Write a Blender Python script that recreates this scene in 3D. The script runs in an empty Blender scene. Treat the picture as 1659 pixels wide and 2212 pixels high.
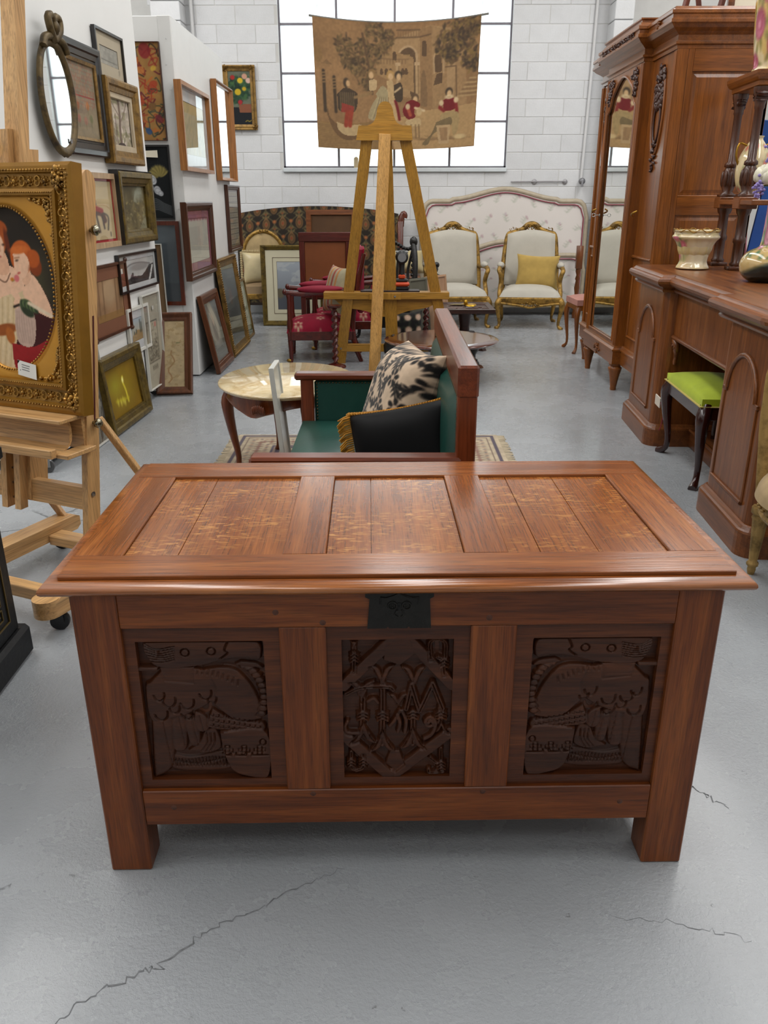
import bpy, math, random
import numpy as np
from mathutils import Vector, Matrix

PI = math.pi
S = bpy.context.scene
COL = S.collection
rng = random.Random(7)

# ------------------------------------------------------------------ camera, world, lights, exposure
cam_d = bpy.data.cameras.new('camera')
cam = bpy.data.objects.new('camera', cam_d)
COL.objects.link(cam)
cam.location = (0, 0, 1.3)
cam.rotation_mode = 'XYZ'
cam.rotation_euler = (PI / 2 - .3722, .0008, .0057)
cam_d.sensor_fit = 'AUTO'
cam_d.sensor_width = 36
cam_d.lens = 1735.8 / 2212 * 36
cam_d.clip_start = .05
S.camera = cam
S.view_settings.view_transform = 'Standard'
S.view_settings.look = 'None'
S.view_settings.gamma = 1
S.view_settings.use_curve_mapping = False
S.view_settings.exposure = 0.0

world = bpy.data.worlds.new('overcast_sky')
S.world = world
world.use_nodes = True
wn = world.node_tree
bg = wn.nodes['Background']
bg.inputs[0].default_value = (.93, .97, 1, 1)
bg.inputs[1].default_value = 3.2


def area(name, loc, sx, sy, power, rot=(0, 0, 0), col=(1, .985, .965)):
    d = bpy.data.lights.new(name, 'AREA')
    d.shape = 'RECTANGLE'
    d.size, d.size_y = sx, sy
    d.energy = power
    d.color = col
    o = bpy.data.objects.new(name, d)
    o.location = loc
    o.rotation_euler = rot
    COL.objects.link(o)
    return o


# rows of ceiling skylights
area('skylight_left', (-2.9, 4.2, 4.55), .9, 9, 225)
area('skylight_middle', (.1, 5.4, 4.55), .7, 7, 118)
area('skylight_right', (3.1, 4.2, 4.55), .9, 9, 225)
area('skylight_rear', (0, -1.8, 4.5), 5, 1.2, 45)


# ------------------------------------------------------------------ materials
def lin(h):
    if not isinstance(h, str):
        return tuple(h)
    h = h.lstrip('#')
    c = [int(h[i:i + 2], 16) / 255 for i in (0, 2, 4)]
    return tuple(x / 12.92 if x <= .04045 else ((x + .055) / 1.055) ** 2.4 for x in c)


def newmat(name):
    m = bpy.data.materials.new(name)
    m.use_nodes = True
    t = m.node_tree
    return m, t, t.nodes['Principled BSDF'], t.nodes, t.links


def coords(N, L, scale=(1, 1, 1), kind='Object'):
    tc = N.new('ShaderNodeTexCoord')
    mp = N.new('ShaderNodeMapping')
    mp.inputs['Scale'].default_value = scale
    L.new(tc.outputs[kind], mp.inputs[0])
    return mp.outputs[0]


def noise(N, L, vec, scale, detail=4, rough=.55, dist=0):
    n = N.new('ShaderNodeTexNoise')
    n.inputs['Scale'].default_value = scale
    n.inputs['Detail'].default_value = detail
    n.inputs['Roughness'].default_value = rough
    n.inputs['Distortion'].default_value = dist
    L.new(vec, n.inputs['Vector'])
    return n.outputs['Fac']


def ramp(N, L, fac, stops):
    r = N.new('ShaderNodeValToRGB')
    e = r.color_ramp.elements
    while len(e) < len(stops):
        e.new(.5)
    for i, (p, c) in enumerate(stops):
        e[i].position = p
        e[i].color = (*lin(c), 1) if not isinstance(c, (int, float)) else (c, c, c, 1)
    L.new(fac, r.inputs[0])
    return r.outputs[0]


def mixc(N, L, a, b, fac, mode='MIX'):
    m = N.new('ShaderNodeMix')
    m.data_type = 'RGBA'
    m.blend_type = mode
    for s, v in ((m.inputs[0], fac), (m.inputs[6], a), (m.inputs[7], b)):
        if hasattr(v, 'is_linked'):
            L.new(v, s)
        elif isinstance(v, (int, float)):
            s.default_value = v if s == m.inputs[0] else (v, v, v, 1)
        else:
            s.default_value = (*lin(v), 1)
    return m.outputs[2]


def bump(N, L, P, h, strength=.2, dist=.01):
    b = N.new('ShaderNodeBump')
    b.inputs['Strength'].default_value = strength
    b.inputs['Distance'].default_value = dist
    L.new(h, b.inputs['Height'])
    L.new(b.outputs[0], P.inputs['Normal'])


_M = {}


def plain(name, c, rough=.5, metal=0, var=.12, vs=8, bmp=0, bs=60, coat=0, spec=.5):
    """a solid material with a little procedural mottling"""
    if name in _M:
        return _M[name]
    m, t, P, N, L = newmat(name)
    v = coords(N, L)
    n = noise(N, L, v, vs)
    c = lin(c)
    a = tuple(max(0, x * (1 - var)) for x in c)
    b = tuple(min(1, x * (1 + var)) for x in c)
    L.new(ramp(N, L, n, [(.3, a), (.7, b)]), P.inputs['Base Color'])
    P.inputs['Roughness'].default_value = rough
    P.inputs['Metallic'].default_value = metal
    P.inputs['Coat Weight'].default_value = coat
    P.inputs['Coat Roughness'].default_value = .12
    P.inputs['Specular IOR Level'].default_value = spec
    if bmp:
        bump(N, L, P, noise(N, L, v, bs, 3), bmp, .004)
    _M[name] = m
    return m


def wood(name, dark, light, axis='x', rough=.34, coat=.1, scale=1, fleck=None, mid=None, bmp=.12, spec=.35):
    key = name + '_' + axis
    if key in _M:
        return _M[key]
    m, t, P, N, L = newmat(key)
    i = 'xyz'.index(axis)
    s1 = [24 * scale] * 3
    s1[i] = 1.4 * scale
    s2 = [170 * scale] * 3
    s2[i] = 6 * scale
    s3 = [420 * scale] * 3
    s3[i] = 13 * scale
    n1 = noise(N, L, coords(N, L, s1), 1, 5, .6, .6)
    n2 = noise(N, L, coords(N, L, s2), 1, 3, .6)
    n3 = noise(N, L, coords(N, L, s3), 1, 2, .5)
    stops = [(.2, dark), (.78, light)] if mid is None else [(.2, dark), (.5, mid), (.8, light)]
    c = ramp(N, L, n1, stops)
    c = mixc(N, L, c, ramp(N, L, n2, [(.3, .6), (.6, 1.0)]), .7, 'MULTIPLY')
    c = mixc(N, L, c, ramp(N, L, n3, [(.36, .5), (.5, 1.0)]), .6, 'MULTIPLY')
    if fleck:
        j = (i + 1) % 3 if i != 2 else 0
        sf = [26.0, 26.0, 26.0]
        sf[i] = 95
        f = noise(N, L, coords(N, L, sf), 1, 2.5, .5, 1.6)
        f2 = noise(N, L, coords(N, L, (6, 6, 6)), 1, 2)
        k = N.new('ShaderNodeMath')
        k.operation = 'MULTIPLY'
        L.new(ramp(N, L, f, [(.53, 0.0), (.66, 1.0)]), k.inputs[0])
        L.new(ramp(N, L, f2, [(.38, 0.0), (.6, 1.0)]), k.inputs[1])
        c = mixc(N, L, c, fleck, k.outputs[0])
    L.new(c, P.inputs['Base Color'])
    P.inputs['Roughness'].default_value = rough
    P.inputs['Specular IOR Level'].default_value = spec
    P.inputs['Coat Weight'].default_value = coat
    P.inputs['Coat Roughness'].default_value = .16
    bump(N, L, P, n2, bmp, .003)
    _M[key] = m
    return m


def gilt(name='gilt', c='#a27328', dark='#4a3312', rough=.36, metal=.7, bs=90):
    if name in _M:
        return _M[name]
    m, t, P, N, L = newmat(name)
    v = coords(N, L)
    n = noise(N, L, v, 22, 5, .65)
    L.new(ramp(N, L, n, [(.32, dark), (.56, c)]), P.inputs['Base Color'])
    P.inputs['Metallic'].default_value = metal
    P.inputs['Roughness'].default_value = rough
    bump(N, L, P, noise(N, L, v, bs, 3), .35, .004)
    _M[name] = m
    return m


def paintmat(name, rough=.6, bmp=0, bs=300, coat=0, sheen=0):
    """colour taken from the painted colour attribute of the mesh"""
    if name in _M:
        return _M[name]
    m, t, P, N, L = newmat(name)
    a = N.new('ShaderNodeAttribute')
    a.attribute_name = 'Col'
    L.new(a.outputs['Color'], P.inputs['Base Color'])
    P.inputs['Roughness'].default_value = rough
    P.inputs['Specular IOR Level'].default_value = .5 if coat else .2
    P.inputs['Coat Weight'].default_value = coat
    P.inputs['Coat Roughness'].default_value = .05
    P.inputs['Sheen Weight'].default_value = sheen
    if bmp:
        bump(N, L, P, noise(N, L, coords(N, L), bs, 2), bmp, .002)
    _M[name] = m
    return m


def glassmat(name='picture_glass', rough=0.0, tint=(1, 1, 1)):
    if name in _M:
        return _M[name]
    m, t, P, N, L = newmat(name)
    N.remove(P)
    fr = N.new('ShaderNodeFresnel')
    fr.inputs[0].default_value = 1.5
    ge = N.new('ShaderNodeNewGeometry')
    bk = N.new('ShaderNodeMath')
    bk.operation = 'MULTIPLY_ADD'
    L.new(ge.outputs['Backfacing'], bk.inputs[0])
    bk.inputs[1].default_value = -1
    bk.inputs[2].default_value = 1
    fk = N.new('ShaderNodeMath')
    fk.operation = 'MULTIPLY'
    L.new(fr.outputs[0], fk.inputs[0])
    L.new(bk.outputs[0], fk.inputs[1])
    tr = N.new('ShaderNodeBsdfTransparent')
    tr.inputs[0].default_value = (*tint, 1)
    gl = N.new('ShaderNodeBsdfGlossy')
    gl.inputs['Roughness'].default_value = rough
    mx = N.new('ShaderNodeMixShader')
    L.new(fk.outputs[0], mx.inputs[0])
    L.new(tr.outputs[0], mx.inputs[1])
    L.new(gl.outputs[0], mx.inputs[2])
    L.new(mx.outputs[0], N['Material Output'].inputs[0])
    _M[name] = m
    return m


def mirrormat(name='mirror_silver', c=(.86, .88, .86), rough=.02):
    if name in _M:
        return _M[name]
    m, t, P, N, L = newmat(name)
    P.inputs['Base Color'].default_value = (*c, 1)
    P.inputs['Metallic'].default_value = 1
    P.inputs['Roughness'].default_value = rough
    _M[name] = m
    return m


# ------------------------------------------------------------------ mesh builder
class MB:
    def __init__(s):
        s.v, s.f = [], []
        s.sm = []

    def add(s, vs, fs, smooth=False, M=None):
        o = len(s.v)
        if M is not None:
            vs = [tuple(M @ Vector(p)) for p in vs]
        s.v.extend([tuple(p) for p in vs])
        s.f.extend([tuple(i + o for i in f) for f in fs])
        s.sm.extend([smooth] * len(fs))
        return s

    def box(s, lo, hi, b=.0, M=None):
        x0, y0, z0 = lo
        x1, y1, z1 = hi
        if b <= 0:
            vs = [(x, y, z) for z in (z0, z1) for y in (y0, y1) for x in (x0, x1)]
            return s.add(vs, [(0, 2, 3, 1), (4, 5, 7, 6), (0, 1, 5, 4), (2, 6, 7, 3), (0, 4, 6, 2), (1, 3, 7, 5)], False, M)
        b = min(b, (x1 - x0) / 2.01, (y1 - y0) / 2.01, (z1 - z0) / 2.01)
        vs, idx = [], {}
        for i in (0, 1):
            for j in (0, 1):
                for k in (0, 1):
                    c = ((x0, x1)[i], (y0, y1)[j], (z0, z1)[k])
                    n = (1 - 2 * i, 1 - 2 * j, 1 - 2 * k)
                    for a in range(3):
                        p = list(c)
                        for q in range(3):
                            if q != a:
                                p[q] += n[q] * b
                        idx[(i, j, k, a)] = len(vs)
                        vs.append(tuple(p))
        fs = []
        for a in range(3):
            q, r = (a + 1) % 3, (a + 2) % 3
            for e in (0, 1):
                ring = []
                for (u, w) in ((0, 0), (1, 0), (1, 1), (0, 1)):
                    k = [0, 0, 0]
                    k[a], k[q], k[r] = e, u, w
                    ring.append(idx[(*k, a)])
                fs.append(tuple(ring if e else ring[::-1]))
        for a in range(3):
            q, r = (a + 1) % 3, (a + 2) % 3
            for u in (0, 1):
                for w in (0, 1):
                    k0 = [0, 0, 0]
                    k1 = [0, 0, 0]
                    k0[a], k1[a] = 0, 1
                    k0[q] = k1[q] = u
                    k0[r] = k1[r] = w
                    ring = [idx[(*k0, q)], idx[(*k1, q)], idx[(*k1, r)], idx[(*k0, r)]]
                    fs.append(tuple(ring if (u ^ w) else ring[::-1]))
        for i in (0, 1):
            for j in (0, 1):
                for k in (0, 1):
                    tr = [idx[(i, j, k, 0)], idx[(i, j, k, 1)], idx[(i, j, k, 2)]]
                    fs.append(tuple(tr if (i + j + k) % 2 else tr[::-1]))
        return s.add(vs, fs, False, M)

    def bar(s, a, b, w, d, up=(0, 0, 1), bev=.003):
        """a box beam from a to b, w across, d along 'up'"""
        a, b = Vector(a), Vector(b)
        z = (b - a)
        ln = z.length
        z.normalize()
        y = Vector(up) - z * Vector(up).dot(z)
        y.normalize()
        x = y.cross(z)
        M = Matrix((x, y, z)).transposed().to_4x4()
        M.translation = a
        return s.box((-w / 2, -d / 2, 0), (w / 2, d / 2, ln), bev, M)

    def prism(s, pts, d0, d1, M=None, smooth=False):
        """outline in local xz, extruded along y from d0 to d1"""
        n = len(pts)
        vs = [(p[0], d0, p[1]) for p in pts] + [(p[0], d1, p[1]) for p in pts]
        ar = sum(pts[i][0] * pts[(i + 1) % n][1] - pts[(i + 1) % n][0] * pts[i][1] for i in range(n))
        fr = tuple(range(n))
        bk = tuple(range(2 * n - 1, n - 1, -1))
        sd = [((i + 1) % n, i, n + i, n + (i + 1) % n) for i in range(n)]
        if ar < 0:
            fr, bk = fr[::-1], bk[::-1]
            sd = [q[::-1] for q in sd]
        s.add(vs, [fr, bk], False, M)
        o = len(s.v) - 2 * n
        s.f.extend([tuple(i + o for i in q) for q in sd])
        s.sm.extend([smooth] * n)
        return s

    def lathe(s, prof, seg=20, M=None, fn=None):
        vs, fs = [], []
        n = len(prof)
        for i in range(seg):
            a = 2 * PI * i / seg
            for j, (r, z) in enumerate(prof):
                rr = r if fn is None else r * fn(a, j / (n - 1))
                vs.append((rr * math.cos(a), rr * math.sin(a), z))
        for i in range(seg):
            k = (i + 1) % seg
            for j in range(n - 1):
                fs.append((i * n + j, k * n + j, k * n + j + 1, i * n + j + 1))
        fs.append(tuple(i * n for i in range(seg))[::-1])
        fs.append(tuple(i * n + n - 1 for i in range(seg)))
        return s.add(vs, fs, True, M)

    def tube(s, pts, rad, seg=8, closed=False, M=None, flat=1.0, up=None):
        P = [Vector(p) for p in pts]
        n = len(P)
        R = rad if isinstance(rad, (list, tuple)) else [rad] * n
        vs, fs = [], []
        prev = Vector(up) if up else None
        for i in range(n):
            if closed:
                t = P[(i + 1) % n] - P[i - 1]
            else:
                t = P[min(i + 1, n - 1)] - P[max(i - 1, 0)]
            t.normalize()
            if prev is None:
                prev = Vector((0, 0, 1)) if abs(t.z) < .9 else Vector((1, 0, 0))
            y = prev - t * prev.dot(t)
            if y.length < 1e-6:
                y = t.orthogonal()
            y.normalize()
            if not up:
                prev = y
            x = t.cross(y)
            for k in range(seg):
                a = 2 * PI * k / seg
                vs.append(P[i] + (x * math.cos(a) + y * math.sin(a) * flat) * R[i])
        for i in range(n if closed else n - 1):
            j = (i + 1) % n
            for k in range(seg):
                l = (k + 1) % seg
                fs.append((i * seg + k, j * seg + k, j * seg + l, i * seg + l)[::-1])
        if not closed:
            fs.append(tuple(range(seg))[::-1])
            fs.append(tuple((n - 1) * seg + k for k in range(seg)))
        return s.add(vs, fs, True, M)

    def ell(s, c, r, seg=8, rings=6, M=None):
        vs, fs = [], []
        for j in range(rings + 1):
            b = PI * j / rings - PI / 2
            for i in range(seg):
                a = 2 * PI * i / seg
                vs.append((c[0] + r[0] * math.cos(a) * math.cos(b), c[1] + r[1] * math.sin(a) * math.cos(b), c[2] + r[2] * math.sin(b)))
        for j in range(rings):
            for i in range(seg):
                k = (i + 1) % seg
                fs.append((j * seg + i, j * seg + k, (j + 1) * seg + k, (j + 1) * seg + i))
        return s.add(vs, fs, True, M)

    def grid(s, fn, nx, ny, smooth=True, M=None):
        vs = [fn(i / (nx - 1), j / (ny - 1)) for j in range(ny) for i in range(nx)]
        fs = [(j * nx + i, j * nx + i + 1, (j + 1) * nx + i + 1, (j + 1) * nx + i) for j in range(ny - 1) for i in range(nx - 1)]
        return s.add(vs, fs, smooth, M)

    def frame(s, w, h, prof, z0=0):
        """rectangular mitred frame standing in xz (front towards -y), prof = [(inset, y)...], closed back"""
        vs, fs = [], []
        n = len(prof)
        for (ins, y) in prof:
            for (x, z) in ((-w / 2 + ins, z0 + ins), (w / 2 - ins, z0 + ins), (w / 2 - ins, z0 + h - ins), (-w / 2 + ins, z0 + h - ins)):
                vs.append((x, y, z))
        for j in range(n):
            k = (j + 1) % n
            for i in range(4):
                l = (i + 1) % 4
                fs.append((j * 4 + i, j * 4 + l, k * 4 + l, k * 4 + i))
        return s.add(vs, fs, False)

    def cushion(s, w, h, t, n=14, M=None, pinch=.12):
        """pillow in xz, thickness along y"""
        for sg in (-1, 1):
            def fn(u, v, sg=sg):
                a, b = u * 2 - 1, v * 2 - 1
                e = (1 - a ** 4) * (1 - b ** 4)
                px = a * w / 2 * (1 - pinch * (1 - b * b) * a * a)
                pz = b * h / 2 * (1 - pinch * (1 - a * a) * b * b)
                return (px, sg * t / 2 * max(e, 0) ** .55, pz)
            g = MB().grid(fn, n, n)
            if sg > 0:
                g.f = [q[::-1] for q in g.f]
            s.add(g.v, g.f, True, M)
        return s

    def build(s, name, m, parent=None, col=None, sharp=1.15):
        me = bpy.data.meshes.new(name)
        me.from_pydata(s.v, [], s.f)
        me.polygons.foreach_set('use_smooth', s.sm)
        me.materials.append(m)
        if sharp is not None and col is None and any(s.sm):
            me.set_sharp_from_angle(angle=sharp)
        if col is not None:
            a = me.color_attributes.new('Col', 'FLOAT_COLOR', 'POINT')
            a.data.foreach_set('color', col.astype(np.float32).ravel())
        o = bpy.data.objects.new(name, me)
        COL.objects.link(o)
        if parent is not None:
            o.parent = parent
        return o


def fix_normals(o):
    import bmesh
    b = bmesh.new()
    b.from_mesh(o.data)
    bmesh.ops.recalc_face_normals(b, faces=b.faces)
    b.to_mesh(o.data)
    b.free()
    return o


def thing(name, label, cat, loc=(0, 0, 0), rz=0, group=None, rx=0):
    o = bpy.data.objects.new(name, None)
    o.empty_display_size = .1
    COL.objects.link(o)
    o.location = loc
    o.rotation_euler = (rx, 0, rz)
    o['label'] = label
    o['category'] = cat
    if group:
        o['group'] = group
    return o


def tag(o, label, cat, group=None, kind=None):
    o['label'] = label
    o['category'] = cat
    if group:
        o['group'] = group
    if kind:
        o['kind'] = kind
    return o


def struct(o):
    o['kind'] = 'structure'
    return o


def kids(o):
    return [c for c in COL.objects if c.parent == o]


def dup(o, loc=None, rz=None, parent=None, label=None):
    c = o.copy()
    COL.objects.link(c)
    if parent is not None:
        c.parent = parent
    for ch in kids(o):
        dup(ch, parent=c)
    if loc is not None:
        c.location = loc
    if rz is not None:
        c.rotation_euler[2] = rz
    if label:
        c['label'] = label
    return c


def T(x=0, y=0, z=0, rx=0, ry=0, rz=0):
    return Matrix.Translation((x, y, z)) @ Matrix.Rotation(rz, 4, 'Z') @ Matrix.Rotation(ry, 4, 'Y') @ Matrix.Rotation(rx, 4, 'X')


def ss(u):
    return u * u * (3 - 2 * u)


def lerp(a, b, t):
    return a + (b - a) * t


def curve(pts, n):
    """Catmull-Rom through points (tuples of any length), n samples"""
    P = [np.array(p, float) for p in pts]
    P = [2 * P[0] - P[1]] + P + [2 * P[-1] - P[-2]]
    out = []
    m = len(P) - 3
    for i in range(n):
        t = i / (n - 1) * m
        k = min(int(t), m - 1)
        t -= k
        a, b, c, d = P[k:k + 4]
        out.append(tuple(.5 * (2 * b + (c - a) * t + (2 * a - 5 * b + 4 * c - d) * t * t + (3 * b - a - 3 * c + d) * t ** 3)))
    return out


# ------------------------------------------------------------------ painting on a grid (colours or relief heights)
def fbm(nx, ny, cells, seed, octv=4, asp=1.0):
    r = np.random.RandomState(seed)
    out = np.zeros((ny, nx))
    amp, tot = 1.0, 0
    for o in range(octv):
        cx, cy = max(2, int(cells * 2 ** o)), max(2, int(cells * asp * 2 ** o))
        g = r.rand(cy + 2, cx + 2)
        xs, ys = np.linspace(0, cx, nx), np.linspace(0, cy, ny)
        xi, yi = xs.astype(int), ys.astype(int)
        fx, fy = xs - xi, ys - yi
        fx, fy = fx * fx * (3 - 2 * fx), fy * fy * (3 - 2 * fy)
        a = g[np.ix_(yi, xi)] * (1 - fx) + g[np.ix_(yi, xi + 1)] * fx
        b = g[np.ix_(yi + 1, xi)] * (1 - fx) + g[np.ix_(yi + 1, xi + 1)] * fx
        out += amp * (a * (1 - fy[:, None]) + b * fy[:, None])
        tot += amp
        amp *= .5
    return out / tot - .5


def hexc(c):
    if isinstance(c, str):
        c = c.lstrip('#')
        return np.array([int(c[i:i + 2], 16) / 255 for i in (0, 2, 4)])
    return np.array(c, float)


class Art:
    def __init__(s, nx, ny, bg, w=1.0, h=1.0):
        s.nx, s.ny, s.w, s.h = nx, ny, w, h
        s.X, s.Y = np.meshgrid(np.linspace(0, w, nx), np.linspace(0, h, ny))
        bg = hexc(bg)
        s.a = np.ones((ny, nx, max(1, bg.size))) * bg
        s.px = max(w / nx, h / ny)

    def mix(s, m, c, al=1):
        m = (m * al)[..., None]
        s.a = s.a * (1 - m) + hexc(c) * m
        return s

    def sd(s, d, c, al=1, soft=None):
        soft = soft or s.px
        return s.mix(np.clip(.5 - d / (2 * soft), 0, 1), c, al)

    def edist(s, cx, cy, rx, ry, rot=0):
        c, n = math.cos(rot), math.sin(rot)
        x, y = s.X - cx, s.Y - cy
        q = np.sqrt(((x * c + y * n) / rx) ** 2 + ((-x * n + y * c) / ry) ** 2)
        return (q - 1) * min(rx, ry)

    def ell(s, cx, cy, rx, ry, c, rot=0, al=1, soft=None):
        return s.sd(s.edist(cx, cy, rx, ry, rot), c, al, soft)

    def ring(s, cx, cy, rx, ry, wd, c, rot=0, al=1):
        return s.sd(np.abs(s.edist(cx, cy, rx, ry, rot)) - wd / 2, c, al)

    def inside(s, pts):
        m = np.zeros(s.X.shape, bool)
        n = len(pts)
        for i in range(n):
            x0, y0 = pts[i]
            x1, y1 = pts[(i + 1) % n]
            if y0 == y1:
                continue
            m ^= ((s.Y >= min(y0, y1)) & (s.Y < max(y0, y1)) & (s.X < (x1 - x0) * (s.Y - y0) / (y1 - y0) + x0))
        return m

    def poly(s, pts, c, al=1):
        return s.mix(s.inside(pts).astype(float), c, al)

    def rect(s, x0, y0, x1, y1, c, al=1):
        return s.mix(((s.X >= x0) & (s.X <= x1) & (s.Y >= y0) & (s.Y <= y1)).astype(float), c, al)

    def ldist(s, pts, closed=False):
        d = np.full(s.X.shape, 1e9)
        n = len(pts)
        for i in range(n if closed else n - 1):
            (x0, y0), (x1, y1) = pts[i], pts[(i + 1) % n]
            dx, dy = x1 - x0, y1 - y0
            l2 = dx * dx + dy * dy + 1e-12
            t = np.clip(((s.X - x0) * dx + (s.Y - y0) * dy) / l2, 0, 1)
            d = np.minimum(d, np.hypot(s.X - x0 - t * dx, s.Y - y0 - t * dy))
        return d

    def line(s, pts, wd, c, al=1, soft=None, closed=False):
        return s.sd(s.ldist(pts, closed) - wd / 2, c, al, soft)

    def grad(s, c0, c1, p=1, al=1):
        t = (s.Y / s.h) ** p
        a = hexc(c0) * (1 - t[..., None]) + hexc(c1) * t[..., None]
        s.a = s.a * (1 - al) + a * al
        return s

    def mott(s, amp=.1, cells=6, seed=1, octv=4):
        s.a = s.a * (1 + amp * 2 * fbm(s.nx, s.ny, cells, seed, octv, s.h / s.w)[..., None])
        return s

    def blob(s, cells, thr, c, seed, al=1, m=None, octv=4):
        k = np.clip((fbm(s.nx, s.ny, cells, seed, octv, s.h / s.w) - thr) * 14, 0, 1)
        if m is not None:
            k = k * m
        return s.mix(k, c, al)

    def leaves(s, pts, r, cols, n, seed):
        rr = random.Random(seed)
        for (x, y, R) in pts:
            for _ in range(n):
                a, d = rr.random() * 6.283, R * math.sqrt(rr.random())
                s.ell(x + d * math.cos(a), y + d * math.sin(a), r * rr.uniform(.7, 1.3), r * rr.uniform(.35, .6), rr.choice(cols), rr.random() * 3.14, .85)
        return s

    def text(s, x, y, w, h, c, seed=0, rows=3, al=.8):
        """illegible small print"""
        rr = random.Random(seed)
        for k in range(rows):
            yy = y - k * h
            xx = x
            while xx < x + w * (1 if k < rows - 1 else .6):
                ww = rr.uniform(.03, .1) * w
                s.line([(xx, yy), (min(xx + ww, x + w), yy)], h * .3, c, al)
                xx += ww + .025 * w
        return s

    def cols(s):
        a = np.clip(s.a, 0, 1)
        a = np.where(a <= .04045, a / 12.92, ((a + .055) / 1.055) ** 2.4)
        return np.concatenate([a, np.ones(a.shape[:2] + (1,))], 2).reshape(-1, 4)


def canvas(name, art, w, h, m, parent, y=0, z0=0, x0=None, fn=None):
    x0 = -w / 2 if x0 is None else x0
    mb = MB().grid(fn or (lambda u, v: (x0 + u * w, y, z0 + v * h)), art.nx, art.ny, smooth=fn is not None)
    return mb.build(name, m, parent, art.cols())


# shared materials
OAK = ('oak', '#452008', '#a5652e')
MAHOG = ('mahogany', '#3a1508', '#78341c')
WALNUT = ('walnut', '#47230e', '#92562a')
BEECH = ('beech', '#b88852', '#dcb27c')
PINEY = ('golden_pine', '#9c6c1c', '#b98a38')
ARM = ('armoire_oak', '#54290a', '#9c5a1e')
GILT = gilt()
BRASS = plain('brass', '#b08a45', .3, 1, .1)
BLACKP = plain('black_plastic', '#17181a', .4, 0, .1)
STEEL = plain('steel', '#9a9a98', .28, 1, .06)
WHITEP = plain('white_board', '#dcdcda', .6, 0, .02, 2)
PAINT = paintmat('painted_picture', .55)
FAB = paintmat('printed_fabric', .85, .25, 500, 0, .15)
CREAM = plain('cream_card', '#d9d2bd', .7, 0, .03)
EBON = plain('ebony_carving', '#0f0d0c', .3, 0, .3, 30, .5, 70)
GLASS = glassmat()
MIRROR = mirrormat()

# ------------------------------------------------------------------ the room
def floormat():
    m, t, P, N, L = newmat('painted_concrete')
    v = coords(N, L)
    big = noise(N, L, v, .8, 4)
    mid = noise(N, L, v, 5, 5, .6)
    fine = noise(N, L, v, 95, 4, .7)
    c = ramp(N, L, big, [(.3, '#95999d'), (.7, '#9ea2a6')])
    c = mixc(N, L, c, ramp(N, L, mid, [(.3, .95), (.7, 1.03)]), 1, 'MULTIPLY')
    # long worn cracks
    wv = N.new('ShaderNodeTexVoronoi')
    wv.feature = 'DISTANCE_TO_EDGE'
    wv.inputs['Scale'].default_value = .45
    ds = N.new('ShaderNodeVectorMath')
    ds.operation = 'MULTIPLY_ADD'
    nz = N.new('ShaderNodeTexNoise')
    nz.inputs['Scale'].default_value = 3.5
    nz.inputs['Detail'].default_value = 6
    L.new(v, nz.inputs['Vector'])
    L.new(nz.outputs['Color'], ds.inputs[0])
    ds.inputs[1].default_value = (.3, .3, .3)
    L.new(v, ds.inputs[2])
    L.new(ds.outputs[0], wv.inputs['Vector'])
    crack = ramp(N, L, wv.outputs['Distance'], [(0.0, 1.0), (.0032, 0.0)])
    brk = ramp(N, L, noise(N, L, v, 1.1, 2), [(.62, 0.0), (.68, 1.0)])
    k = N.new('ShaderNodeMath')
    k.operation = 'MULTIPLY'
    L.new(crack, k.inputs[0])
    L.new(brk, k.inputs[1])
    c = mixc(N, L, c, '#5e6164', k.outputs[0])
    chips = ramp(N, L, noise(N, L, v, 16, 6, .7), [(.67, 0.0), (.71, 1.0)])
    c = mixc(N, L, c, '#85878a', chips)
    L.new(c, P.inputs['Base Color'])
    L.new(ramp(N, L, mid, [(.35, .2), (.7, .36)]), P.inputs['Roughness'])
    P.inputs['Coat Weight'].default_value = .35
    P.inputs['Coat Roughness'].default_value = .16
    h = mixc(N, L, fine, mid, .45)
    h = mixc(N, L, h, 0.0, k.outputs[0])
    h = mixc(N, L, h, .1, chips)
    bump(N, L, P, h, .75, .007)
    return m


def blockmat():
    m, t, P, N, L = newmat('white_painted_block')
    v = coords(N, L, kind='Object')
    n = noise(N, L, v, 3, 4)
    f = noise(N, L, v, 55, 5, .7)
    oi = N.new('ShaderNodeObjectInfo')
    c = ramp(N, L, n, [(.3, '#cccdce'), (.7, '#d9dadc')])
    c = mixc(N, L, c, ramp(N, L, oi.outputs['Random'], [(0.0, .95), (1.0, 1.03)]), 1, 'MULTIPLY')
    pits = ramp(N, L, f, [(.2, 0.0), (.3, 1.0)])
    L.new(mixc(N, L, '#b7b6b2', c, pits), P.inputs['Base Color'])
    P.inputs['Roughness'].default_value = .55
    bump(N, L, P, f, .5, .006)
    return m


BLOCK = blockmat()
MORTAR = plain('white_mortar', '#c4c3c0', .8, 0, .05)
fl = MB().box((-4.2, -3.5, -.1), (4.2, 10.2, 0)).build('floor', floormat())
struct(fl)
CRK = plain('crack_dark', '#6d6f72', .8, 0, .3, 60)


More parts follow.
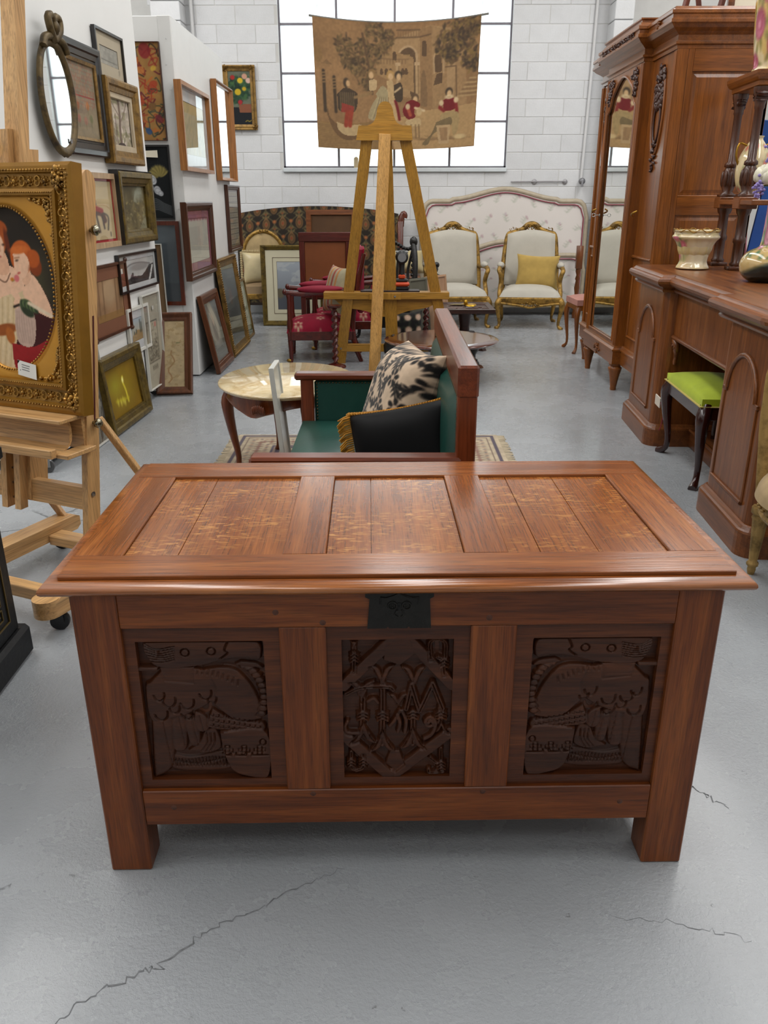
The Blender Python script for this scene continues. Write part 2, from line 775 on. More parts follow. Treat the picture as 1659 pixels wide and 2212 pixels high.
def crack(pts, seed, w0):
    r = random.Random(seed)
    c = curve(pts, len(pts) * 9)
    c = [(x + r.gauss(0, .004), y + r.gauss(0, .004)) for (x, y) in c]
    vs, fs = [], []
    for i, (x, y) in enumerate(c):
        w = w0 * r.uniform(.25, 1) * math.sin(PI * (i + .3) / len(c)) ** .4
        a, b = c[max(0, i - 1)], c[min(len(c) - 1, i + 1)]
        d = math.hypot(b[0] - a[0], b[1] - a[1]) + 1e-6
        nx, ny = -(b[1] - a[1]) / d * w, (b[0] - a[0]) / d * w
        vs += [(x + nx, y + ny, .0006), (x - nx, y - ny, .0006)]
    fs = [(2 * i, 2 * i + 1, 2 * i + 3, 2 * i + 2) for i in range(len(c) - 1)]
    MB().add(vs, fs).build('crack', CRK, fl)


crack([(-.60, .91), (-.567, .947), (-.515, 1.0), (-.449, 1.05), (-.413, 1.059), (-.341, 1.134), (-.268, 1.178), (-.184, 1.235), (-.093, 1.289)], 3, .0024)
crack([(.70, 1.57), (.735, 1.52), (.777, 1.473)], 5, .002)
crack([(.42, 1.17), (.56, 1.15), (.68, 1.12)], 8, .0009)
crack([(-1.9, 2.9), (-1.6, 3.1), (-1.2, 3.3), (-1.0, 3.6)], 9, .003)
cl = struct(MB().box((-4.2, -3.5, 4.7), (4.2, 10.2, 4.8)).build('ceiling', plain('ceiling_white', '#cfcfcd', .8, 0, .03, 2)))
wl = struct(MB().box((-4.2, -3.5, 0), (-4.05, 10.2, 4.7)).build('wall_left', plain('wall_white', '#d2d2d0', .7, 0, .03, 2)))
wr = struct(MB().box((4.05, -3.5, 0), (4.2, 10.2, 4.7)).build('wall_right', _M['wall_white']))
wf = struct(MB().box((-4.05, -3.6, 0), (4.05, -3.5, 4.7)).build('wall_front', _M['wall_white']))

WX0, WX1, WZ0, WZ1 = -1.205, 1.338, 1.625, 3.62
mb = MB()
mb.box((-4.05, 9.9995, 0), (WX0, 10.2, 4.7)).box((WX1, 9.9995, 0), (4.05, 10.2, 4.7))
mb.box((WX0, 9.9995, 0), (WX1, 10.2, WZ0)).box((WX0, 9.9995, WZ1), (WX1, 10.2, 4.7))
wb = struct(mb.build('wall_back', MORTAR))
proto = {}
BL, BH, J = .424, .1807, .0045
row = 0
z = .1575 - BH
while z < 3.4:
    z0, z1 = max(0, z) + J / 2, z + BH - J / 2
    x = -2.72 + (.212 if row % 2 else 0)
    while x < 2.62:
        a, b = max(x, -2.6), min(x + BL, 2.62)
        if z1 > WZ0 + .01 and z0 < WZ1:
            if a < WX0 < b:
                b = WX0 + J
            elif a < WX1 < b:
                a = WX1 - J
        hid = (z0 > WZ0 - .03 and z0 < WZ1 and a > WX0 - .02 and b < WX1 + .02)
        if b - a > .05 and not hid:
            key = (round(b - a, 3), round(z1 - z0, 3))
            if key not in proto:
                w_ = b - a - J
                proto[key] = MB().box((-w_ / 2, 0, 0), (w_ / 2, .03, z1 - z0), .004).build('block', BLOCK, wb)
                o = proto[key]
            else:
                o = proto[key].copy()
                COL.objects.link(o)
            o.location = ((a + b) / 2, 9.9955 + rng.uniform(-.0015, .0015), z0)
        x += BL
    z += BH
    row += 1
# pilasters either side
for i, (xa, xb) in enumerate(((-2.5, -2.19), (2.36, 2.56))):
    mb = MB()
    zz = .15
    while zz < 4.6:
        mb.box((xa, 9.72, zz + .003), (xb, 10, min(zz + .177, 4.65)), .006)
        zz += .1807
    struct(mb.build('trim_%d' % (i + 1), BLOCK))
# steel window: sill, frame, bars, separate panes
win = bpy.data.objects.new('window_1', None)
COL.objects.link(win)
struct(win)
FR = plain('window_steel', '#77737a', .5, .3, .1)
FRW = plain('window_sill_paint', '#c9cfd2', .5, 0, .05)
MB().box((WX0 - .005, 9.96, WZ0 - .045), (WX1 + .005, 10.14, WZ0), .006).build('sill', FRW, win)
fm = MB()
fm.box((WX0, 10.05, WZ0), (WX0 + .018, 10.1, WZ1)).box((WX1 - .018, 10.05, WZ0), (WX1, 10.1, WZ1))
fm.box((WX0, 10.05, WZ0), (WX1, 10.1, WZ0 + .02)).box((WX0, 10.05, WZ1 - .02), (WX1, 10.1, WZ1))
fm.build('frame', FR, win)
vx = [WX0 + .018, -.574, .06, .692, WX1 - .018]
hz = [WZ0 + .02, 2.108, 2.59, 3.065, WZ1 - .02]
for x in vx[1:-1]:
    MB().box((x - .012, 10.05, WZ0 + .02), (x + .012, 10.1, WZ1 - .02)).build('mullion', FR, win)
for zq in hz[1:-1]:
    MB().box((WX0 + .018, 10.052, zq - .011), (WX1 - .018, 10.098, zq + .011)).build('glazing_bar', FR, win)


def panemat():
    m, t, P, N, L = newmat('frosted_pane')
    N.remove(P)
    tr = N.new('ShaderNodeBsdfTransparent')
    tl = N.new('ShaderNodeBsdfTranslucent')
    gl = N.new('ShaderNodeBsdfGlossy')
    gl.inputs['Roughness'].default_value = .25
    tr.inputs[0].default_value = (.93, .97, .97, 1)
    tl.inputs[0].default_value = (.9, .95, .94, 1)
    m1, m2 = N.new('ShaderNodeMixShader'), N.new('ShaderNodeMixShader')
    m1.inputs[0].default_value = .45
    m2.inputs[0].default_value = .05
    L.new(tr.outputs[0], m1.inputs[1])
    L.new(tl.outputs[0], m1.inputs[2])
    L.new(m1.outputs[0], m2.inputs[1])
    L.new(gl.outputs[0], m2.inputs[2])
    L.new(m2.outputs[0], N['Material Output'].inputs[0])
    return m


PANE = panemat()
for i in range(4):
    for j in range(4):
        a, b = vx[i] + .012 * (i > 0), vx[i + 1] - .012 * (i < 3)
        c, d = hz[j] + .011 * (j > 0), hz[j + 1] - .011 * (j < 3)
        MB().box((a, 10.072, c), (b, 10.076, d)).build('pane', PANE, win)
# surface pipes on the back wall
PIPE = plain('painted_pipe', '#cfcfcf', .45, 0, .03)
t = thing('wall_pipe', 'thin white conduit running down the back wall right of the window to a tap', 'pipe', (2.2, 9.97, 1.46))
MB().tube([(.035, 0, 3.1), (.022, 0, 1.2), (0, 0, .03)], .017, 8).build('pipe', PIPE, t)
MB().lathe([(.02, 0), (.035, .01), (.035, .05), (.02, .06)], 12, T(0, -.02, .02, PI / 2)).tube([(0, -.03, .02), (0, -.07, .03), (0, -.08, -.04)], .014, 8).build('tap', plain('grey_tap', '#77777a', .4, .5), t)
t = thing('iron_bracket', 'grey horizontal iron bracket bar on the white block wall above the floral headboard', 'bracket', (1.72, 9.975, 1.475))
MB().tube([(-.32, 0, 0), (.3, 0, .005)], .008, 6).build('bar', plain('grey_iron', '#9b999b', .5, .4), t)
for x in (-.05, .3):
    MB().lathe([(.0, 0), (.03, .004), (.012, .02), (0, .02)], 10, T(x, .015, 0, PI / 2)).build('end_plate', _M['grey_iron'], t)
t = thing('corner_pipe', 'thin white conduit climbing the wall at the left pilaster', 'pipe', (-2.12, 9.95, .1))
MB().tube([(0, 0, 0), (0, 0, 4.5)], .02, 8).build('pipe', PIPE, t)

# display boards on castors
t = thing('display_board', 'white free-standing display board nearest the easel, hung with an oval mirror and pictures', 'display board', (-1.712, 3.87, 0), -.046)
MB().box((-1.5, 0, .06), (0, 1.985, 3.2), .004).build('board', WHITEP, t)
MB().box((-1.45, .06, .045), (-.06, 1.95, .06)).build('base_frame', BLACKP, t)


def caster(par, x, y, r=.033, rz=0, m=BLACKP, plate=STEEL):
    M = T(x, y, 0, 0, 0, rz)
    c = MB().lathe([(r * .5, -.012), (r * .95, -.012), (r, -.006), (r, .006), (r * .95, .012), (r * .5, .012)], 18, M @ T(0, 0, r, PI / 2)).build('caster', m, par)
    MB().box((-.015, -.02, r * .9), (.015, -.014, r * 2 + .01), 0, M).box((-.015, .014, r * .9), (.015, .02, r * 2 + .01), 0, M).box((-.022, -.022, r * 2 + .005), (.022, .022, r * 2 + .012), 0, M).build('fork', plate, c)
    return c


for (x, y) in ((-.02, .01), (-.55, .03), (-.03, 1.75), (-1.3, .05)):
    caster(t, x, y, .034, .3, plain('grey_tyre', '#4b4c4d', .5))
t = thing('display_board', 'white display board farther back, with a narrow end face carrying a patterned panel', 'display board', (-1.48, 6.26, 0))
MB().box((-.265, 0, .012), (-.02, 1.8, 2.45), .004).build('board', WHITEP, t)
MB().box((-.09, -.004, .01), (0, .02, 2.452), .004).box((-.02, .02, .01), (0, 1.8, 2.452), .002).build('corner_trim', plain('white_trim', '#d4d4d2', .5, 0, .02), t)
scr = MB()
for k in range(14):
    scr.lathe([(0, 0), (.005, .001), (.006, .003), (0, .004)], 8, T(-.05 + .012 * (k % 2), -.004, .3 + k * .155, PI / 2))
scr.build('screw_caps', PIPE, t)['kind'] = 'stuff'

# ------------------------------------------------------------------ the carved oak coffer
OK1, OK2, OKM = '#451e08', '#9b5824', '#733912'
oakx = wood('coffer_oak', OK1, OK2, 'x', .3, .1, 1, None, OKM)
oaky = wood('coffer_oak', OK1, OK2, 'y', .3, .1, 1, None, OKM)
oakz = wood('coffer_oak', OK1, OK2, 'z', .3, .1, 1, None, OKM)
lidx, lidy = (wood('lid_oak', '#57290c', '#b4713a', q, .2, .35, 1, None, '#8b4d20', .1, .5) for q in 'xy')  # coffer oak again, coloured lighter to stand for light falling on the lid
oakd = wood('coffer_dark_oak', '#2c1408', '#5f3319', 'x', .45, 0, 1, None, '#43210f', .2)
oakp = wood('coffer_panel_oak', '#36170a', '#7c431f', 'x', .42, .05, 1.2, None, '#572b11', .2)
medul = wood('coffer_ray_oak', '#743710', '#a8632c', 'y', .17, .4, .8, '#b9803f', '#8d4f20', .06, .5)
chest = thing('oak_coffer', 'large carved oak coffer with a panelled lid and black iron lock plate in the foreground', 'chest', (.02, 1.2945, 0), .0243)


def relief_panel(name, u0, u1, z0, z1, art, y, depth):
    nx, ny = art.nx, art.ny
    H = art.a[..., 0]
    vs = [(lerp(u0, u1, i / (nx - 1)), y - depth * H[j, i], lerp(z0, z1, j / (ny - 1))) for j in range(ny) for i in range(nx)]
    fs = [(j * nx + i, j * nx + i + 1, (j + 1) * nx + i + 1, (j + 1) * nx + i) for j in range(ny - 1) for i in range(nx - 1)]
    mb = MB()
    mb.add(vs, fs, True)
    # edge skirt back to the ground
    ring = [i for i in range(nx)] + [j * nx + nx - 1 for j in range(1, ny)] + [(ny - 1) * nx + i for i in range(nx - 2, -1, -1)] + [j * nx for j in range(ny - 2, 0, -1)]
    o = len(mb.v)
    mb.add([(vs[r][0], y + .004, vs[r][2]) for r in ring], [])
    k = len(ring)
    mb.f += [(ring[i], o + i, o + (i + 1) % k, ring[(i + 1) % k]) for i in range(k)]
    mb.sm += [False] * k
    return mb.build(name, oakd, chest)


class Carve(Art):
    """relief in 0..1: 0 = sunk ground, 1 = flush with the board"""

    def up(s, d, h, dome=0.0, rad=.06):
        """raise where d<0 to height h, rounded over rad"""
        e = np.clip(-d / rad, 0, 1)
        hh = h - dome + dome * np.sqrt(1 - (1 - e) ** 2)
        m = np.clip(.5 - d / (2 * s.px), 0, 1)
        s.a[..., 0] = np.maximum(s.a[..., 0] * (1 - m), s.a[..., 0] * (1 - m) + hh * m)
        return s

    def pdist(s, pts):
        d = s.ldist(pts, True)
        return np.where(s.inside(pts), -d, d)

    def cut(s, pts, wd, dp, closed=False):
        d = s.ldist(pts, closed)
        s.a[..., 0] -= dp * np.clip(1 - d / wd, 0, 1)
        return s

    def streak(s, amp, seed):
        s.a[..., 0] += amp * fbm(s.nx, s.ny, 3, seed, 4, 14.0)
        return s


def beast(flip):
    A = Carve(190, 220, (0.0,), .235, .312)

    def P(*q):
        out = []
        for (x, y) in q:
            t_ = (y - 150) / 968
            l, r = 195 + t_ * 123, 1110 + t_ * 50
            u = (x - l) / (r - l) * .235
            out.append((.235 - u if flip else u, (1 - t_) * .312))
        return out

    def C(pts, n=26):
        return curve(P(*pts), n)
    # tail ground and coiled tail
    A.up(A.pdist(C([(450, 950), (600, 975), (815, 935), (835, 1000), (870, 1060), (700, 1080), (480, 1070), (440, 1020), (450, 950)], 40)), .5, .2)
    for k in range(16):
        x = 470 + k * 24
        A.cut(P((x, 985 + 10 * math.sin(k * .4)), (x + 14, 1040)), .003, .22)
    A.cut(C([(450, 1000), (620, 1025), (820, 990)]), .003, .2)
    # claw
    A.up(A.pdist(C([(560, 925), (640, 870), (680, 790), (760, 770), (800, 900), (700, 945), (560, 925)], 40)), .62, .25)
    for k in range(3):
        A.cut(C([(690 + 30 * k, 800), (700 + 26 * k, 870), (660 + 30 * k, 930)]), .003, .2)
    # long flight feathers
    for q in ([(300, 600), (440, 560), (470, 760), (455, 1030), (350, 1110), (325, 1090), (300, 600)],
              [(450, 620), (540, 640), (560, 800), (550, 910), (490, 925), (460, 880), (450, 620)],
              [(545, 640), (620, 700), (650, 800), (640, 880), (580, 880), (550, 760), (545, 640)],
              [(600, 630), (690, 680), (725, 740), (680, 790), (620, 760), (600, 630)]):
        A.up(A.pdist(C(q, 44)), .72, .3, .02)
        a, b = q[0], q[len(q) // 2 + 0]
        A.cut(P(((a[0] + q[1][0]) / 2, a[1] + 40), b), .002, .12)
    # body and belly
    A.up(A.pdist(C([(610, 360), (860, 340), (1000, 440), (1085, 600), (1090, 690), (950, 715), (870, 690), (760, 600), (640, 500), (610, 360)], 60)), .88, .4, .05)
    A.up(A.pdist(C([(380, 350), (640, 345), (760, 450), (740, 560), (600, 640), (420, 690), (300, 690), (262, 470), (300, 425), (380, 350)], 60)), .85, .25, .03)
    for k in range(9):
        A.cut(C([(640 + 36 * k, 352 + 3 * k * k * .35), (632 + 36 * k, 375 + 3 * k * k * .4)]), .003, .18)
    # spine ridge of curls on the far side
    for k in range(11):
        a = -1.25 + k * .17
        cx, cy = 905 + 205 * math.cos(a), 560 + 240 * math.sin(a)
        p = P((cx, cy))[0]
        A.up(A.edist(p[0], p[1], .010, .007, 0), .7, .4, .008)
    # breast scallops
    for (x, y, r) in ((360, 510, 50), (430, 545, 60), (560, 560, 62), (690, 500, 55), (735, 545, 42), (375, 640, 60), (470, 600, 48), (560, 640, 58), (680, 610, 50)):
        p = P((x, y))[0]
        A.cut([(p[0] + .00021 * r * math.cos(b), p[1] + .0003 * r * math.sin(b)) for b in np.linspace(-2.9, .2, 14)], .003, .3)
    # scaly foreleg
    A.up(A.pdist(C([(735, 620), (860, 690), (1000, 715), (1100, 725), (1100, 785), (900, 780), (780, 775), (700, 740), (735, 620)], 40)), .7, .3, .02)
    for k in range(30):
        p = P((735 + (k % 10) * 37, 665 + (k // 10) * 34 + (k % 10) * 6))[0]
        A.cut([(p[0] + .0036 * math.cos(b), p[1] + .0036 * math.sin(b)) for b in np.linspace(-2.6, .6, 7)], .0016, .2)
    # shield with three stepped crosses
    A.up(A.pdist(C([(790, 782), (1125, 785), (1140, 1105), (990, 1108), (880, 1060), (815, 930)], 30) + P((790, 782))), .92, .1)
    A.cut(P((812, 950), (870, 950), (872, 930), (905, 930), (905, 950), (975, 950), (976, 930), (1020, 930), (1020, 950), (1135, 950)), .003, .35)
    for x in (845, 965, 1075):
        for (dx, dy, w_, h_) in ((0, 0, 16, 34), (0, 0, 40, 13)):
            q = P((x - w_, 912 - h_), (x + w_, 912 - h_), (x + w_, 912 + h_), (x - w_, 912 + h_))
            A.cut(q, .002, .22, True)
    p = P((1098, 855))[0]
    A.cut([(p[0] + .006 * math.cos(b), p[1] + .007 * math.sin(b)) for b in np.linspace(0, 6.28, 14)], .002, .3, True)
    # neck band and the head with its long beak
    A.up(A.pdist(P((360, 330), (610, 330), (612, 440), (400, 420))), .8, .2, .02)
    A.up(A.pdist(C([(240, 160), (560, 158), (860, 160), (1060, 165), (1098, 215), (1080, 285), (960, 275), (830, 285), (640, 325), (360, 330), (260, 240), (240, 160)], 70)), .95, .35, .04)
    A.cut(C([(850, 165), (830, 215), (850, 235), (800, 275)]), .003, .35)
    A.cut(C([(1085, 170), (1105, 210), (1100, 270)]), .004, .4)
    A.up(A.pdist(C([(940, 300), (1060, 315), (1100, 350), (1000, 340), (900, 325), (940, 300)], 24)), .7, .3)
    for (x, y) in ((735, 222), (548, 228)):
        p = P((x, y))[0]
        A.cut([(p[0] + .0078 * math.cos(b), p[1] + .0074 * math.sin(b)) for b in np.linspace(0, 6.28, 18)], .0022, .35, True)
        A.up(A.edist(p[0], p[1], .003, .003), .98, .1)
    for k in range(7):
        A.cut(C([(250 + 8 * k, 170 + 20 * k), (340 + 10 * k, 205 + 14 * k), (470, 190 + 14 * k)]), .0022, .25)
    # peg through the collar
    A.up(A.pdist(P((180, 322), (355, 325), (355, 350), (180, 350))), .95, .15)
    A.streak(.05, 5 + flip)
    return A


def letters():
    A = Carve(180, 230, (0.0,), .21, .318)

    def P(*q):
        out = []
        for (x, y) in q:
            t_ = (y - 437) / 1105
            l, r = 163 + t_ * 33, 1080 - t_ * 44
            out.append(((x - l) / (r - l) * .21, (1 - t_) * .318))
        return out

    def C(pts, n=22):
        return curve(P(*pts), n)
    # lozenge band
    A.up(A.pdist(P((540, 437), (720, 437), (1050, 780), (1050, 1200), (600, 1542), (510, 1542), (180, 1260), (180, 745))), .0)
    band = [(630, 470), (1010, 850), (1010, 1190), (590, 1520), (200, 1190), (200, 820)]
    for a, b in (((180, 800), (600, 430)), ((690, 430), (1060, 800)), ((1050, 1180), (570, 1550)), ((180, 1190), (540, 1530))):
        A.up(A.ldist(P(a, b)) - .0118, .95, .08, .01)
    A.up(A.pdist(P((540, 445), (720, 445), (760, 560), (640, 640), (500, 600))), .93, .05)
    A.up(A.pdist(P((560, 1340), (640, 1340), (680, 1450), (600, 1515), (520, 1450))), .6, .1)

    def stem(pts, wd, h=.8):
        A.up(A.ldist(C(pts)) - wd, h, .25, .006)
        A.cut(C(pts), .0016, .3)

    def flare(x, y, w_, h_, sg):
        """split, spreading foot or head of a letter stem"""
        for s_ in (-1, 1):
            A.up(A.pdist(C([(x - 8 * s_, y), (x + .45 * w_ * s_, y + sg * h_ * .55), (x + w_ * s_, y + sg * h_), (x + .3 * w_ * s_, y + sg * h_ * .92), (x - 4 * s_, y + sg * h_ * .5), (x - 8 * s_, y)], 24)), .8, .3, .01)
            A.cut(C([(x + 4 * s_, y + sg * 15), (x + .5 * w_ * s_, y + sg * h_ * .72), (x + .85 * w_ * s_, y + sg * h_ * .96)]), .0018, .25)

    def collar(x, y, w_=46):
        for k in (0, 26, 52):
            A.up(A.ldist(P((x - w_, y + k + 14), (x, y + k - 6), (x + w_, y + k + 14))) - .0022, .95, .2, .003)
    # the two tall letter pairs
    for (x, y0, y1, yc) in ((340, 850, 1180, 1010), (500, 760, 1280, 1015), (745, 1010, 1280, 1010), (970, 980, 1110, 1010)):
        stem([(x, y0), (x, (y0 + y1) / 2), (x - 4, y1)], .0062)
        collar(x, yc)
    flare(495, 820, 110, -170, 1)
    flare(755, 830, 110, -170, 1)
    flare(330, 930, 110, -160, 1)
    flare(625, 980, 100, -110, 1)
    flare(500, 1150, 105, 190, 1)
    flare(745, 1130, 105, 190, 1)
    flare(345, 1080, 110, 190, 1)
    flare(975, 1080, 70, 110, 1)
    stem([(200, 870), (330, 820), (540, 815), (585, 840)], .0052)
    for q in ([(690, 990), (735, 800)], [(735, 800), (800, 1010)], [(800, 1010), (905, 790)], [(905, 790), (985, 990)]):
        A.up(A.ldist(P(*q)) - .0058, .88, .2, .006)
        A.cut(P(*q), .0014, .3)
    for q in ([(215, 1090), (195, 1130), (215, 1180), (300, 1190)], [(870, 1110), (890, 1085), (910, 1120), (870, 1140), (845, 1095), (890, 1060), (930, 1110), (900, 1200), (840, 1240)], [(640, 1010), (600, 1080), (560, 1130)], [(660, 1010), (690, 1090), (680, 1190)], [(620, 1040), (640, 1110), (625, 1180)], [(380, 930), (430, 910), (460, 940)]):
        A.up(A.ldist(C(q)) - .0045, .75, .3, .004)
    # four corner letters
    stem([(265, 480), (265, 690)], .005)
    collar(268, 550, 34)
    flare(265, 520, 45, -65, 1)
    for q in ([(890, 600), (885, 480), (945, 452), (1010, 480), (1012, 590)], [(945, 590), (1000, 610)], [(990, 600), (1000, 720)]):
        stem(q, .0048)
    A.cut(P((945, 480), (945, 570)), .004, .3)
    collar(1000, 600, 34)
    for q in ([(250, 1340), (250, 1470), (290, 1500)], [(345, 1360), (345, 1470), (290, 1500)]):
        stem(q, .0048)
    collar(250, 1400, 32)
    collar(345, 1400, 32)
    for q in ([(970, 1320), (972, 1460), (985, 1520)], [(880, 1400), (930, 1440)], [(985, 1520), (880, 1525), (872, 1500)]):
        stem(q, .0046)
    collar(972, 1430, 34)
    A.streak(.06, 9)
    return A


# carcase
for (a, b) in ((-.593, -.51), (.51, .593)):
    for (y0, y1) in ((0, .07), (.58, .65)):
        MB().box((a, y0, 0), (b, y1, .645), .003).build('corner_post', oakz, chest)
MB().box((-.51, .002, .568), (.51, .035, .645), .002).build('top_rail', oakx, chest)
MB().box((-.51, .002, .116), (.51, .035, .2), .002).build('bottom_rail', oakx, chest)
for (a, b) in ((-.221, -.135), (.133, .218)):
    MB().box((a, .003, .2), (b, .033, .568), .002).build('muntin', oakz, chest)
for (a, b, c0, c1, art) in ((-.51, -.221, -.489, -.252, beast(0)), (-.135, .133, -.107, .103, letters()), (.218, .51, .251, .491, beast(1))):
    y = .0115
    mb = MB()
    zc0, zc1 = .2215, .536
    mb.box((a, y, .2), (b, .03, zc0)).box((a, y, zc1), (b, .03, .568)).box((a, y, zc0), (c0, .03, zc1)).box((c1, y, zc0), (b, .03, zc1))
    mb.box((c0, .028, zc0), (c1, .033, zc1))
    fp = mb.build('front_panel', oakp, chest)
    relief_panel('carving', c0, c1, zc0, zc1, art, .0275, .0165)
for x in (-.51, .51):
    s_ = -1 if x < 0 else 1
    MB().box((min(x + s_ * .045, x + s_ * .06), .07, .116), (max(x + s_ * .045, x + s_ * .06), .58, .645)).build('side_panel', oaky, chest)
    MB().box((min(x + s_ * .03, x + s_ * .08), .07, .116), (max(x + s_ * .03, x + s_ * .08), .58, .2)).build('side_rail', oaky, chest)
    MB().box((min(x + s_ * .03, x + s_ * .08), .07, .568), (max(x + s_ * .03, x + s_ * .08), .58, .645)).build('side_rail', oaky, chest)
MB().box((-.51, .62, .116), (.51, .645, .645)).build('back_board', oakx, chest)
MB().box((-.51, .035, .12), (.51, .62, .14)).build('bottom_board', oakx, chest)
# pegs: dowel ends
PEG = plain('dark_peg', '#4a230c', .4, 0, .1)
pg = MB()
for (x, z) in ((-.53, .613), (-.225, .60), (.165, .585), (-.525, .59), (-.17, .19), (.17, .19), (.54, .61), (-.45, .16), (.45, .16), (-.14, .578)):
    pg.lathe([(0, .0008), (.0055, .0006), (.006, .0), (0, .0)], 14, T(x, .0022, z, PI / 2))
pg.build('peg_ends', PEG, chest)['kind'] = 'stuff'
# iron lock plate with pierced tracery
LK = plain('black_iron', '#15130f', .5, .35, .25, 40, .25, 150)
pts = [(-.062, .642), (.062, .642), (.062, .632), (.055, .628), (.055, .627), (.058, .568), (.0195, .568), (.017, .572), (.0145, .568), (-.0185, .568), (-.021, .572), (-.0235, .568), (-.0585, .568), (-.054, .627), (-.054, .628), (-.062, .632)]
lp = MB().prism(pts[::-1], -.004, .002).build('lock_plate', LK, chest)
fix_normals(lp)
tr = MB()
for s_ in (-1, 1):
    tr.tube([(s_ * (.013 + .008 * math.cos(a)), -.0045, .615 + .008 * math.sin(a)) for a in np.linspace(0, 2 * PI, 13)[:-1]], .0018, 5, True)
    tr.tube([(0, -.0045, .64), (s_ * .012, -.0045, .634), (s_ * .024, -.0045, .63), (s_ * .034, -.0045, .632), (s_ * .034, -.0045, .618)], .0018, 5)
    tr.tube([(s_ * .004, -.0045, .606), (s_ * .009, -.0045, .597), (s_ * .003, -.0045, .592)], .0016, 5)
    for (dx, dz) in ((0, .004), (.004, 0), (-.004, 0), (0, -.004)):
        tr.ell((s_ * .013 + dx, -.0045, .615 + dz), (.0022, .0015, .0022), 6, 4)
tr.build('tracery', LK, lp)
MB().lathe([(0, .001), (.0042, .001), (.0042, 0), (0, 0)], 12, T(-.0005, -.004, .617, PI / 2)).box((-.0025, -.005, .605), (.0015, -.004, .616)).build('keyhole', plain('keyhole_dark', '#020202', .8, 0, .05), lp)
# lid: moulded edge, frame, boarded panels
lid = MB()
prof = [(0, .6465), (.004, .6445), (-.004, .6455)]
edge = [(.03, .642), (.006, .642), (.001, .6435), (-.0025, .647), (-.004, .6515), (-.003, .656), (0, .6595), (.005, .662), (.012, .6635), (.022, .6638), (.04, .660), (.05, .6595)]


def loop(ins):
    return [(-.637 + ins, -.014 + ins), (.637 - ins, -.014 + ins), (.637 - ins, .698 - ins), (-.637 + ins, .698 - ins)]


vs, fs = [], []
for (i_, z_) in edge:
    vs += [(x, y, z_) for (x, y) in loop(i_)]
for j in range(len(edge) - 1):
    for i in range(4):
        k = (i + 1) % 4
        fs.append((j * 4 + i, j * 4 + k, j * 4 + 4 + k, j * 4 + 4 + i))
fs.append((3, 2, 1, 0))
fs.append(tuple((len(edge) - 1) * 4 + i for i in range(4)))
lm = MB().add(vs, fs, True).build('lid_moulding', lidx, chest)
zt, zb = .6705, .6625
MB().box((-.613, .012, zb), (.613, .1035, zt), .0015).build('lid_front_rail', lidx, chest)
MB().box((-.613, .5635, zb), (.613, .672, zt), .0015).build('lid_back_rail', lidx, chest)
for (a, b) in ((-.613, -.523), (-.2195, -.1365), (.1285, .2125), (.524, .613)):
    MB().box((a, .104, zb), (b, .563, zt - .0003), .0015).build('lid_stile', lidy, chest)
for cuts in ((-.523, -.42, -.2195), (-.1365, -.05, .1285), (.2125, .277, .39, .524)):
    for a, b in zip(cuts[:-1], cuts[1:]):
        k = MB().box((a + .0005, .104, zb - .001), (b - .0005, .563, zb + .0015), .0006).build('lid_board', medul, chest)

# ------------------------------------------------------------------ helpers for furniture
def cab_leg(mb, x, y, ang, h, out=.03, w=.022, foot=.03, lead=0.0):
    """cabriole leg from (x,y,h) to the floor, bulging outwards along ang"""
    dx, dy = math.cos(ang), math.sin(ang)
    prof = [(0, h, 1.25), (out * .9, h * .88, 1.35), (out, h * .76, 1.15), (out * .45, h * .5, .85), (-out * .25, h * .25, .62), (-out * .1, h * .1, .6), (foot * .6, h * .035, .85), (foot, .006, .8)]
    c = curve(prof, 16)
    mb.tube([(x + dx * o, y + dy * o, z) for (o, z, r) in c], [w * r for (o, z, r) in c], 8)
    return mb


def nails(mb, pts, r=.004, ax='y'):
    for p in pts:
        mb.ell(p, (r, r, r), 6, 4)


def soft_box(mb, x0, x1, y0, y1, z0, z1, puff=.02, n=9, side='z'):
    """upholstered pad: rounded box swelling on its top"""
    def fn(u, v):
        a, b = 2 * u - 1, 2 * v - 1
        e = max(0, (1 - a ** 6)) ** .5 * max(0, (1 - b ** 6)) ** .5
        return (lerp(x0, x1, u), lerp(y0, y1, v), z1 - .012 + (.012 + puff * (1 - a * a) * (1 - b * b)) * e)
    g = MB().grid(fn, n, n)
    k = len(g.v)
    ring = [i for i in range(n)] + [j * n + n - 1 for j in range(1, n)] + [(n - 1) * n + i for i in range(n - 2, -1, -1)] + [j * n for j in range(n - 2, 0, -1)]
    vs = g.v + [(g.v[i][0], g.v[i][1], z0) for i in ring]
    m_ = len(ring)
    fs = g.f + [(ring[(i + 1) % m_], ring[i], k + i, k + (i + 1) % m_)[::1] for i in range(m_)] + [tuple(k + i for i in range(m_))[::-1]]
    return mb.add(vs, fs, True)


def painted_cushion(name, w, h, t_, art, m, parent, M, both=True):
    n, nn = art.nx, art.ny
    vs, fs, cols = [], [], []
    c = art.cols()
    for sg in (-1, 1):
        o = len(vs)
        for j in range(nn):
            for i in range(n):
                a, b = 2 * i / (n - 1) - 1, 2 * j / (nn - 1) - 1
                e = max(0, 1 - a ** 4) * max(0, 1 - b ** 4)
                p = Vector((a * w / 2 * (1 - .10 * (1 - b * b) * a * a), sg * t_ / 2 * e ** .6, b * h / 2 * (1 - .10 * (1 - a * a) * b * b)))
                vs.append(tuple(M @ p))
        q = [(o + j * n + i, o + j * n + i + 1, o + (j + 1) * n + i + 1, o + (j + 1) * n + i) for j in range(nn - 1) for i in range(n - 1)]
        fs += q if sg < 0 else [x[::-1] for x in q]
        cols.append(c)
    mb = MB()
    mb.add(vs, fs, True)
    return mb.build(name, m, parent, np.concatenate(cols))


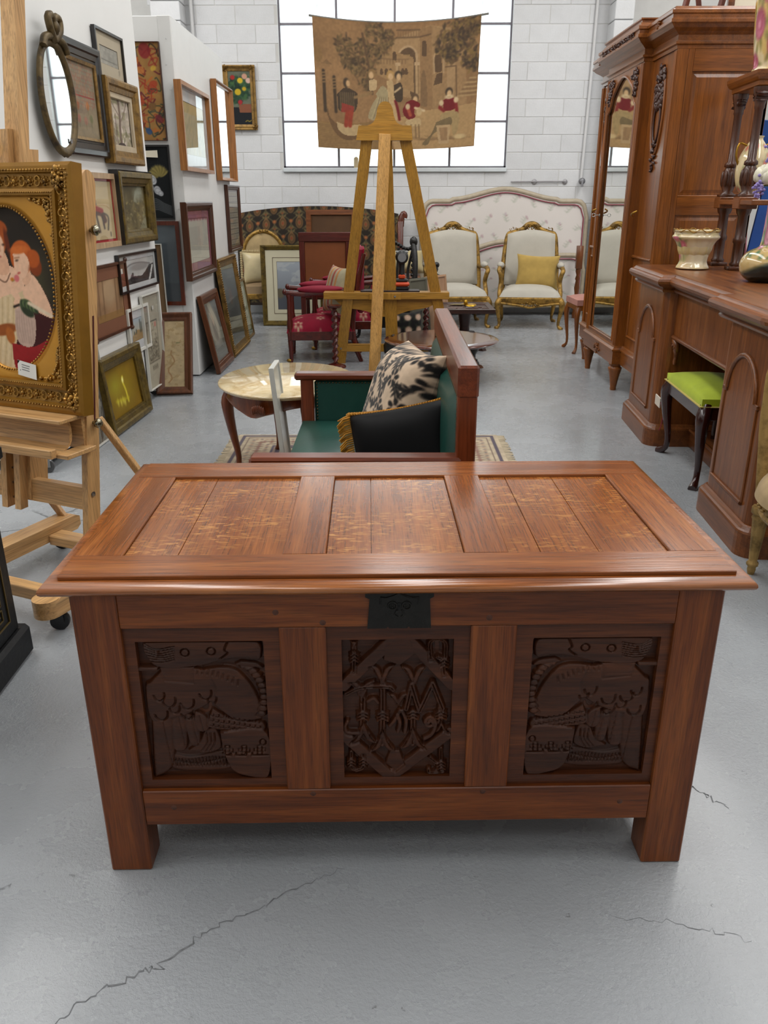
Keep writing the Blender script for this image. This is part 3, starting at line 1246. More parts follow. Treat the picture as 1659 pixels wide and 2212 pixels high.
# ------------------------------------------------------------------ green leather settee
mx, my, mz = (wood('settee_mahogany', '#431808', '#8a4222', a, .3, .15) for a in 'xyz')
GREEN = plain('green_leather', '#123f36', .36, 0, .14, 5, .12, 45, .1)
NAIL = plain('nail_heads', '#5a4a33', .35, .9, .1)
st = thing('leather_settee', 'small green leather settee with mahogany frame seen side-on behind the coffer', 'settee', (-.06, 2.845, 0), -PI / 2)
HW = .625
for x in (-HW, HW - .05):
    MB().box((x, .255, 0), (x + .05, .31, .80), .004).build('back_leg', mz, st)
    MB().box((x, -.32, 0), (x + .05, -.265, .575), .004).build('front_leg', mz, st)
    MB().box((x - .008, -.345, .572), (x + .058, .27, .602), .008).build('arm_rail', my, st)
    ap = MB()
    xi = x + .025
    ap.box((xi - .018, -.262, .34), (xi + .018, .25, .572), .012)
    ap = ap.build('arm_panel', GREEN, st)
    nb = MB()
    for s_ in (-1, 1):
        xx = xi + s_ * .019
        nails(nb, [(xx, -.25, .36 + k * .014) for k in range(15)] + [(xx, -.25 + k * .014, .56) for k in range(36)], .0042)
    nb.build('nail_heads', NAIL, ap)['kind'] = 'stuff'
bk = MB().box((-HW - .004, .253, .775), (HW + .004, .313, .868), .007).build('top_rail', mx, st)
soft = MB()


def bfn(u, v):
    a, b = 2 * u - 1, 2 * v - 1
    e = max(0, (1 - a ** 8)) ** .5 * max(0, (1 - b ** 8)) ** .5
    return (a * (HW - .05), .268 - .035 * e - .012 * (1 - b * b) * e, lerp(.35, .778, v))


bp = soft.grid(bfn, 24, 14).build('back_panel', GREEN, st)
nb = MB()
nails(nb, [((HW - .054) * s_, .258, .37 + k * .0145) for s_ in (-1, 1) for k in range(28)] + [(-HW + .06 + k * .0145, .258, .772) for k in range(79)], .0045)
nb.build('nail_heads', NAIL, bp)['kind'] = 'stuff'
MB().box((-HW + .05, .27, .30), (HW - .05, .30, .775)).build('back_board', GREEN, st)
sm = MB()
soft_box(sm, -HW + .05, HW - .05, -.315, .25, .32, .405, .03, 12)
sm.build('seat', GREEN, st)
MB().box((-HW + .05, -.325, .255), (HW - .05, -.295, .345), .006).build('front_rail', mx, st)
for x in (-HW + .01, HW - .04):
    MB().box((x, -.265, .255), (x + .03, .255, .33), .004).build('side_rail', my, st)

# cushions on the settee
a = Art(150, 150, '#c2ab92', .48, .48)
a.mott(.07, 30, 3, 2)
K = '#141211'
rr = random.Random(4)
for q_ in range(20):
    cx, cy = .05 + .125 * (q_ % 4) + (.06 if (q_ // 4) % 2 else 0), .05 + .1 * (q_ // 4)
    rot = rr.random() * 6
    for k in range(6):
        an = rot + k * 1.047
        a.ell(cx + .022 * math.cos(an), cy + .02 * math.sin(an), .016, .010, K, an)
    a.ell(cx, cy, .011, .011, '#b59c84')
    for k in range(3):
        an = rot + k * 2.1
        p = [(cx + d * math.cos(an + d * 5), cy + d * math.sin(an + d * 5)) for d in np.linspace(.025, .085, 8)]
        a.line(p, .006, K)
        for q in p[2::2]:
            a.ell(q[0] + .012, q[1] + .004, .013, .0045, K, an + .9)
            a.ell(q[0] - .010, q[1] + .006, .013, .0045, K, an - .7)
    for k in range(6):
        an = rot + k * 1.047 + .5
        a.ell(cx + .021 * math.cos(an), cy + .021 * math.sin(an), .008, .003, '#b59c84', an)
M1 = Matrix.Translation((.065, 2.90, .575)) @ Matrix.Rotation(-PI / 2 + .22, 4, 'Z') @ Matrix.Rotation(-.33, 4, 'X') @ Matrix.Rotation(-.06, 4, 'Y')
c1 = painted_cushion('damask_cushion', .50, .47, .26, a, FAB, None, M1)
tag(c1, 'plump beige cushion with black floral damask pattern on the green settee', 'cushion')
SAT = plain('black_satin', '#040405', .5, 0, .2, 6, .05, 20, 0, .12)
GOLDF = plain('gold_braid', '#a9741c', .5, .2, .3, 60, .6, 120)
t = thing('black_cushion', 'black satin cushion with gold braid and fringe on the green settee', 'cushion', (.055, 2.52, .515))
M2 = Matrix.Rotation(-.34, 4, 'Z') @ Matrix.Rotation(-.30, 4, 'X') @ Matrix.Rotation(-.25, 4, 'Y')
MB().cushion(.36, .33, .13, 24, M2, .05).build('cover', SAT, t)
mb = MB()
n = 40
for k in range(n):
    x = -.178 + .356 * k / (n - 1)
    z_ = .163 - .012 * (1 - (x / .18) ** 2)
    mb.tube([tuple(M2 @ Vector((x - .006, .004, z_))), tuple(M2 @ Vector((x + .006, -.004, z_ + .003)))], .0062, 6)
mb.build('braid', GOLDF, t)
mb = MB()
for k in range(46):
    z_ = -.16 + .32 * k / 45
    x = -.172
    q = rng.uniform(-.006, .006)
    mb.tube([tuple(M2 @ Vector((x, -.004, z_))), tuple(M2 @ Vector((x - .02, -.012 + q, z_ - .004))), tuple(M2 @ Vector((x - .045, -.01 + q, z_ - .018 + q)))], .0034, 5)
mb.build('fringe', GOLDF, t)['kind'] = 'stuff'

# silver framed mirror panel beside the settee
t = thing('silver_framed_sheet', 'thin pale silver-edged sheet leaning on edge between the marble table and the settee', 'sheet', (-.452, 3.51, 0), PI / 2, None, -.085)
SIL = plain('silver_leaf', '#c9cac4', .35, .2, .04)
f_ = MB().frame(.20, .62, [(0, .008), (0, -.010), (.003, -.013), (.010, -.012), (.011, .0), (.011, .008)], .006).build('frame', SIL, t)
MB().box((-.09, -.006, .016), (.09, .004, .616)).build('sheet', plain('pale_sheet', '#b9bdb8', .22, 0, .04, 6), t)

# ------------------------------------------------------------------ marble topped oval table
m_, nt, P_, N_, L_ = newmat('cream_marble')
v_ = coords(N_, L_)
n1 = noise(N_, L_, v_, 9, 7, .65, 1.5)
n2 = noise(N_, L_, v_, 30, 5, .6, .5)
c_ = ramp(N_, L_, n1, [(.3, '#c4a97a'), (.45, '#dcc69a'), (.62, '#e6d5b0'), (.8, '#d2b888')])
c_ = mixc(N_, L_, c_, ramp(N_, L_, n2, [(.35, .9), (.6, 1.02)]), .8, 'MULTIPLY')
L_.new(c_, P_.inputs['Base Color'])
P_.inputs['Roughness'].default_value = .08
P_.inputs['Coat Weight'].default_value = .5
P_.inputs['Coat Roughness'].default_value = .03
MARBLE = m_
CHER = ('cherry', '#451b0a', '#8a4319')
t = thing('marble_table', 'oval coffee table with cream marble top and cabriole legs left of the settee', 'table', (-.5, 3.93, 0))
E = T() @ Matrix.Diagonal((.335, .41, 1, 1))
MB().lathe([(0, .452), (.955, .452), (.97, .455), (.975, .460), (.99, .462), (1.0, .466), (.998, .471), (.98, .475), (0, .4755)], 56, E).build('marble_top', MARBLE, t)
ap = MB()
na = 96


def apz(a):
    return .385 + .02 * math.cos(4 * (a - .35)) - .012 * max(0, math.cos(4 * (a - .35 + PI / 4))) ** 6


vs, fs = [], []
for i in range(na):
    a = 2 * PI * i / na
    for (k, z_) in ((.86, apz(a)), (.905, apz(a) + .006), (.885, apz(a) + .018), (.90, .452), (.83, .452), (.83, apz(a))):
        vs.append((.335 * k * math.cos(a), .41 * k * math.sin(a), z_))
for i in range(na):
    k = (i + 1) % na
    for j in range(6):
        l = (j + 1) % 6
        fs.append((i * 6 + j, k * 6 + j, k * 6 + l, i * 6 + l))
ap.add(vs, fs, True).build('apron', wood(*CHER, 'z', .3, .3), t)
legs = [(-.275, -.10), (.13, -.345), (-.11, .345), (.285, .10)]
for (x, y) in legs:
    an = math.atan2(y, x)
    lg = cab_leg(MB(), x * .93, y * .93, an, .445, .028, .024, .026).build('leg', wood(*CHER, 'z', .3, .3), t)
    kb = MB()
    for k in range(5):
        kb.ell((x * 1.02 + .01 * math.cos(an + 1.57) * (k - 2), y * 1.02 + .01 * math.sin(an + 1.57) * (k - 2), .385 - .012 * abs(k - 2) + .03), (.008, .008, .02), 6, 5)
    kb.build('knee_carving', wood(*CHER, 'z', .3, .3), lg)
for (x, y) in ((-.09, -.385), (.25, -.20), (-.29, .17)):
    an = math.atan2(y, x)
    sh = MB()
    for k in range(7):
        b = -.9 + k * .3
        px, py = x + .028 * b * -math.sin(an), y + .028 * b * math.cos(an)
        sh.ell((px, py, .402 + .01 * math.cos(b * 1.5)), (.009, .009, .02), 6, 5)
    sh.build('shell_carving', wood(*CHER, 'z', .3, .3), t)

# rug
a = Art(230, 270, '#ab9c84', 1.5, 1.8)
a.mott(.12, 40, 3, 2)


def border(ins, wd, c):
    a.rect(ins, ins, 1.5 - ins, ins + wd, c).rect(ins, 1.8 - ins - wd, 1.5 - ins, 1.8 - ins, c).rect(ins, ins, ins + wd, 1.8 - ins, c).rect(1.5 - ins - wd, ins, 1.5 - ins, 1.8 - ins, c)


border(.02, .025, '#4e4550')
border(.06, .012, '#6c5a50')
border(.22, .05, '#514a58')
border(.235, .012, '#8d7b70')
rr = random.Random(3)
for (ins, n1_, n2_) in ((.10, 44, 54), (.145, 30, 38), (.19, 44, 54)):
    for n_, ver in ((n1_, 0), (n2_, 1)):
        for k in range(n_):
            d = ins + (1.5 + .3 * ver - 2 * ins) * (k + .5) / n_
            for far in (0, 1):
                x, y = (d, ins if not far else 1.8 - ins) if not ver else (ins if not far else 1.5 - ins, d)
                if ins == .145:
                    for q in range(4):
                        a.ell(x + .013 * math.cos(q * 1.57), y + .013 * math.sin(q * 1.57), .011, .007, '#6d5648' if k % 2 else '#7b6d62', q * 1.57)
                    a.ell(x, y, .007, .007, '#8c5048')
                else:
                    a.ell(x, y, .010, .006, '#5a4f50' if k % 2 else '#8a6a58', rr.random() * 3)
for k in range(190):
    x, y = rr.uniform(.30, 1.20), rr.uniform(.30, 1.50)
    if k % 3 == 0:
        for q in range(5):
            a.ell(x + .02 * math.cos(q * 1.257), y + .02 * math.sin(q * 1.257), .014, .008, '#75644e', q * 1.257)
        a.ell(x, y, .009, .009, '#8a5a4e')
    else:
        r0 = rr.random() * 6
        a.line([(x + d * math.cos(r0 + d * 22), y + d * math.sin(r0 + d * 22)) for d in np.linspace(0, .07, 8)], .007, '#665a46')
t = thing('patterned_rug', 'small beige and grey-blue patterned rug under the settee and marble table', 'rug', (-.12, 3.65, 0))
MB().box((-.75, -.9, .0005), (.75, .9, .0085)).build('backing', plain('rug_back', '#6e6354', .9), t)
canvas('pile', a, 1.5, 1.8, FAB, t, fn=lambda u, v: (-.75 + 1.5 * u, -.9 + 1.8 * v, .0096))
mb = MB()
for s_ in (-1, 1):
    for k in range(150):
        y = -.89 + 1.78 * k / 149
        q = rng.uniform(-.006, .006)
        mb.tube([(s_ * .745, y, .006), (s_ * .775, y + q, .005), (s_ * rng.uniform(.785, .80), y + 2 * q, .003)], .0026, 4)
mb.build('fringe', plain('rug_fringe', '#b9ab92', .9, 0, .1, 40), t)['kind'] = 'stuff'

# low round table with carved ebony legs
t = thing('low_round_table', 'low round polished mahogany table on dark carved legs behind the settee', 'table', (.405, 6.24, 0))
MB().lathe([(0, .268), (.36, .268), (.41, .272), (.432, .28), (.438, .288), (.432, .296), (.405, .299), (.385, .305), (.36, .305), (0, .305)], 56).build('table_top', wood('polished_mahogany', '#3a160c', '#6d3220', 'x', .08, 1, .7, None, None, .02, .5), t)
for k in range(3):
    an = .82 + k * 2.094
    c, s_ = math.cos(an), math.sin(an)
    lg = MB()
    pth = curve([(.34, .27, .065), (.39, .21, .07), (.36, .14, .055), (.38, .07, .045), (.45, .03, .035)], 14)
    lg.tube([(c * r, s_ * r, z_) for (r, z_, w_) in pth], [w_ for (r, z_, w_) in pth], 10)
    for q in range(16):
        r, z_, w_ = pth[rng.randrange(2, 12)]
        lg.ell((c * r + rng.uniform(-.04, .04), s_ * r + rng.uniform(-.04, .04), z_ + rng.uniform(-.02, .02)), (.02, .02, .016), 6, 5)
    lg = lg.build('carved_leg', EBON, t)
    MB().prism([(-.035, 0), (.05, 0), (.02, .025), (-.02, .04)], -.03, .03, T(c * .47, s_ * .47, 0, 0, 0, an)).build('foot', wood(*WALNUT, 'x'), lg)
MB().lathe([(.1, .2), (.12, .22), (.12, .268)], 20).build('centre_boss', EBON, t)

# ------------------------------------------------------------------ pine display easel with a drill on its tray
pz, px_ = wood(*PINEY, 'z', .4, .1, .7, None, None, .05), wood(*PINEY, 'x', .4, .1, .7, None, None, .05)
t = thing('pine_easel', 'tall golden pine easel standing in the middle in front of the hanging tapestry', 'easel', (0, 6.8, 0))
FRONT = Vector((0, -.2, 1.77))
MB().bar((-.41, 0, 0), (-.155, -.2, 1.78), .085, .03, (0, 1, 0)).build('leg', pz, t)
MB().bar((.515, 0, 0), (.105, -.2, 1.78), .085, .03, (0, 1, 0)).build('leg', pz, t)
MB().bar((-.115, -.5, 0), (-.03, -.24, 1.74), .088, .05, (0, 1, 0)).build('rear_leg', wood('pale_pine', '#b5843f', '#cf9f5c', 'z', .4, .1, .7, None, None, .05), t)
MB().bar((.03, -.012, .09), (-.03, -.19, 1.78), .10, .035, (0, 1, 0)).build('mast', pz, t)
hd = [(-.195, 1.68), (.145, 1.68), (.205, 1.69), (.19, 1.785)]
MB().prism([(-.245, 1.70), (.175, 1.70), (.165, 1.80), (-.225, 1.80)], -.245, -.165).build('head_block', px_, t)
cr = curve([(-.165, 1.80), (-.12, 1.82), (-.096, 1.865), (-.086, 1.915), (-.064, 1.95), (-.03, 1.962), (.004, 1.95), (.026, 1.915), (.036, 1.865), (.06, 1.82), (.105, 1.80)], 36)
MB().prism(cr, -.225, -.185).build('crown', px_, t)
MB().box((-.53, -.10, .535), (.49, .02, .592), .004).build('tray', px_, t)
br = curve([(-.45, .535), (-.36, .47), (-.2, .44), (-.02, .39), (.17, .44), (.33, .47), (.42, .535)], 24)
MB().prism(br, -.055, -.02).build('tray_bracket', px_, t)
MB().box((-.16, -.115, .535), (.1, -.1, .585), .002).build('clamp', pz, t)
MB().box((-.40, -.03, .10), (.49, .0, .165), .003).build('cross_bar', px_, t)
for (x, y, z_) in ((-.40, -.045, .13), (.03, -.045, .13), (.05, -.12, .56)):
    MB().lathe([(0, .006), (.008, .005), (.009, 0), (0, 0)], 10, T(x, y, z_, PI / 2)).build('bolt', STEEL, t)
# drill
OR = plain('orange_plastic', '#c8471b', .4, 0, .05)
t = thing('cordless_drill', 'orange and black cordless drill standing on the pine easel tray', 'drill', (.105, 6.765, .606))
MB().box((-.058, -.05, .0), (.058, .055, .03), .008).box((-.05, -.045, .062), (.05, .05, .085), .008).build('battery', BLACKP, t)
MB().box((-.062, -.056, .03), (.062, .058, .062), .012).box((-.028, -.03, .085), (.028, .035, .12), .01).build('housing', OR, t)
MB().tube([(0, 0, .10), (0, .006, .16), (0, .012, .23)], [.026, .023, .028], 10).build('grip', BLACKP, t)
MB().lathe([(0, -.08), (.042, -.075), (.052, -.05), (.052, .05), (.045, .09), (.03, .12), (.012, .17), (0, .17)], 20, T(0, 0, .255, -PI / 2)).build('body', BLACKP, t)
MB().lathe([(.026, 0), (.034, 0), (.034, .004), (.026, .004)], 18, T(0, -.079, .255, PI / 2)).box((-.05, -.04, .285), (.05, .06, .3), .006).build('badge_ring', plain('grey_plastic', '#77787a', .4), t)
tp = MB().box((-.27, -.06, 0), (.21, .06, .012), .003).build('black_shelf_board', plain('dark_board', '#2b1a17', .4), None)
tp.location = (.04, 6.765, .593)
tag(tp, 'thin dark board lying on the pine easel tray under the drill', 'board')

# ------------------------------------------------------------------ studio easel with gilt framed portrait at the left
bz, bx, by = (wood(*BEECH, a, .4, .15, .6, None, None, .05) for a in 'zxy')
RZE = -math.atan2(.39, .92)
LEAN = math.radians(9.3)
t = thing('studio_easel', 'beech studio easel on castors carrying the gilt portrait at the left edge', 'easel', (-1.06, 2.70, 0), RZE)


def ly(y, z_):
    """y of a point on the leaning frame plane"""
    return y + (z_ - .61) * math.tan(LEAN)


def lbar(mb, x0, x1, y0, y1, z0, z1):
    vs = [(x, y + (z_ - .61) * math.tan(LEAN), z_) for z_ in (z0, z1) for y in (y0, y1) for x in (x0, x1)]
    return mb.add(vs, [(0, 2, 3, 1), (4, 5, 7, 6), (0, 1, 5, 4), (2, 6, 7, 3), (0, 4, 6, 2), (1, 3, 7, 5)])


for x in (-.054, -.73):
    mb = MB()
    lbar(mb, x, x + .026, .055, .117, .09, 1.345)
    vs = []
    mb.prism([(.031 * math.cos(a), .045 * math.sin(a)) for a in np.linspace(0, PI, 12)], 0, .026, T(x, ly(.086, 1.345), 1.345, 0, 0, PI / 2) @ T(0, -.026, 0))
    po = MB()
    o = mb.build('post', bz, t)
    lbar(po, x + .0255, x + .0275, .092, .099, .54, .92).build('slot', plain('slot_red', '#4a1008', .6), o)
for (z_, y) in ((.555, .1), (1.2, .1)):
    MB().lathe([(.006, 0), (.006, .012), (.016, .016), (.018, .026), (.012, .034), (0, .036)], 14, T(-.028, ly(y - .012, z_), z_, 0, PI / 2)).build('knob', plain('polished_brass', '#8f8a78', .2, 1, .05), t)
MB().lathe([(.008, 0), (.010, .004), (0, .006)], 10, T(-.028, ly(.08, .30), .30, 0, PI / 2)).build('screw', STEEL, t)
# mast in two sections
mb = MB()
lbar(mb, -.372, -.315, .10, .155, .25, 1.46)
mb.build('mast_sleeve', bz, t)
mb = MB()
lbar(mb, -.362, -.300, .055, .10, .25, 2.6)
mb.build('mast', bz, t)
mb = MB()
lbar(mb, -.402, -.325, .03, .1, 1.40, 1.52)
hb = mb.build('head_clamp', bz, t)
kn = MB()
for k in range(6):
    a = k * PI / 3
    kn.ell((-.40 + .014 * math.cos(a), ly(.0, 1.47), 1.47 + .014 * math.sin(a)), (.009, .014, .009), 8, 5)
kn.lathe([(0, -.02), (.016, -.015), (.016, .015), (.006, .02), (.006, .05), (0, .05)], 14, T(-.40, ly(.0, 1.47), 1.47, PI / 2) @ T(0, 0, -.025))
kn.build('star_knob', BLACKP, hb)
for x in (-.41, -.345):
    mb = MB()
    lbar(mb, x, x + .028, .02, .055, .22, .56)
    mb.build('ratchet_slat', bz, t)
mb = MB()
for k in range(5):
    z_ = .25 + .055 * k
    mb.box((-.382, ly(.045, z_), z_), (-.345, ly(.05, z_), z_ + .006), 0)
mb.build('ratchet_teeth', STEEL, t)
# ledge and curved trough
mb = MB()
mb.box((-.70, -.085, .585), (-.02, .055, .60), .003)
mb.build('ledge', bx, t)
tr_ = curve([(-.02, .585), (-.012, .55), (-.022, .50), (-.06, .478), (-.085, .478)], 12)
pts = [(y, z_) for (y, z_) in tr_] + [(y + .012, z_) for (y, z_) in tr_[::-1]]
vs, fs = [], []
for (y, z_) in pts:
    vs += [(-.70, y, z_), (-.055, y, z_)]
n = len(pts)
fs = [(2 * i, 2 * ((i + 1) % n), 2 * ((i + 1) % n) + 1, 2 * i + 1) for i in range(n)]
fs += [tuple(2 * i for i in range(n))[::-1], tuple(2 * i + 1 for i in range(n))]
fix_normals(MB().add(vs, fs).build('trough', bx, t))
MB().box((-.70, .03, .47), (-.035, .052, .586)).build('trough_back', bx, t)
MB().box((-.70, -.115, .468), (-.05, -.085, .50), .003).box((-.055, -.09, .466), (-.0, .05, .482), .002).build('trough_lip', bx, t)
MB().tube([(-.47 + .016 * math.cos(a), -.06, .45 + .018 * math.sin(a)) for a in np.linspace(0, 2 * PI, 15)[:-1]], .003, 6, True).build('ring_pull', STEEL, t)
mb = MB()
lbar(mb, -.70, -.053, .06, .09, .245, .325)
mb.build('cross_rail', bx, t)
# base
MB().prism([(-.42, .07), (-.40, .07), (.27, .07), (.29, .085), (.29, .12), (.27, .13), (-.40, .13), (-.42, .12)], 0, .085, T(.2, 0, 0, 0, 0, PI / 2)).build('skid', by, t)
MB().prism([(-.38, .07), (.17, .07), (.19, .085), (.19, .12), (.17, .13), (-.38, .13)], 0, .08, T(-.27, 0, 0, 0, 0, PI / 2)).build('skid', by, t)
MB().lathe([(0, .0705), (.0425, .0705), (.0425, .1295), (0, .1295)], 20, T(.1575, -.42, 0)).build('skid_end', by, t)
MB().box((-.33, -.375, .075), (.13, -.33, .12), .003).build('front_bar', bx, t)
MB().box((-.272, .02, .06), (.13, .09, .098), .003).build('rear_bar', bx, t)
MB().bar((-.04, .12, .56), (.16, .26, .12), .028, .022, (0, 1, 0)).build('strut', bz, t)
MB().bar((-.62, .10, .56), (-.31, .15, .12), .03, .02, (0, 1, 0)).build('strut', bz, t)
for (x, y) in ((.16, -.38), (.16, .22), (-.31, .12), (-.31, -.3)):
    caster(t, x, y, .031, .6, BLACKP, BLACKP)

# portrait in a gilt frame
OG = gilt('old_gold', '#b0853e', '#4c3314', .34, .65, 45)
OGF = plain('gold_paint', '#8a6118', .42, .4, .14, 9, .1, 60)
W_, H_ = .676, .815
PLEAN = math.radians(6.6)
t = thing('gilt_portrait', 'ornate gilt framed oval portrait of two red-haired young women on the studio easel', 'framed painting', (-1.047, 2.695, .601), RZE, None, -PLEAN)
xc = -.338
FM = T(xc, 0, 0)


def shifted(mb):
    mb.v = [(x + xc, y, z_) for (x, y, z_) in mb.v]
    return mb


shifted(MB().frame(W_, H_, [(0, .044), (0, -.003), (.012, -.006), (.030, -.006), (.034, .008), (.078, .012), (.080, .002), (.09, -.002), (.10, .0), (.103, .012), (.103, .044)])).build('frame', OGF, t)
# carved scroll border, rope edge and beads
cb = MB()
ins = .056
rg = random.Random(11)


def perim(i_, n):
    x0, x1, z0, z1 = -W_ / 2 + i_, W_ / 2 - i_, i_, H_ - i_
    L = 2 * (x1 - x0 + z1 - z0)
    for k in range(n):
        d = L * k / n
        if d < x1 - x0:
            yield (x0 + d, z0, 0)
        elif d < x1 - x0 + z1 - z0:
            yield (x1, z0 + d - (x1 - x0), 1)
        elif d < 2 * (x1 - x0) + z1 - z0:
            yield (x1 - (d - (x1 - x0) - (z1 - z0)), z1, 0)
        else:
            yield (x0, z1 - (d - 2 * (x1 - x0) - (z1 - z0)), 1)


for k, (x, z_, vert) in enumerate(perim(ins, 76)):
    sc = 1
    if k % 2 == 0:
        cb.ell((x, .008, z_), (.008, .009, .008), 8, 6)
        for q in range(7):
            a = q * .9
            cb.ell((x + .0135 * math.cos(a), .009, z_ + .0135 * math.sin(a)), (.0036, .005, .0036), 6, 4)
    else:
        for s_ in (-1, 1):
            pth = []
            for q in range(9):
                a = q * .62
                r = .0145 * (1 - q / 11)
                u, w_ = r * math.cos(a), s_ * (r * math.sin(a) + .004)
                pth.append((x + (w_ if vert else u), .006, z_ + (u if vert else w_)))
            cb.tube(pth, [.0036 * (1 - q / 12) for q in range(9)], 5)
for (sx, sz) in ((-1, 0), (1, 0), (-1, 1), (1, 1)):
    for k in range(26):
        a, r = rg.random() * 6.28, .034 * math.sqrt(rg.random())
        cb.ell((sx * (W_ / 2 - .05) + r * math.cos(a), rg.uniform(-.008, .004), (H_ - .05 if sz else .05) + r * math.sin(a)), (rg.uniform(.005, .012), .010, rg.uniform(.005, .012)), 6, 4)
shifted(cb).build('scroll_border', OG, t)['kind'] = 'stuff'
rp = MB()
for (i_, n, r) in ((.024, 210, .0048), (.092, 230, .0034)):
    for k, (x, z_, vert) in enumerate(perim(i_, n)):
        rp.ell((x, -.008 if i_ < .05 else -.003, z_), (r * (.7 if vert else 1.0), r, r * (1.0 if vert else .7)), 6, 4)
shifted(rp).build('beading', OG, t)['kind'] = 'stuff'
# spandrel with oval opening
OX, OZ, RX, RZ = 0, H_ * .5, .218, .272
sp = MB()
n = 64
vs, fs = [], []
w2, h2 = W_ / 2 - .10, H_ / 2 - .10
for i in range(n):
    a = 2 * PI * i / n
    c, s_ = math.cos(a), math.sin(a)
    k = min(w2 / max(abs(c), 1e-6), h2 / max(abs(s_), 1e-6))
    vs += [(c * k, .018, OZ + s_ * k), (RX * 1.10 * c, .014, OZ + RZ * 1.08 * s_), (RX * c, .024, OZ + RZ * s_), (RX * c, .035, OZ + RZ * s_)]
for i in range(n):
    k = (i + 1) % n
    for j in range(3):
        fs.append((4 * i + j, 4 * i + j + 1, 4 * k + j + 1, 4 * k + j)[::-1])
fix_normals(shifted(sp.add(vs, fs, True)).build('oval_slip', plain('gold_slip', '#b57f20', .38, .35, .12, 7), t))
ov = MB()
for k in range(120):
    a = 2 * PI * k / 120
    ov.ell((RX * 1.01 * math.cos(a), .013, OZ + RZ * 1.01 * math.sin(a)), (.0042, .005, .0042), 6, 4)
shifted(ov).build('oval_beading', OG, t)['kind'] = 'stuff'
for sx in (-1, 1):
    for sz in (-1, 1):
        ov = MB()
        for k in range(34):
            q = rg.random()
            e = rg.uniform(0, .035)
            if rg.random() < .5:
                x, z_ = w2 - .012 - e * (1 - q) * .9, h2 - .01 - q * .12
            else:
                x, z_ = w2 - .012 - q * .09, h2 - .012 - e * (1 - q) * .9
            ov.ell((sx * x, .012, OZ + sz * z_), (rg.uniform(.004, .008), .008, rg.uniform(.004, .009)), 6, 4)
        shifted(ov).build('corner_ornament', OG, t)['kind'] = 'stuff'

a = Art(150, 190, '#221a12', 2 * RX, 2 * RZ)
a.mott(.3, 5, 3)
a.ell(.33, .27, .07, .11, '#4a4a2c', 0, .7, .05)
SK, SKS, HA, HD = '#dcb193', '#b27f62', '#9c4a1a', '#5e260e'


def q(px, py):
    """photo pixel -> oval picture coordinates"""
    u = (px - 14) / 111
    return (RX + u * RX, RZ + ((612 - py) / 183) * RZ)


def pq(*ps):
    return [q(x, y) for (x, y) in ps]


def cq(ps, n=30):
    return curve(pq(*ps), n)


# seated woman at the left, cream dress
a.poly(cq([(-110, 650), (-60, 575), (-25, 560), (12, 562), (45, 585), (52, 640), (30, 700), (20, 800), (-60, 800), (-110, 650)], 50), '#c9b08a')
a.poly(cq([(-50, 600), (-15, 555), (20, 558), (48, 580), (45, 612), (5, 625), (-30, 640), (-50, 600)], 40), SK)
for k in range(16):
    a.line(cq([(-40 + 7 * k, 630), (-42 + 6.5 * k, 690), (-60 + 7 * k, 790)], 10), .0035, '#a68a60' if k % 2 else '#ddc9a4', .6)
a.poly(cq([(-15, 570), (-18, 535), (0, 520), (14, 540), (16, 572), (0, 580), (-15, 570)], 24), '#cf9f80')
a.ell(*q(-4, 500), .035, .052, HA, .1)
a.ell(*q(-6, 515), .028, .042, SK, .1)
a.ell(*q(4, 472), .03, .02, HA, -.5)
a.ell(*q(16, 505), .010, .045, HD, .2)
a.ell(*q(7, 511), .006, .0032, '#3a2414')
a.ell(*q(-12, 512), .005, .0032, '#3a2414')
a.line(pq((-2, 512), (-1, 525), (-5, 528)), .003, '#b27a60')
a.ell(*q(-4, 538), .007, .003, '#a33b34')
a.line(cq([(-20, 580), (5, 595), (18, 575)], 10), .0028, '#3a1f12')
a.ell(*q(-5, 705), .06, .02, '#8c4a1d', .2)
a.ell(*q(8, 718), .02, .03, '#a35a22', .3)
# leaning woman at the right, dark green and crimson dress
a.poly(cq([(60, 640), (80, 600), (95, 610), (112, 655), (112, 690), (98, 740), (70, 770), (20, 780), (30, 700), (60, 640)], 50), '#3a1010')
a.poly(cq([(10, 735), (60, 740), (100, 720), (112, 740), (85, 790), (20, 800), (10, 735)], 40), '#8d1a1c')
a.poly(cq([(52, 600), (66, 575), (82, 590), (98, 620), (110, 655), (108, 670), (80, 660), (55, 640), (45, 615), (52, 600)], 50), SK)
a.poly(cq([(40, 575), (46, 560), (64, 560), (66, 585), (52, 600), (40, 575)], 24), '#d3a587')
a.ell(*q(48, 537), .052, .055, '#b4561c', .2)
a.ell(*q(78, 556), .028, .034, '#7d3610', .4)
a.ell(*q(74, 540), .03, .03, '#a84e18')
a.poly(cq([(28, 530), (40, 520), (60, 535), (64, 560), (52, 582), (40, 585), (30, 565), (28, 530)], 36), SK)
a.ell(*q(42, 521), .04, .014, '#c2652a', .1)
a.ell(*q(36, 545), .006, .003, '#3a2414', .2)
a.line(pq((31, 540), (42, 538)), .002, '#7a4a2a')
a.ell(*q(39, 573), .006, .003, '#a33b34', .3)
a.line(pq((64, 556), (62, 566)), .006, '#b98062')
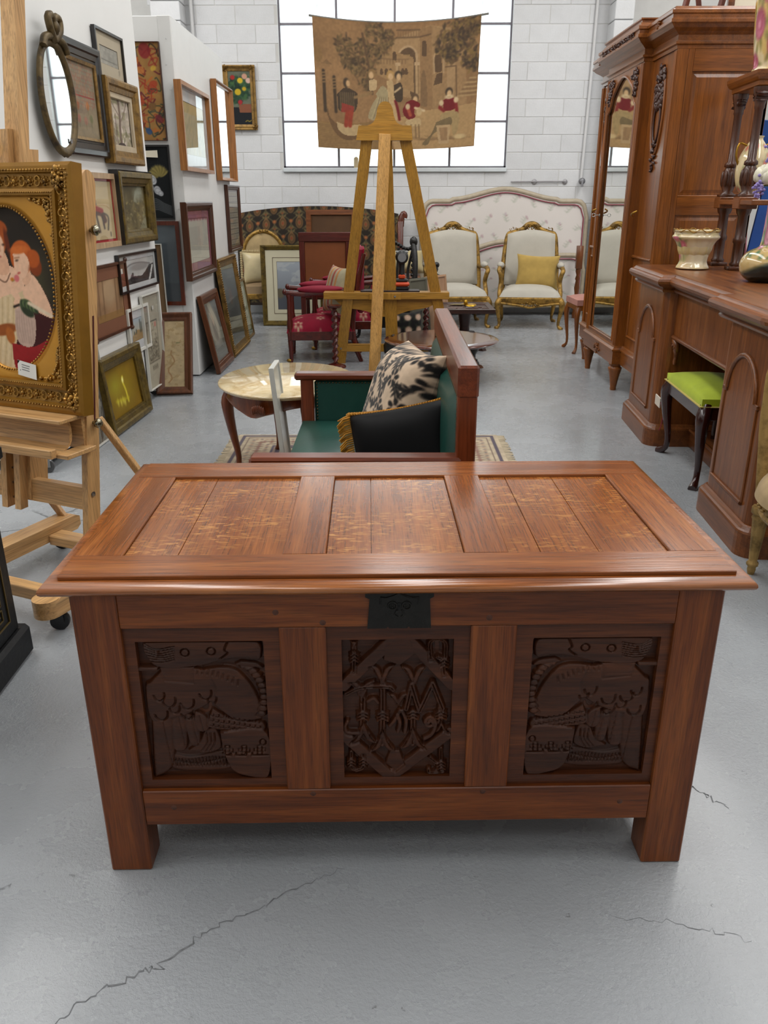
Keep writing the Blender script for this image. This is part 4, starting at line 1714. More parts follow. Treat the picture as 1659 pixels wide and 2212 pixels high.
# raised hand, puffed sleeves
a.poly(cq([(35, 640), (20, 625), (14, 600), (22, 590), (30, 612), (40, 632), (35, 640)], 30), SK)
for k in range(4):
    a.line(pq((20 + 3 * k, 606), (22 + 5 * k, 590 + 2 * k)), .0055, '#d6aa8c')
a.line(pq((22, 592), (34, 586)), .003, '#6a7a40')
a.ell(*q(33, 585), .012, .012, '#c86a6a')
a.ell(*q(22, 588), .008, .006, '#b86a20')
a.poly(cq([(24, 650), (40, 640), (66, 660), (70, 700), (60, 738), (30, 735), (22, 700), (24, 650)], 40), '#b89c8c')
for k in range(7):
    a.line(cq([(28 + 5 * k, 660), (26 + 6 * k, 700), (32 + 5 * k, 732)], 8), .003, '#8c7468', .5)
a.poly(cq([(28, 655), (22, 640), (34, 625), (36, 645)], 16), SK)
a.line(pq((22, 650), (34, 645)), .008, '#1c120c')
a.ell(*q(52, 648), .033, .024, '#3c4a2c', -.4)
a.ell(*q(54, 660), .03, .015, '#2a3320', -.4)
for k in range(9):
    a.ell(*q(42 + 4 * k, 640 + 2 * k), .008, .012, '#5b6a42' if k % 2 else '#2c3822', .5)
for k in range(12):
    a.ell(*q(58 + 4.6 * k, 640 + 2.4 * k), .008, .006, '#d8c4a8')
a.mott(.05, 40, 9, 2)
vs, fs = [], []
nx, ny = a.nx, a.ny
canv = canvas('painting', a, 2 * RX, 2 * RZ, paintmat('oil_portrait', .6, 0, 300, 0), t, fn=lambda u, v: (xc - RX + 2 * RX * u, .03, OZ - RZ + 2 * RZ * v))
MB().box((xc - W_ / 2 + .10, .036, .1), (xc + W_ / 2 - .1, .043, H_ - .1)).build('back_board', plain('brown_board', '#4a3520', .8), t)
# description card tucked in the frame
a = Art(90, 60, '#dcdad4', .085, .05)
a.poly([(0, .036), (0, .05), (.012, .05)], '#1c1208')
for k, s_ in enumerate((5, 6, 7)):
    a.text(.02, .038 - .008 * k, .055, .008, '#3a3a3c', s_, 1)
a.ell(.012, .018, .0016, .0016, '#222222')
cd = thing('description_card', 'small white printed description card tucked in the bottom of the gilt portrait', 'card', (-1.047, 2.695, .601), RZE, None, -PLEAN)
canvas('print', a, .085, .05, paintmat('card_print', .5), cd, fn=lambda u, v: (xc + .035 + .085 * u, .0085, .118 - .013 * u + .052 * v))
MB().add([(xc + .035 + .085 * u, .009 + .0005 * w_, .118 - .013 * u + .052 * v) for w_ in (0, 1) for (u, v) in ((0, 0), (1, 0), (1, 1), (0, 1))], [(0, 3, 2, 1), (4, 5, 6, 7), (0, 1, 5, 4), (1, 2, 6, 5), (2, 3, 7, 6), (3, 0, 4, 7)]).build('card', CREAM, cd)

# ------------------------------------------------------------------ black cabinet with a key-pattern inlay at the far left
BL_ = plain('black_lacquer', '#0c0d0f', .5, 0, .3, 12, .25, 70, 0, .25)
t = thing('black_pedestal', 'black lacquer pedestal with a gold key-pattern panel cut by the left edge', 'pedestal', (-1.30, 1.85, 0), .02)
MB().box((-.3, -.30, 0), (.215, .30, .10), .012).build('plinth', BL_, t)
MB().box((-.27, -.265, .10), (.195, .265, .62), .004).build('body', BL_, t)
MB().box((-.3, -.30, .62), (.225, .30, .66), .006).build('top', BL_, t)
kp = MB()


def key(y0, z0, s_):
    P0 = [(0, 0), (1, 0), (1, .8), (.35, .8), (.35, .4), (.65, .4)]
    for p, r in zip(P0[:-1], P0[1:]):
        kp.box((.1955, y0 + min(p[0], r[0]) * s_ - .0018, z0 + min(p[1], r[1]) * s_ - .0018), (.1985, y0 + max(p[0], r[0]) * s_ + .0018, z0 + max(p[1], r[1]) * s_ + .0018))


for j in range(9):
    for i in range(6):
        key(-.19 + .065 * i, .17 + .046 * j, .042)
for (y0, y1, z0, z1) in ((-.215, .215, .145, .149), (-.215, .215, .59, .594), (-.215, -.211, .145, .594), (.211, .215, .145, .594)):
    kp.box((.1955, y0, z0), (.199, y1, z1))
kp.build('key_pattern', plain('dull_gold_inlay', '#6d5a2c', .4, .7, .2), t)

# ------------------------------------------------------------------ right side: wardrobe, sideboard and what stands on them
def plan_sweep(mb, plan, prof, M=None, caps=True):
    """plan(o) gives a closed outline offset outwards by o; prof = [(o, z)...] from bottom to top"""
    vs, fs = [], []
    n = len(plan(0))
    for (o, z_) in prof:
        vs += [(x, y, z_) for (x, y) in plan(o)]
    for j in range(len(prof) - 1):
        for i in range(n):
            k = (i + 1) % n
            fs.append((j * n + i, j * n + k, (j + 1) * n + k, (j + 1) * n + i))
    if caps:
        fs.append(tuple(range(n))[::-1])
        fs.append(tuple((len(prof) - 1) * n + i for i in range(n)))
    return mb.add(vs, fs, False, M)


def rrect(x0, y0, x1, y1, r, corners=(1, 1, 1, 1), n=5):
    """rounded rectangle, counter-clockwise from front left"""
    def fn(o):
        out = []
        for i, (cx, cy, a0) in enumerate(((x0, y0, PI), (x1, y0, 1.5 * PI), (x1, y1, 0), (x0, y1, .5 * PI))):
            sx, sy = (1, -1)[i in (1, 2)], (1, -1)[i in (2, 3)]
            if corners[i]:
                for k in range(n + 1):
                    a = a0 + PI / 2 * k / n
                    out.append((cx + sx * r + (r + o) * math.cos(a), cy + sy * r + (r + o) * math.sin(a)))
            else:
                out.append((cx - sx * o, cy - sy * o))
        return out
    return fn


def leafy(cx, cz, w, h, y, n, seed, mb=None, dep=.012):
    """a cluster of carved leaves and scrolls in the xz plane"""
    mb = mb or MB()
    r = random.Random(seed)
    for k in range(n):
        a, d = r.random() * 6.283, math.sqrt(r.random())
        x, z_ = cx + w * d * math.cos(a), cz + h * d * math.sin(a)
        s_ = r.uniform(.16, .34) * min(w, h) + .004
        M = T(x, y, z_, 0, r.random() * 3.14, 0)
        mb.ell((0, 0, 0), (s_, dep * r.uniform(.6, 1.1), s_ * .5), 6, 4, M)
    return mb


ax_, ay_, az_ = (wood(*ARM, q, .32, .3, .8) for q in 'xyz')
dkc = plain('dark_carving', '#3a1a0b', .35, 0, .3, 40, .3, 90)
BRZ = plain('gilt_brass', '#a27a2e', .3, .9, .1)
t = thing('mirror_wardrobe', 'tall oak breakfront wardrobe with an arched mirror door and carved cornice', 'wardrobe', (1.60, 7.02, 0), -PI / 2)
X0, XA, XB, X1 = 0, .40, 1.28, 1.74


def wplan(o):
    return [(X0 - o, .62), (X0 - o, .055 - o), (XA - o, .055 - o), (XA - o, 0 - o), (XB + o, 0 - o), (XB + o, .055 - o), (X1 + o, .055 - o), (X1 + o, .62)]


def wplan_in(o):
    return [(XA + .04 - o, .5), (XA + .04 - o, .01 - o), (XB - .04 + o, .01 - o), (XB - .04 + o, .5)]


plan_sweep(MB(), wplan, [(0, 2.10), (.0, 2.118), (.012, 2.124), (.012, 2.135), (.0, 2.14), (0, 2.17), (.02, 2.185), (.045, 2.20), (.06, 2.215), (.07, 2.222), (.07, 2.238), (.062, 2.243), (.062, 2.262), (.07, 2.267), (.07, 2.283), (.055, 2.29), (.045, 2.303), (0, 2.305)]).build('cornice', ax_, t)
at = plan_sweep(MB(), wplan_in, [(.055, 2.30), (.055, 2.308), (.045, 2.312), (.045, 2.322), (.055, 2.328), (.055, 2.336), (0, 2.338)]).build('pediment', ax_, t)
mb = MB()
for k in range(24):
    leafy(XA + .06 + k * .0335, 2.252, .014, .018, -.066, 6, k, mb, .009)
mb.build('carved_frieze', dkc, t)['kind'] = 'stuff'
for x in (.16, 1.56):
    leafy(x, 2.25, .025, .02, -.012, 14, 3, None, .012).build('cornice_ribbon', ax_, t)
# carcass
MB().box((X0, .08, .30), (X0 + .02, .62, 2.10)).build('side_panel', az_, t)
sd = MB()
sd.box((X1 - .03, .10, .30), (X1 - .012, .61, 2.10))
sp_ = sd.build('side_panel', az_, t)
for (y0, y1, z0, z1) in ((.127, .16, .30, 2.10), (.56, .62, .30, 2.10)):
    MB().box((X1 - .03, y0, z0), (X1, y1, z1), .002).build('side_stile', az_, t)
for (z0, z1) in ((1.985, 2.10), (1.20, 1.315), (.30, .42)):
    MB().box((X1 - .03, .16, z0), (X1 - .001, .56, z1), .002).build('side_rail', ay_, t)
for (z0, z1) in ((1.315, 1.985), (.42, 1.20)):
    def sfn(o, z0=z0, z1=z1):
        return [(.16 + .035 - o, z0 + .035 - o), (.56 - .035 + o, z0 + .035 - o), (.56 - .035 + o, z1 - .035 + o), (.16 + .035 - o, z1 - .035 + o)]
    M = Matrix(((0, 0, 1, 0), (1, 0, 0, 0), (0, 1, 0, 0), (0, 0, 0, 1)))
    plan_sweep(MB(), sfn, [(.03, X1 - .013), (.022, X1 - .012), (.004, X1 - .006), (0, X1 - .006)], M).build('raised_panel', az_, t)
MB().box((X0, .60, .30), (X1, .62, 2.10)).build('back_board', az_, t)
# reeded corner posts
for (xa, xb, ya) in ((X0, .05, .055), (X1 - .05, X1, .055), (XA, XA + .06, 0), (XB - .06, XB, 0)):
    mb = MB().box((xa, ya + .006, .301), (xb - .0005, ya + .07, 2.099))
    for k in range(4):
        x = xa + .008 + (xb - xa - .016) * k / 3
        mb.tube([(x, ya + .004, .32), (x, ya + .004, 2.09)], .0062, 6)
    mb.build('reeded_post', az_, t)
for (xa, xb) in ((XA + .001, XA + .012), (XB - .012, XB + .001)):
    MB().box((xa, .072, .302), (xb, .1, 2.098)).build('return_board', az_, t)
# centre door with bevelled mirror
MX0, MX1 = .47, 1.175
ZB, ZS, ZT = .345, 1.93, 2.075
arch = curve([(MX0, ZS - .06), (MX0 + .05, ZS - .03), (MX0 + .12, ZS + .06), ((MX0 + MX1) / 2, ZT), (MX1 - .12, ZS + .06), (MX1 - .05, ZS - .03), (MX1, ZS - .06)], 30)
door = MB().box((XA + .06, .004, .32), (MX0, .035, 2.10), .002).box((MX1, .004, .32), (XB - .06, .035, 2.10), .002).box((MX0, .004, .32), (MX1, .035, ZB), .002)
top = [(MX0, 2.10)] + arch + [(MX1, 2.10)]
door.prism(top[::-1], .004, .035)
door = door.build('mirror_door', az_, t)
fix_normals(door)
mp_ = [(MX0, ZB)] + [(MX1, ZB)] + arch[::-1]
MB().prism(mp_, .016, .022).build('mirror_glass', MIRROR, door)
mb = MB()
mb.tube([(MX0 + .004, .006, ZB)] + [(x, .004, z_ - .003) for (x, z_) in arch] + [(MX1 - .004, .006, ZB)], .009, 6).tube([(MX0, .006, ZB + .003), (MX1, .006, ZB + .003)], .008, 6)
mb.build('mirror_moulding', az_, door)
for s_ in (0, 1):
    x = MX0 + .03 if s_ == 0 else MX1 - .03
    mb = MB()
    leafy(x, 2.0, .045, .085, 0, 30, 5 + s_, mb, .014)
    leafy(x + (.06 if s_ == 0 else -.06), 2.045, .05, .03, 0, 16, 8 + s_, mb, .012)
    mb.build('carved_spandrel', dkc, door)
ky = MB().lathe([(0, 0), (.011, .001), (.011, .004), (0, .005)], 12, T(XA + .095, .004, 1.18, PI / 2)).tube([(XA + .095, 0, 1.18), (XA + .095, -.03, 1.18)], .003, 6)
ky.tube([(XA + .095, -.035, 1.18 + .0)] + [(XA + .095, -.043 + .012 * math.cos(a), 1.18 + .012 * math.sin(a)) for a in np.linspace(0, 6.0, 12)], .0025, 5)
ky.build('key', STEEL, door)
for x in (XA + .03, XB + .23):
    MB().tube([(x + .03 * math.sin(a), -.012 - .03 * math.cos(a), 1.19 + .004 * k) for k, a in enumerate(np.linspace(-1.2, 1.4, 9))], .006, 6).build('hinge_strap' if x > 1 else 'gilt_pull', BRZ, t)
# side doors
for (xa, xb) in ((.05, XA - .0), (XB + .0, X1 - .05)):
    sdn = MB().box((xa, .066, .32), (xb, .09, 2.10), .002).build('side_door', az_, t)
    cx = (xa + xb) / 2
    mb = MB()
    for (z0, z1) in ((.40, .86),):
        for (p, r) in (((xa + .05, z0), (xb - .05, z0)), ((xb - .05, z0), (xb - .05, z1)), ((xb - .05, z1), (xa + .05, z1)), ((xa + .05, z1), (xa + .05, z0))):
            mb.tube([(p[0], .064, p[1]), (r[0], .064, r[1])], .009, 6)
    mb.tube([(xa, .062, .93), (xb, .062, .93)], .012, 6)
    mb.build('door_moulding', az_, sdn)
    ov = MB().tube([(cx + .105 * math.cos(a), .062, 1.80 + .25 * math.sin(a)) for a in np.linspace(0, 2 * PI, 33)[:-1]], .009, 6, True)
    ov.build('oval_moulding', az_, sdn)
    leafy(cx, 1.93, .085, .12, .06, 70, 21, None, .016).build('carved_flowers', dkc, sdn)
    mb = MB()
    mb.tube([(cx + .06 * math.cos(a), .06, 1.74 + .12 * math.sin(a)) for a in np.linspace(0, 2 * PI, 21)[:-1]], .007, 6, True)
    leafy(cx, 1.55, .04, .10, .06, 26, 23, mb, .014)
    mb.build('carved_pendant', dkc, sdn)
# base and feet
plan_sweep(MB(), wplan, [(0, .19), (.012, .195), (.012, .285), (.02, .29), (.02, .30), (.006, .312), (0, .325)]).build('base_rail', ax_, t)
leafy((XA + XB) / 2, .235, .07, .035, -.015, 26, 31, None, .012).build('base_carving', ax_, t)
for (x, y) in ((.035, .095), (XA + .04, .03), (XB - .04, .03), (X1 - .035, .095), (.04, .57), (X1 - .04, .57)):
    MB().lathe([(0, 0), (.02, 0), (.023, .012), (.021, .02), (.036, .11), (.047, .15), (.05, .165), (.04, .172), (.036, .18), (.046, .185), (.046, .195), (0, .195)], 16, T(x, y, 0)).build('turned_foot', az_, t)

# things on the wardrobe
dm = MB().lathe([(.16, 0), (.165, .01), (.15, .03), (.11, .08), (.06, .11), (0, .12)], 24).build('pale_dome', plain('pale_felt', '#c9c4b8', .8, 0, .05), None)
dm.location = (1.86, 6.42, 2.305)
tag(dm, 'pale rounded dome resting on the wardrobe top behind its pediment', 'ornament')
t = thing('upturned_chair', 'reddish wooden chair legs and rails lying on top of the wardrobe', 'chair', (1.93, 5.62, 2.307))
for (x, r_) in ((-.16, .1), (-.05, -.1), (.05, .12)):
    MB().bar((x, 0, .0), (x + r_, .05, .5), .03, .03).build('leg', wood(*MAHOG, 'z', .3, .3), t)
MB().box((-.2, -.15, .0), (.16, .15, .022), .004).build('seat_board', wood(*MAHOG, 'x', .3, .3), t)
t = thing('stacked_picture_frame', 'brown framed picture standing on the near end of the wardrobe top', 'picture', (2.12, 5.5, 2.307), 0)
MB().frame(.26, .34, [(0, .012), (0, -.01), (.02, -.014), (.04, -.004), (.04, .012)]).build('frame', wood(*WALNUT, 'x'), t)
MB().box((-.09, 0, .04), (.09, .01, .30)).build('picture', CREAM, t)

# ------------------------------------------------------------------ walnut pedestal sideboard
wx, wy, wz = (wood(*WALNUT, q, .28, .12, .8) for q in 'xyz')
BURR = wood('burr_walnut', '#572c10', '#9b5f2e', 'z', .3, .06, 1.4, None, '#79441d', .05)
RZS = math.radians(-93.4)
t = thing('pedestal_sideboard', 'long walnut pedestal sideboard with arched doors along the right side', 'sideboard', (1.478, 5.03, 0), RZS)
SL, K0, K1 = 2.20, .68, 1.60
HT = .93


def topplan(o):
    a = []
    out = rrect(0, 0, SL, .62, .05, (1, 1, 0, 0))(o)
    # break the front over the knee space
    fl_ = [p for p in out[:6]]
    fr_ = [p for p in out[6:12]]
    mid = [(K0 + o, -o), (K0 + o, .06 - o), (K1 - o, .06 - o), (K1 - o, -o)]
    return fl_ + mid + fr_ + out[12:]


plan_sweep(MB(), topplan, [(-.012, .835), (0, .84), (.006, .85), (.0, .857), (.006, .865), (.026, .872), (.04, .884), (.044, .897), (.04, .908), (.03, .914), (.018, .916), (.012, .922), (.008, HT - .002), (0, HT)]).build('top', wx, t)
for (xa, xb) in ((0, K0), (K1, SL)):
    pl = rrect(xa, 0, xb, .6, .07)
    plan_sweep(MB(), pl, [(0, 0), (0, .095), (-.004, .103), (-.012, .108), (-.02, .118), (-.028, .122)]).build('plinth', wx, t)
    pd = plan_sweep(MB(), rrect(xa + .028, .028, xb - .028, .585, .06), [(0, .12), (0, .838)]).build('pedestal', BURR, t)
    cx = (xa + xb) / 2
    da, db = cx - .17, cx + .17
    dr = MB()
    zs, zr = .575, .155
    arc = [(cx - zr * math.cos(a), zs + zr * math.sin(a)) for a in np.linspace(0, PI, 20)]
    pts = [(da, .185), (db, .185), (db, zs)] + arc[::-1] + [(da, zs)]
    dr.prism(pts, .026, .03)
    dr = dr.build('door', BURR, t)
    mo = MB()
    yy = .024
    mo.tube([(x, yy, z_) for (x, z_) in arc], .0105, 7).build('arch_moulding', wz, dr)
    for s_ in (-1, 1):
        MB().box((cx + s_ * .172 - .022, yy - .006, zs - .016), (cx + s_ * .172 + .022, yy + .012, zs + .003), .003).build('ear_moulding', wx, dr)
        MB().tube([(cx + s_ * .178, yy + .002, .19), (cx + s_ * .178, yy + .002, zs - .012)], .006, 6).build('edge_moulding', wz, dr)
    MB().tube([(da - .01, yy, .186), (db + .01, yy, .186)], .0095, 7).build('bottom_moulding', wx, dr)
# knee space
MB().box((K0 - .03, .09, .60), (K1 + .03, .115, .838), .002).build('frieze_drawer', BURR, t)
MB().tube([(K0 - .02, .088, .606), (K1 + .02, .088, .606)], .012, 8).build('frieze_moulding', wx, t)
MB().box((K0 - .03, .50, .10), (K1 + .03, .52, .84)).build('back_panel', BURR, t)
MB().box((K0 - .03, .24, 0), (K1 + .03, .52, .09), .006).tube([(K0 - .03, .24, .095), (K1 + .03, .24, .095)], .01, 6).build('base_shelf', wx, t)
for (x, s_) in ((K0, 1), (K1, -1)):
    c = MB()
    c.tube(curve([(x - .02 * s_, .10, .595), (x + .03 * s_, .095, .575), (x + .028 * s_, .10, .54), (x - .005 * s_, .11, .50), (x - .012 * s_, .11, .46)], 14), [.02, .02, .022, .02, .017, .016, .018, .016, .014, .014, .012, .013, .013, .01], 8)
    leafy(x + .02 * s_, .565, .02, .02, .085, 9, 4, c, .014)
    c.build('carved_bracket', wz, t)

# open shelves standing on the sideboard
t = thing('column_shelf', 'carved two-tier side shelf on fluted columns at the far end of the sideboard', 'shelf', (1.478, 5.03, HT), RZS)
wd = wood('dark_walnut', '#2b150b', '#5c3017', 'z', .3, .35)


def column(name, x, y, z0, z1, r, kind):
    h = z1 - z0
    if kind == 'low':
        prof = [(1.5, 0), (1.5, .05), (1.15, .07), (1.3, .10), (1.0, .13), (.95, .42), (1.2, .45), (1.2, .5), (.95, .53), (.9, .86), (1.25, .90), (1.4, .95), (1.5, 1)]
    else:
        prof = [(1.5, 0), (1.5, .04), (1.0, .06), (1.45, .12), (1.55, .18), (1.3, .27), (1.0, .30), (1.35, .31), (1.3, .34), (.85, .36), (.8, .80), (1.0, .82), (.95, .84), (1.2, .9), (1.6, .97), (1.6, 1)]
    q = MB().lathe([(0, z0)] + [(r * a, z0 + h * b) for (a, b) in prof] + [(0, z1)], 28, T(x, y, 0), lambda a, v: 1 + .05 * math.cos(14 * a))
    q.box((x - r * 1.7, y - r * 1.7, z0), (x + r * 1.7, y + r * 1.7, z0 + .02), .003)
    q = q.build(name, wd, t)
    if kind != 'low':
        leafy(x, z1 - .035, r * 1.6, .035, y, 26, int(x * 100), None, r * 1.6).build('capital', dkc, q)
        mb = MB()
        for k in range(8):
            a = k * PI / 4
            mb.ell((x + r * 1.45 * math.cos(a), y + r * 1.45 * math.sin(a), z0 + h * .19), (.012, .012, h * .08), 6, 6)
        mb.build('carved_leaves', wd, q)
    return q


CP = [(.045, .46), (.375, .455)]
for (x, y) in CP:
    column('lower_column', x, y, 0, .325, .027, 'low')
    column('upper_column', x, y, .37, .90, .025, 'up')
    MB().box((x - .05, y - .05, .315), (x + .05, y + .05, .375), .004).build('shelf_block', wx, t)
MB().box((-.01, .41, .335), (.60, .60, .362), .004).build('lower_shelf', wx, t)
plan_sweep(MB(), rrect(-.005, .41, .43, .60, .01, (0, 0, 0, 0)), [(-.02, .90), (-.01, .905), (-.01, .925), (.0, .93), (.008, .94), (.014, .955), (.014, .972), (0, .975)]).build('upper_shelf', wood(*ARM, 'x', .32, .3, .8), t)

# pottery
def porcelain(name, art_mat='glazed_porcelain'):
    return paintmat(art_mat, .12, 0, 300, .6)


def pot(prof, art, parent, fn=None, name='body'):
    """lathe with painted colours; prof bottom->top"""
    nx, ny = art.nx, art.ny
    c = curve(prof, ny)
    vs = []
    for j in range(ny):
        r, z_ = c[j]
        for i in range(nx):
            a = 2 * PI * i / (nx - 1)
            q = r * (fn(a, j / (ny - 1)) if fn else 1)
            vs.append((q * math.cos(a), q * math.sin(a), z_))
    fs = [(j * nx + i, j * nx + i + 1, (j + 1) * nx + i + 1, (j + 1) * nx + i) for j in range(ny - 1) for i in range(nx - 1)]
    return MB().add(vs, fs, True).build(name, porcelain(name), parent, art.cols())


def rose(a, x, y, r, c1, c2, c3='#4f6b3a'):
    for k in range(5):
        an = k * 1.257 + x * 9
        a.ell(x + 1.1 * r * math.cos(an), y + 1.1 * r * math.sin(an), r * .55, r * .25, c3, an, .7)
    a.ell(x, y, r, r * .9, c1)
    a.ell(x + r * .1, y - r * .15, r * .68, r * .55, c2)
    a.ring(x, y, r * .45, r * .35, r * .16, c1)


def sbp(x, y, z_=0):
    """a point given in the sideboard's own axes"""
    c, s_ = math.cos(RZS), math.sin(RZS)
    return (1.478 + x * c - y * s_, 5.03 + x * s_ + y * c, HT + z_)


t = thing('jardiniere', 'cream fluted porcelain jardiniere with wavy gilt rim on the sideboard', 'jardiniere', sbp(.33, .235))
a = Art(96, 60, '#c8b894', 6.28, 3.2)
a.blob(5, .05, '#d9c7a0', 3)
a.grad('#c48a55', '#c8b68c', .3, .35)
for x in (.4, 3.6):
    a.blob(14, .1, '#c6b266', int(x * 10), .5)
for (x, y, r) in ((3.35, 1.5, .24), (3.7, 1.2, .2), (3.15, 1.0, .16), (.3, 1.5, .24)):
    rose(a, x, y, r * .9, '#b5546a', '#d9909c')
    a.ell(x, y - .3, .14, .08, '#8b9a5a', .5, .6)
for x in (1.2, 4.4, 5.4, 4.9):
    a.ell(x, 1.15, .3, .6, '#dcd4bd', 0, .7, .2)
a.mott(.05, 12, 4)
pot([(.045, .0), (.083, .004), (.088, .012), (.078, .03), (.074, .05), (.085, .10), (.105, .145), (.122, .165), (.124, .175), (.115, .185), (.112, .195), (.12, .205), (.113, .203), (.10, .17), (.08, .08), (.0, .03)], a, t,
    lambda an, v: 1 + .035 * math.cos(10 * an) * min(1, 2 * v) + (.05 * math.sin(6 * an) if .6 < v < .85 else 0))
mb = MB()
mb.tube([((.12 + .006 * math.cos(10 * a_)) * math.cos(a_), (.12 + .006 * math.cos(10 * a_)) * math.sin(a_), .205 + .008 * math.sin(10 * a_)) for a_ in np.linspace(0, 2 * PI, 61)[:-1]], .0032, 6, True)
mb.build('gilt_rim', plain('rim_gilt', '#9c7434', .25, .6, .1), t)

t = thing('flower_vase', 'cream and black bulbous painted vase filled with white roses and lilac on the sideboard', 'vase', sbp(1.06, .36))
a = Art(120, 110, '#b99e68', 6.28, 6)
a.mix(np.clip((1.75 - a.Y + .5 * np.sin(a.X * 1.3 + 1.2)) * 3, 0, 1), '#0f1f1c')
a.rect(0, 3.5, 6.28, 6, '#9db0a8', .85)
rr = random.Random(12)
for k in range(34):
    a.ell(rr.uniform(0, 6.28), rr.uniform(2.2, 2.8), .15, .08, '#4d6a48', rr.random() * 3, .9)
for (x, y, r) in ((3.4, 3.1, .3), (3.9, 3.7, .4), (3.0, 4.0, .35), (4.4, 4.5, .4), (3.6, 5.1, .4), (2.4, 4.8, .4), (2.6, 3.2, .3)):
    rose(a, x, y, r, '#a5657a', '#d4a3ac')
a.mott(.06, 12, 4)
pot([(.05, 0), (.07, .003), (.105, .03), (.118, .065), (.115, .10), (.09, .135), (.05, .155), (.04, .18), (.036, .28), (.037, .38), (.045, .41), (.04, .415), (.02, .38)], a, t, None)
rr = random.Random(5)
for k, (x, y, z_, r, c) in enumerate(((.0, -.06, .49, .068, '#d6c9b2'), (-.085, -.03, .46, .062, '#d2cdb8'), (.07, -.05, .44, .064, '#d7bfae'), (-.03, -.085, .415, .055, '#d8d2c4'), (.02, .03, .52, .06, '#cfc6b0'))):
    mb = MB()
    for j in range(11):
        an, lv = j * 2.4, j / 11
        M = T(x, y, z_, rr.uniform(-.3, .3), rr.uniform(-.3, .3), an)
        mb.ell((r * .55 * (1 - lv * .7), 0, r * .35 * lv), (r * .3, r * .55 * (1 - lv * .5), r * .55), 7, 5, M)
    mb.build('rose', plain('rose_' + c[1:], c, .6, 0, .08), t)
for k, (x, y, z_) in enumerate(((-.06, -.03, .55), (-.11, -.06, .41), (.0, -.02, .57))):
    mb = MB()
    for j in range(30):
        mb.ell((x + rr.gauss(0, .014), y + rr.gauss(0, .014), z_ + rr.gauss(0, .025)), (.008, .008, .007), 5, 4)
    mb.build('lilac_spray', plain('lilac', '#8a7bb5', .7, 0, .15, 30), t)
mb = MB()
for j in range(14):
    an = j * 1.1
    mb.ell((0, 0, 0), (.03, .012, .003), 6, 4, T(.07 * math.cos(an), .07 * math.sin(an), .42 + .02 * math.sin(j), .4, .3, an))
mb.build('leaves', plain('vase_leaf', '#51663f', .6, 0, .2), t)

t = thing('egg_vase', 'cream egg-shaped porcelain vase with small flowers on the lower column shelf', 'vase', sbp(.24, .515, .3635))
a = Art(80, 70, '#cdb98e', 6.28, 5)
for k in range(26):
    rose(a, rr.uniform(0, 6.28), rr.uniform(1, 4.5), .13, '#b5564a', '#d08d78')
a.mott(.06, 9, 3)
pot([(.04, 0), (.055, .004), (.045, .02), (.075, .07), (.088, .14), (.078, .21), (.05, .27), (.03, .30), (.035, .315), (.02, .312)], a, t)
MB().tube(curve([(.05, 0, .27), (.09, 0, .28), (.10, 0, .22), (.075, 0, .16)], 10), .006, 6).build('handle', BRZ, t)
MB().tube(curve([(-.05, 0, .27), (-.09, 0, .28), (-.10, 0, .22), (-.075, 0, .16)], 10), .006, 6).build('handle', BRZ, t)
t = thing('tall_rose_vase', 'tall yellow and pink rose-painted vase on the upper column shelf, cut by the frame', 'vase', sbp(.30, .49, .976))
a = Art(100, 110, '#c0a06a', 6.28, 7)
a.grad('#caa878', '#b98a4c', 1, .8)
a.blob(5, .02, '#d2b25a', 8, .6)
a.blob(6, .08, '#d8cdb4', 9, .6)
for (x, y, r) in ((3.2, 1.6, .4), (3.9, 3.4, .45), (2.9, 4.4, .4), (4.5, 2.2, .4), (2.2, 3.0, .4), (5.3, 4.2, .4), (3.4, 5.4, .35), (1.2, 2.2, .4), (3.5, 2.6, .35), (2.6, 1.2, .3)):
    rose(a, x, y, r, '#96384f', '#cf8394', '#6b6a34')
a.mott(.05, 9, 3)
pot([(.055, 0), (.075, .004), (.07, .03), (.085, .15), (.10, .32), (.095, .42), (.06, .50), (.05, .54), (.065, .57), (.04, .56)], a, t)

# things seen behind the shelf
t = thing('mahogany_overmantel', 'dark red mahogany mirror-backed cabinet seen behind the column shelf', 'cabinet', (2.72, 6.05, 0), -.2)
for (x0, x1, z0, z1) in ((-.30, -.24, 0, 2.2), (.24, .30, 0, 2.2), (-.24, .24, 1.94, 2.2), (-.24, .24, 1.30, 1.42), (-.24, .24, 0, .9)):
    MB().box((x0, -.03, z0), (x1, .03, z1), .006).build('frame_board', wood(*MAHOG, 'x' if x1 - x0 > .2 else 'z', .25, .4), t)
MB().box((-.24, .0, 1.42), (.24, .01, 1.94)).build('mirror', MIRROR, t)
sc = MB()
for k in range(10):
    sc.ell((-.22 + .03 * math.sin(k * 1.9), -.02, 1.46 + .05 * k), (.03, .012, .03), 8, 5)
sc.build('scroll_edge', wood(*MAHOG, 'z', .25, .4), t)
b = MB().box((-.16, -.015, 0), (.16, .015, 1.86), .004).build('blue_board', plain('blue_cloth', '#1d4b96', .7, 0, .1, 6, .2, 60), None)
b.location, b.rotation_euler = (2.36, 5.42, 0), (0, .10, -.25)
tag(b, 'tall blue cloth covered board leaning behind the column shelf', 'board')
t = thing('pink_drape', 'pale pink cloth hanging behind the column shelf', 'cloth', (2.42, 5.9, 0))
MB().grid(lambda u, v: (-.12 + .24 * u * (1 - .4 * v), .025 * math.sin(u * 19), .62 + .76 * v), 40, 12).build('cloth', plain('pink_cloth', '#c98a97', .85, 0, .06), t)
MB().tube([(-.14, 0, 1.385), (.14, 0, 1.385)], .01, 8).bar((0, .03, 0), (0, .03, 1.4), .03, .03).build('rail_stand', wood(*MAHOG, 'z'), t)
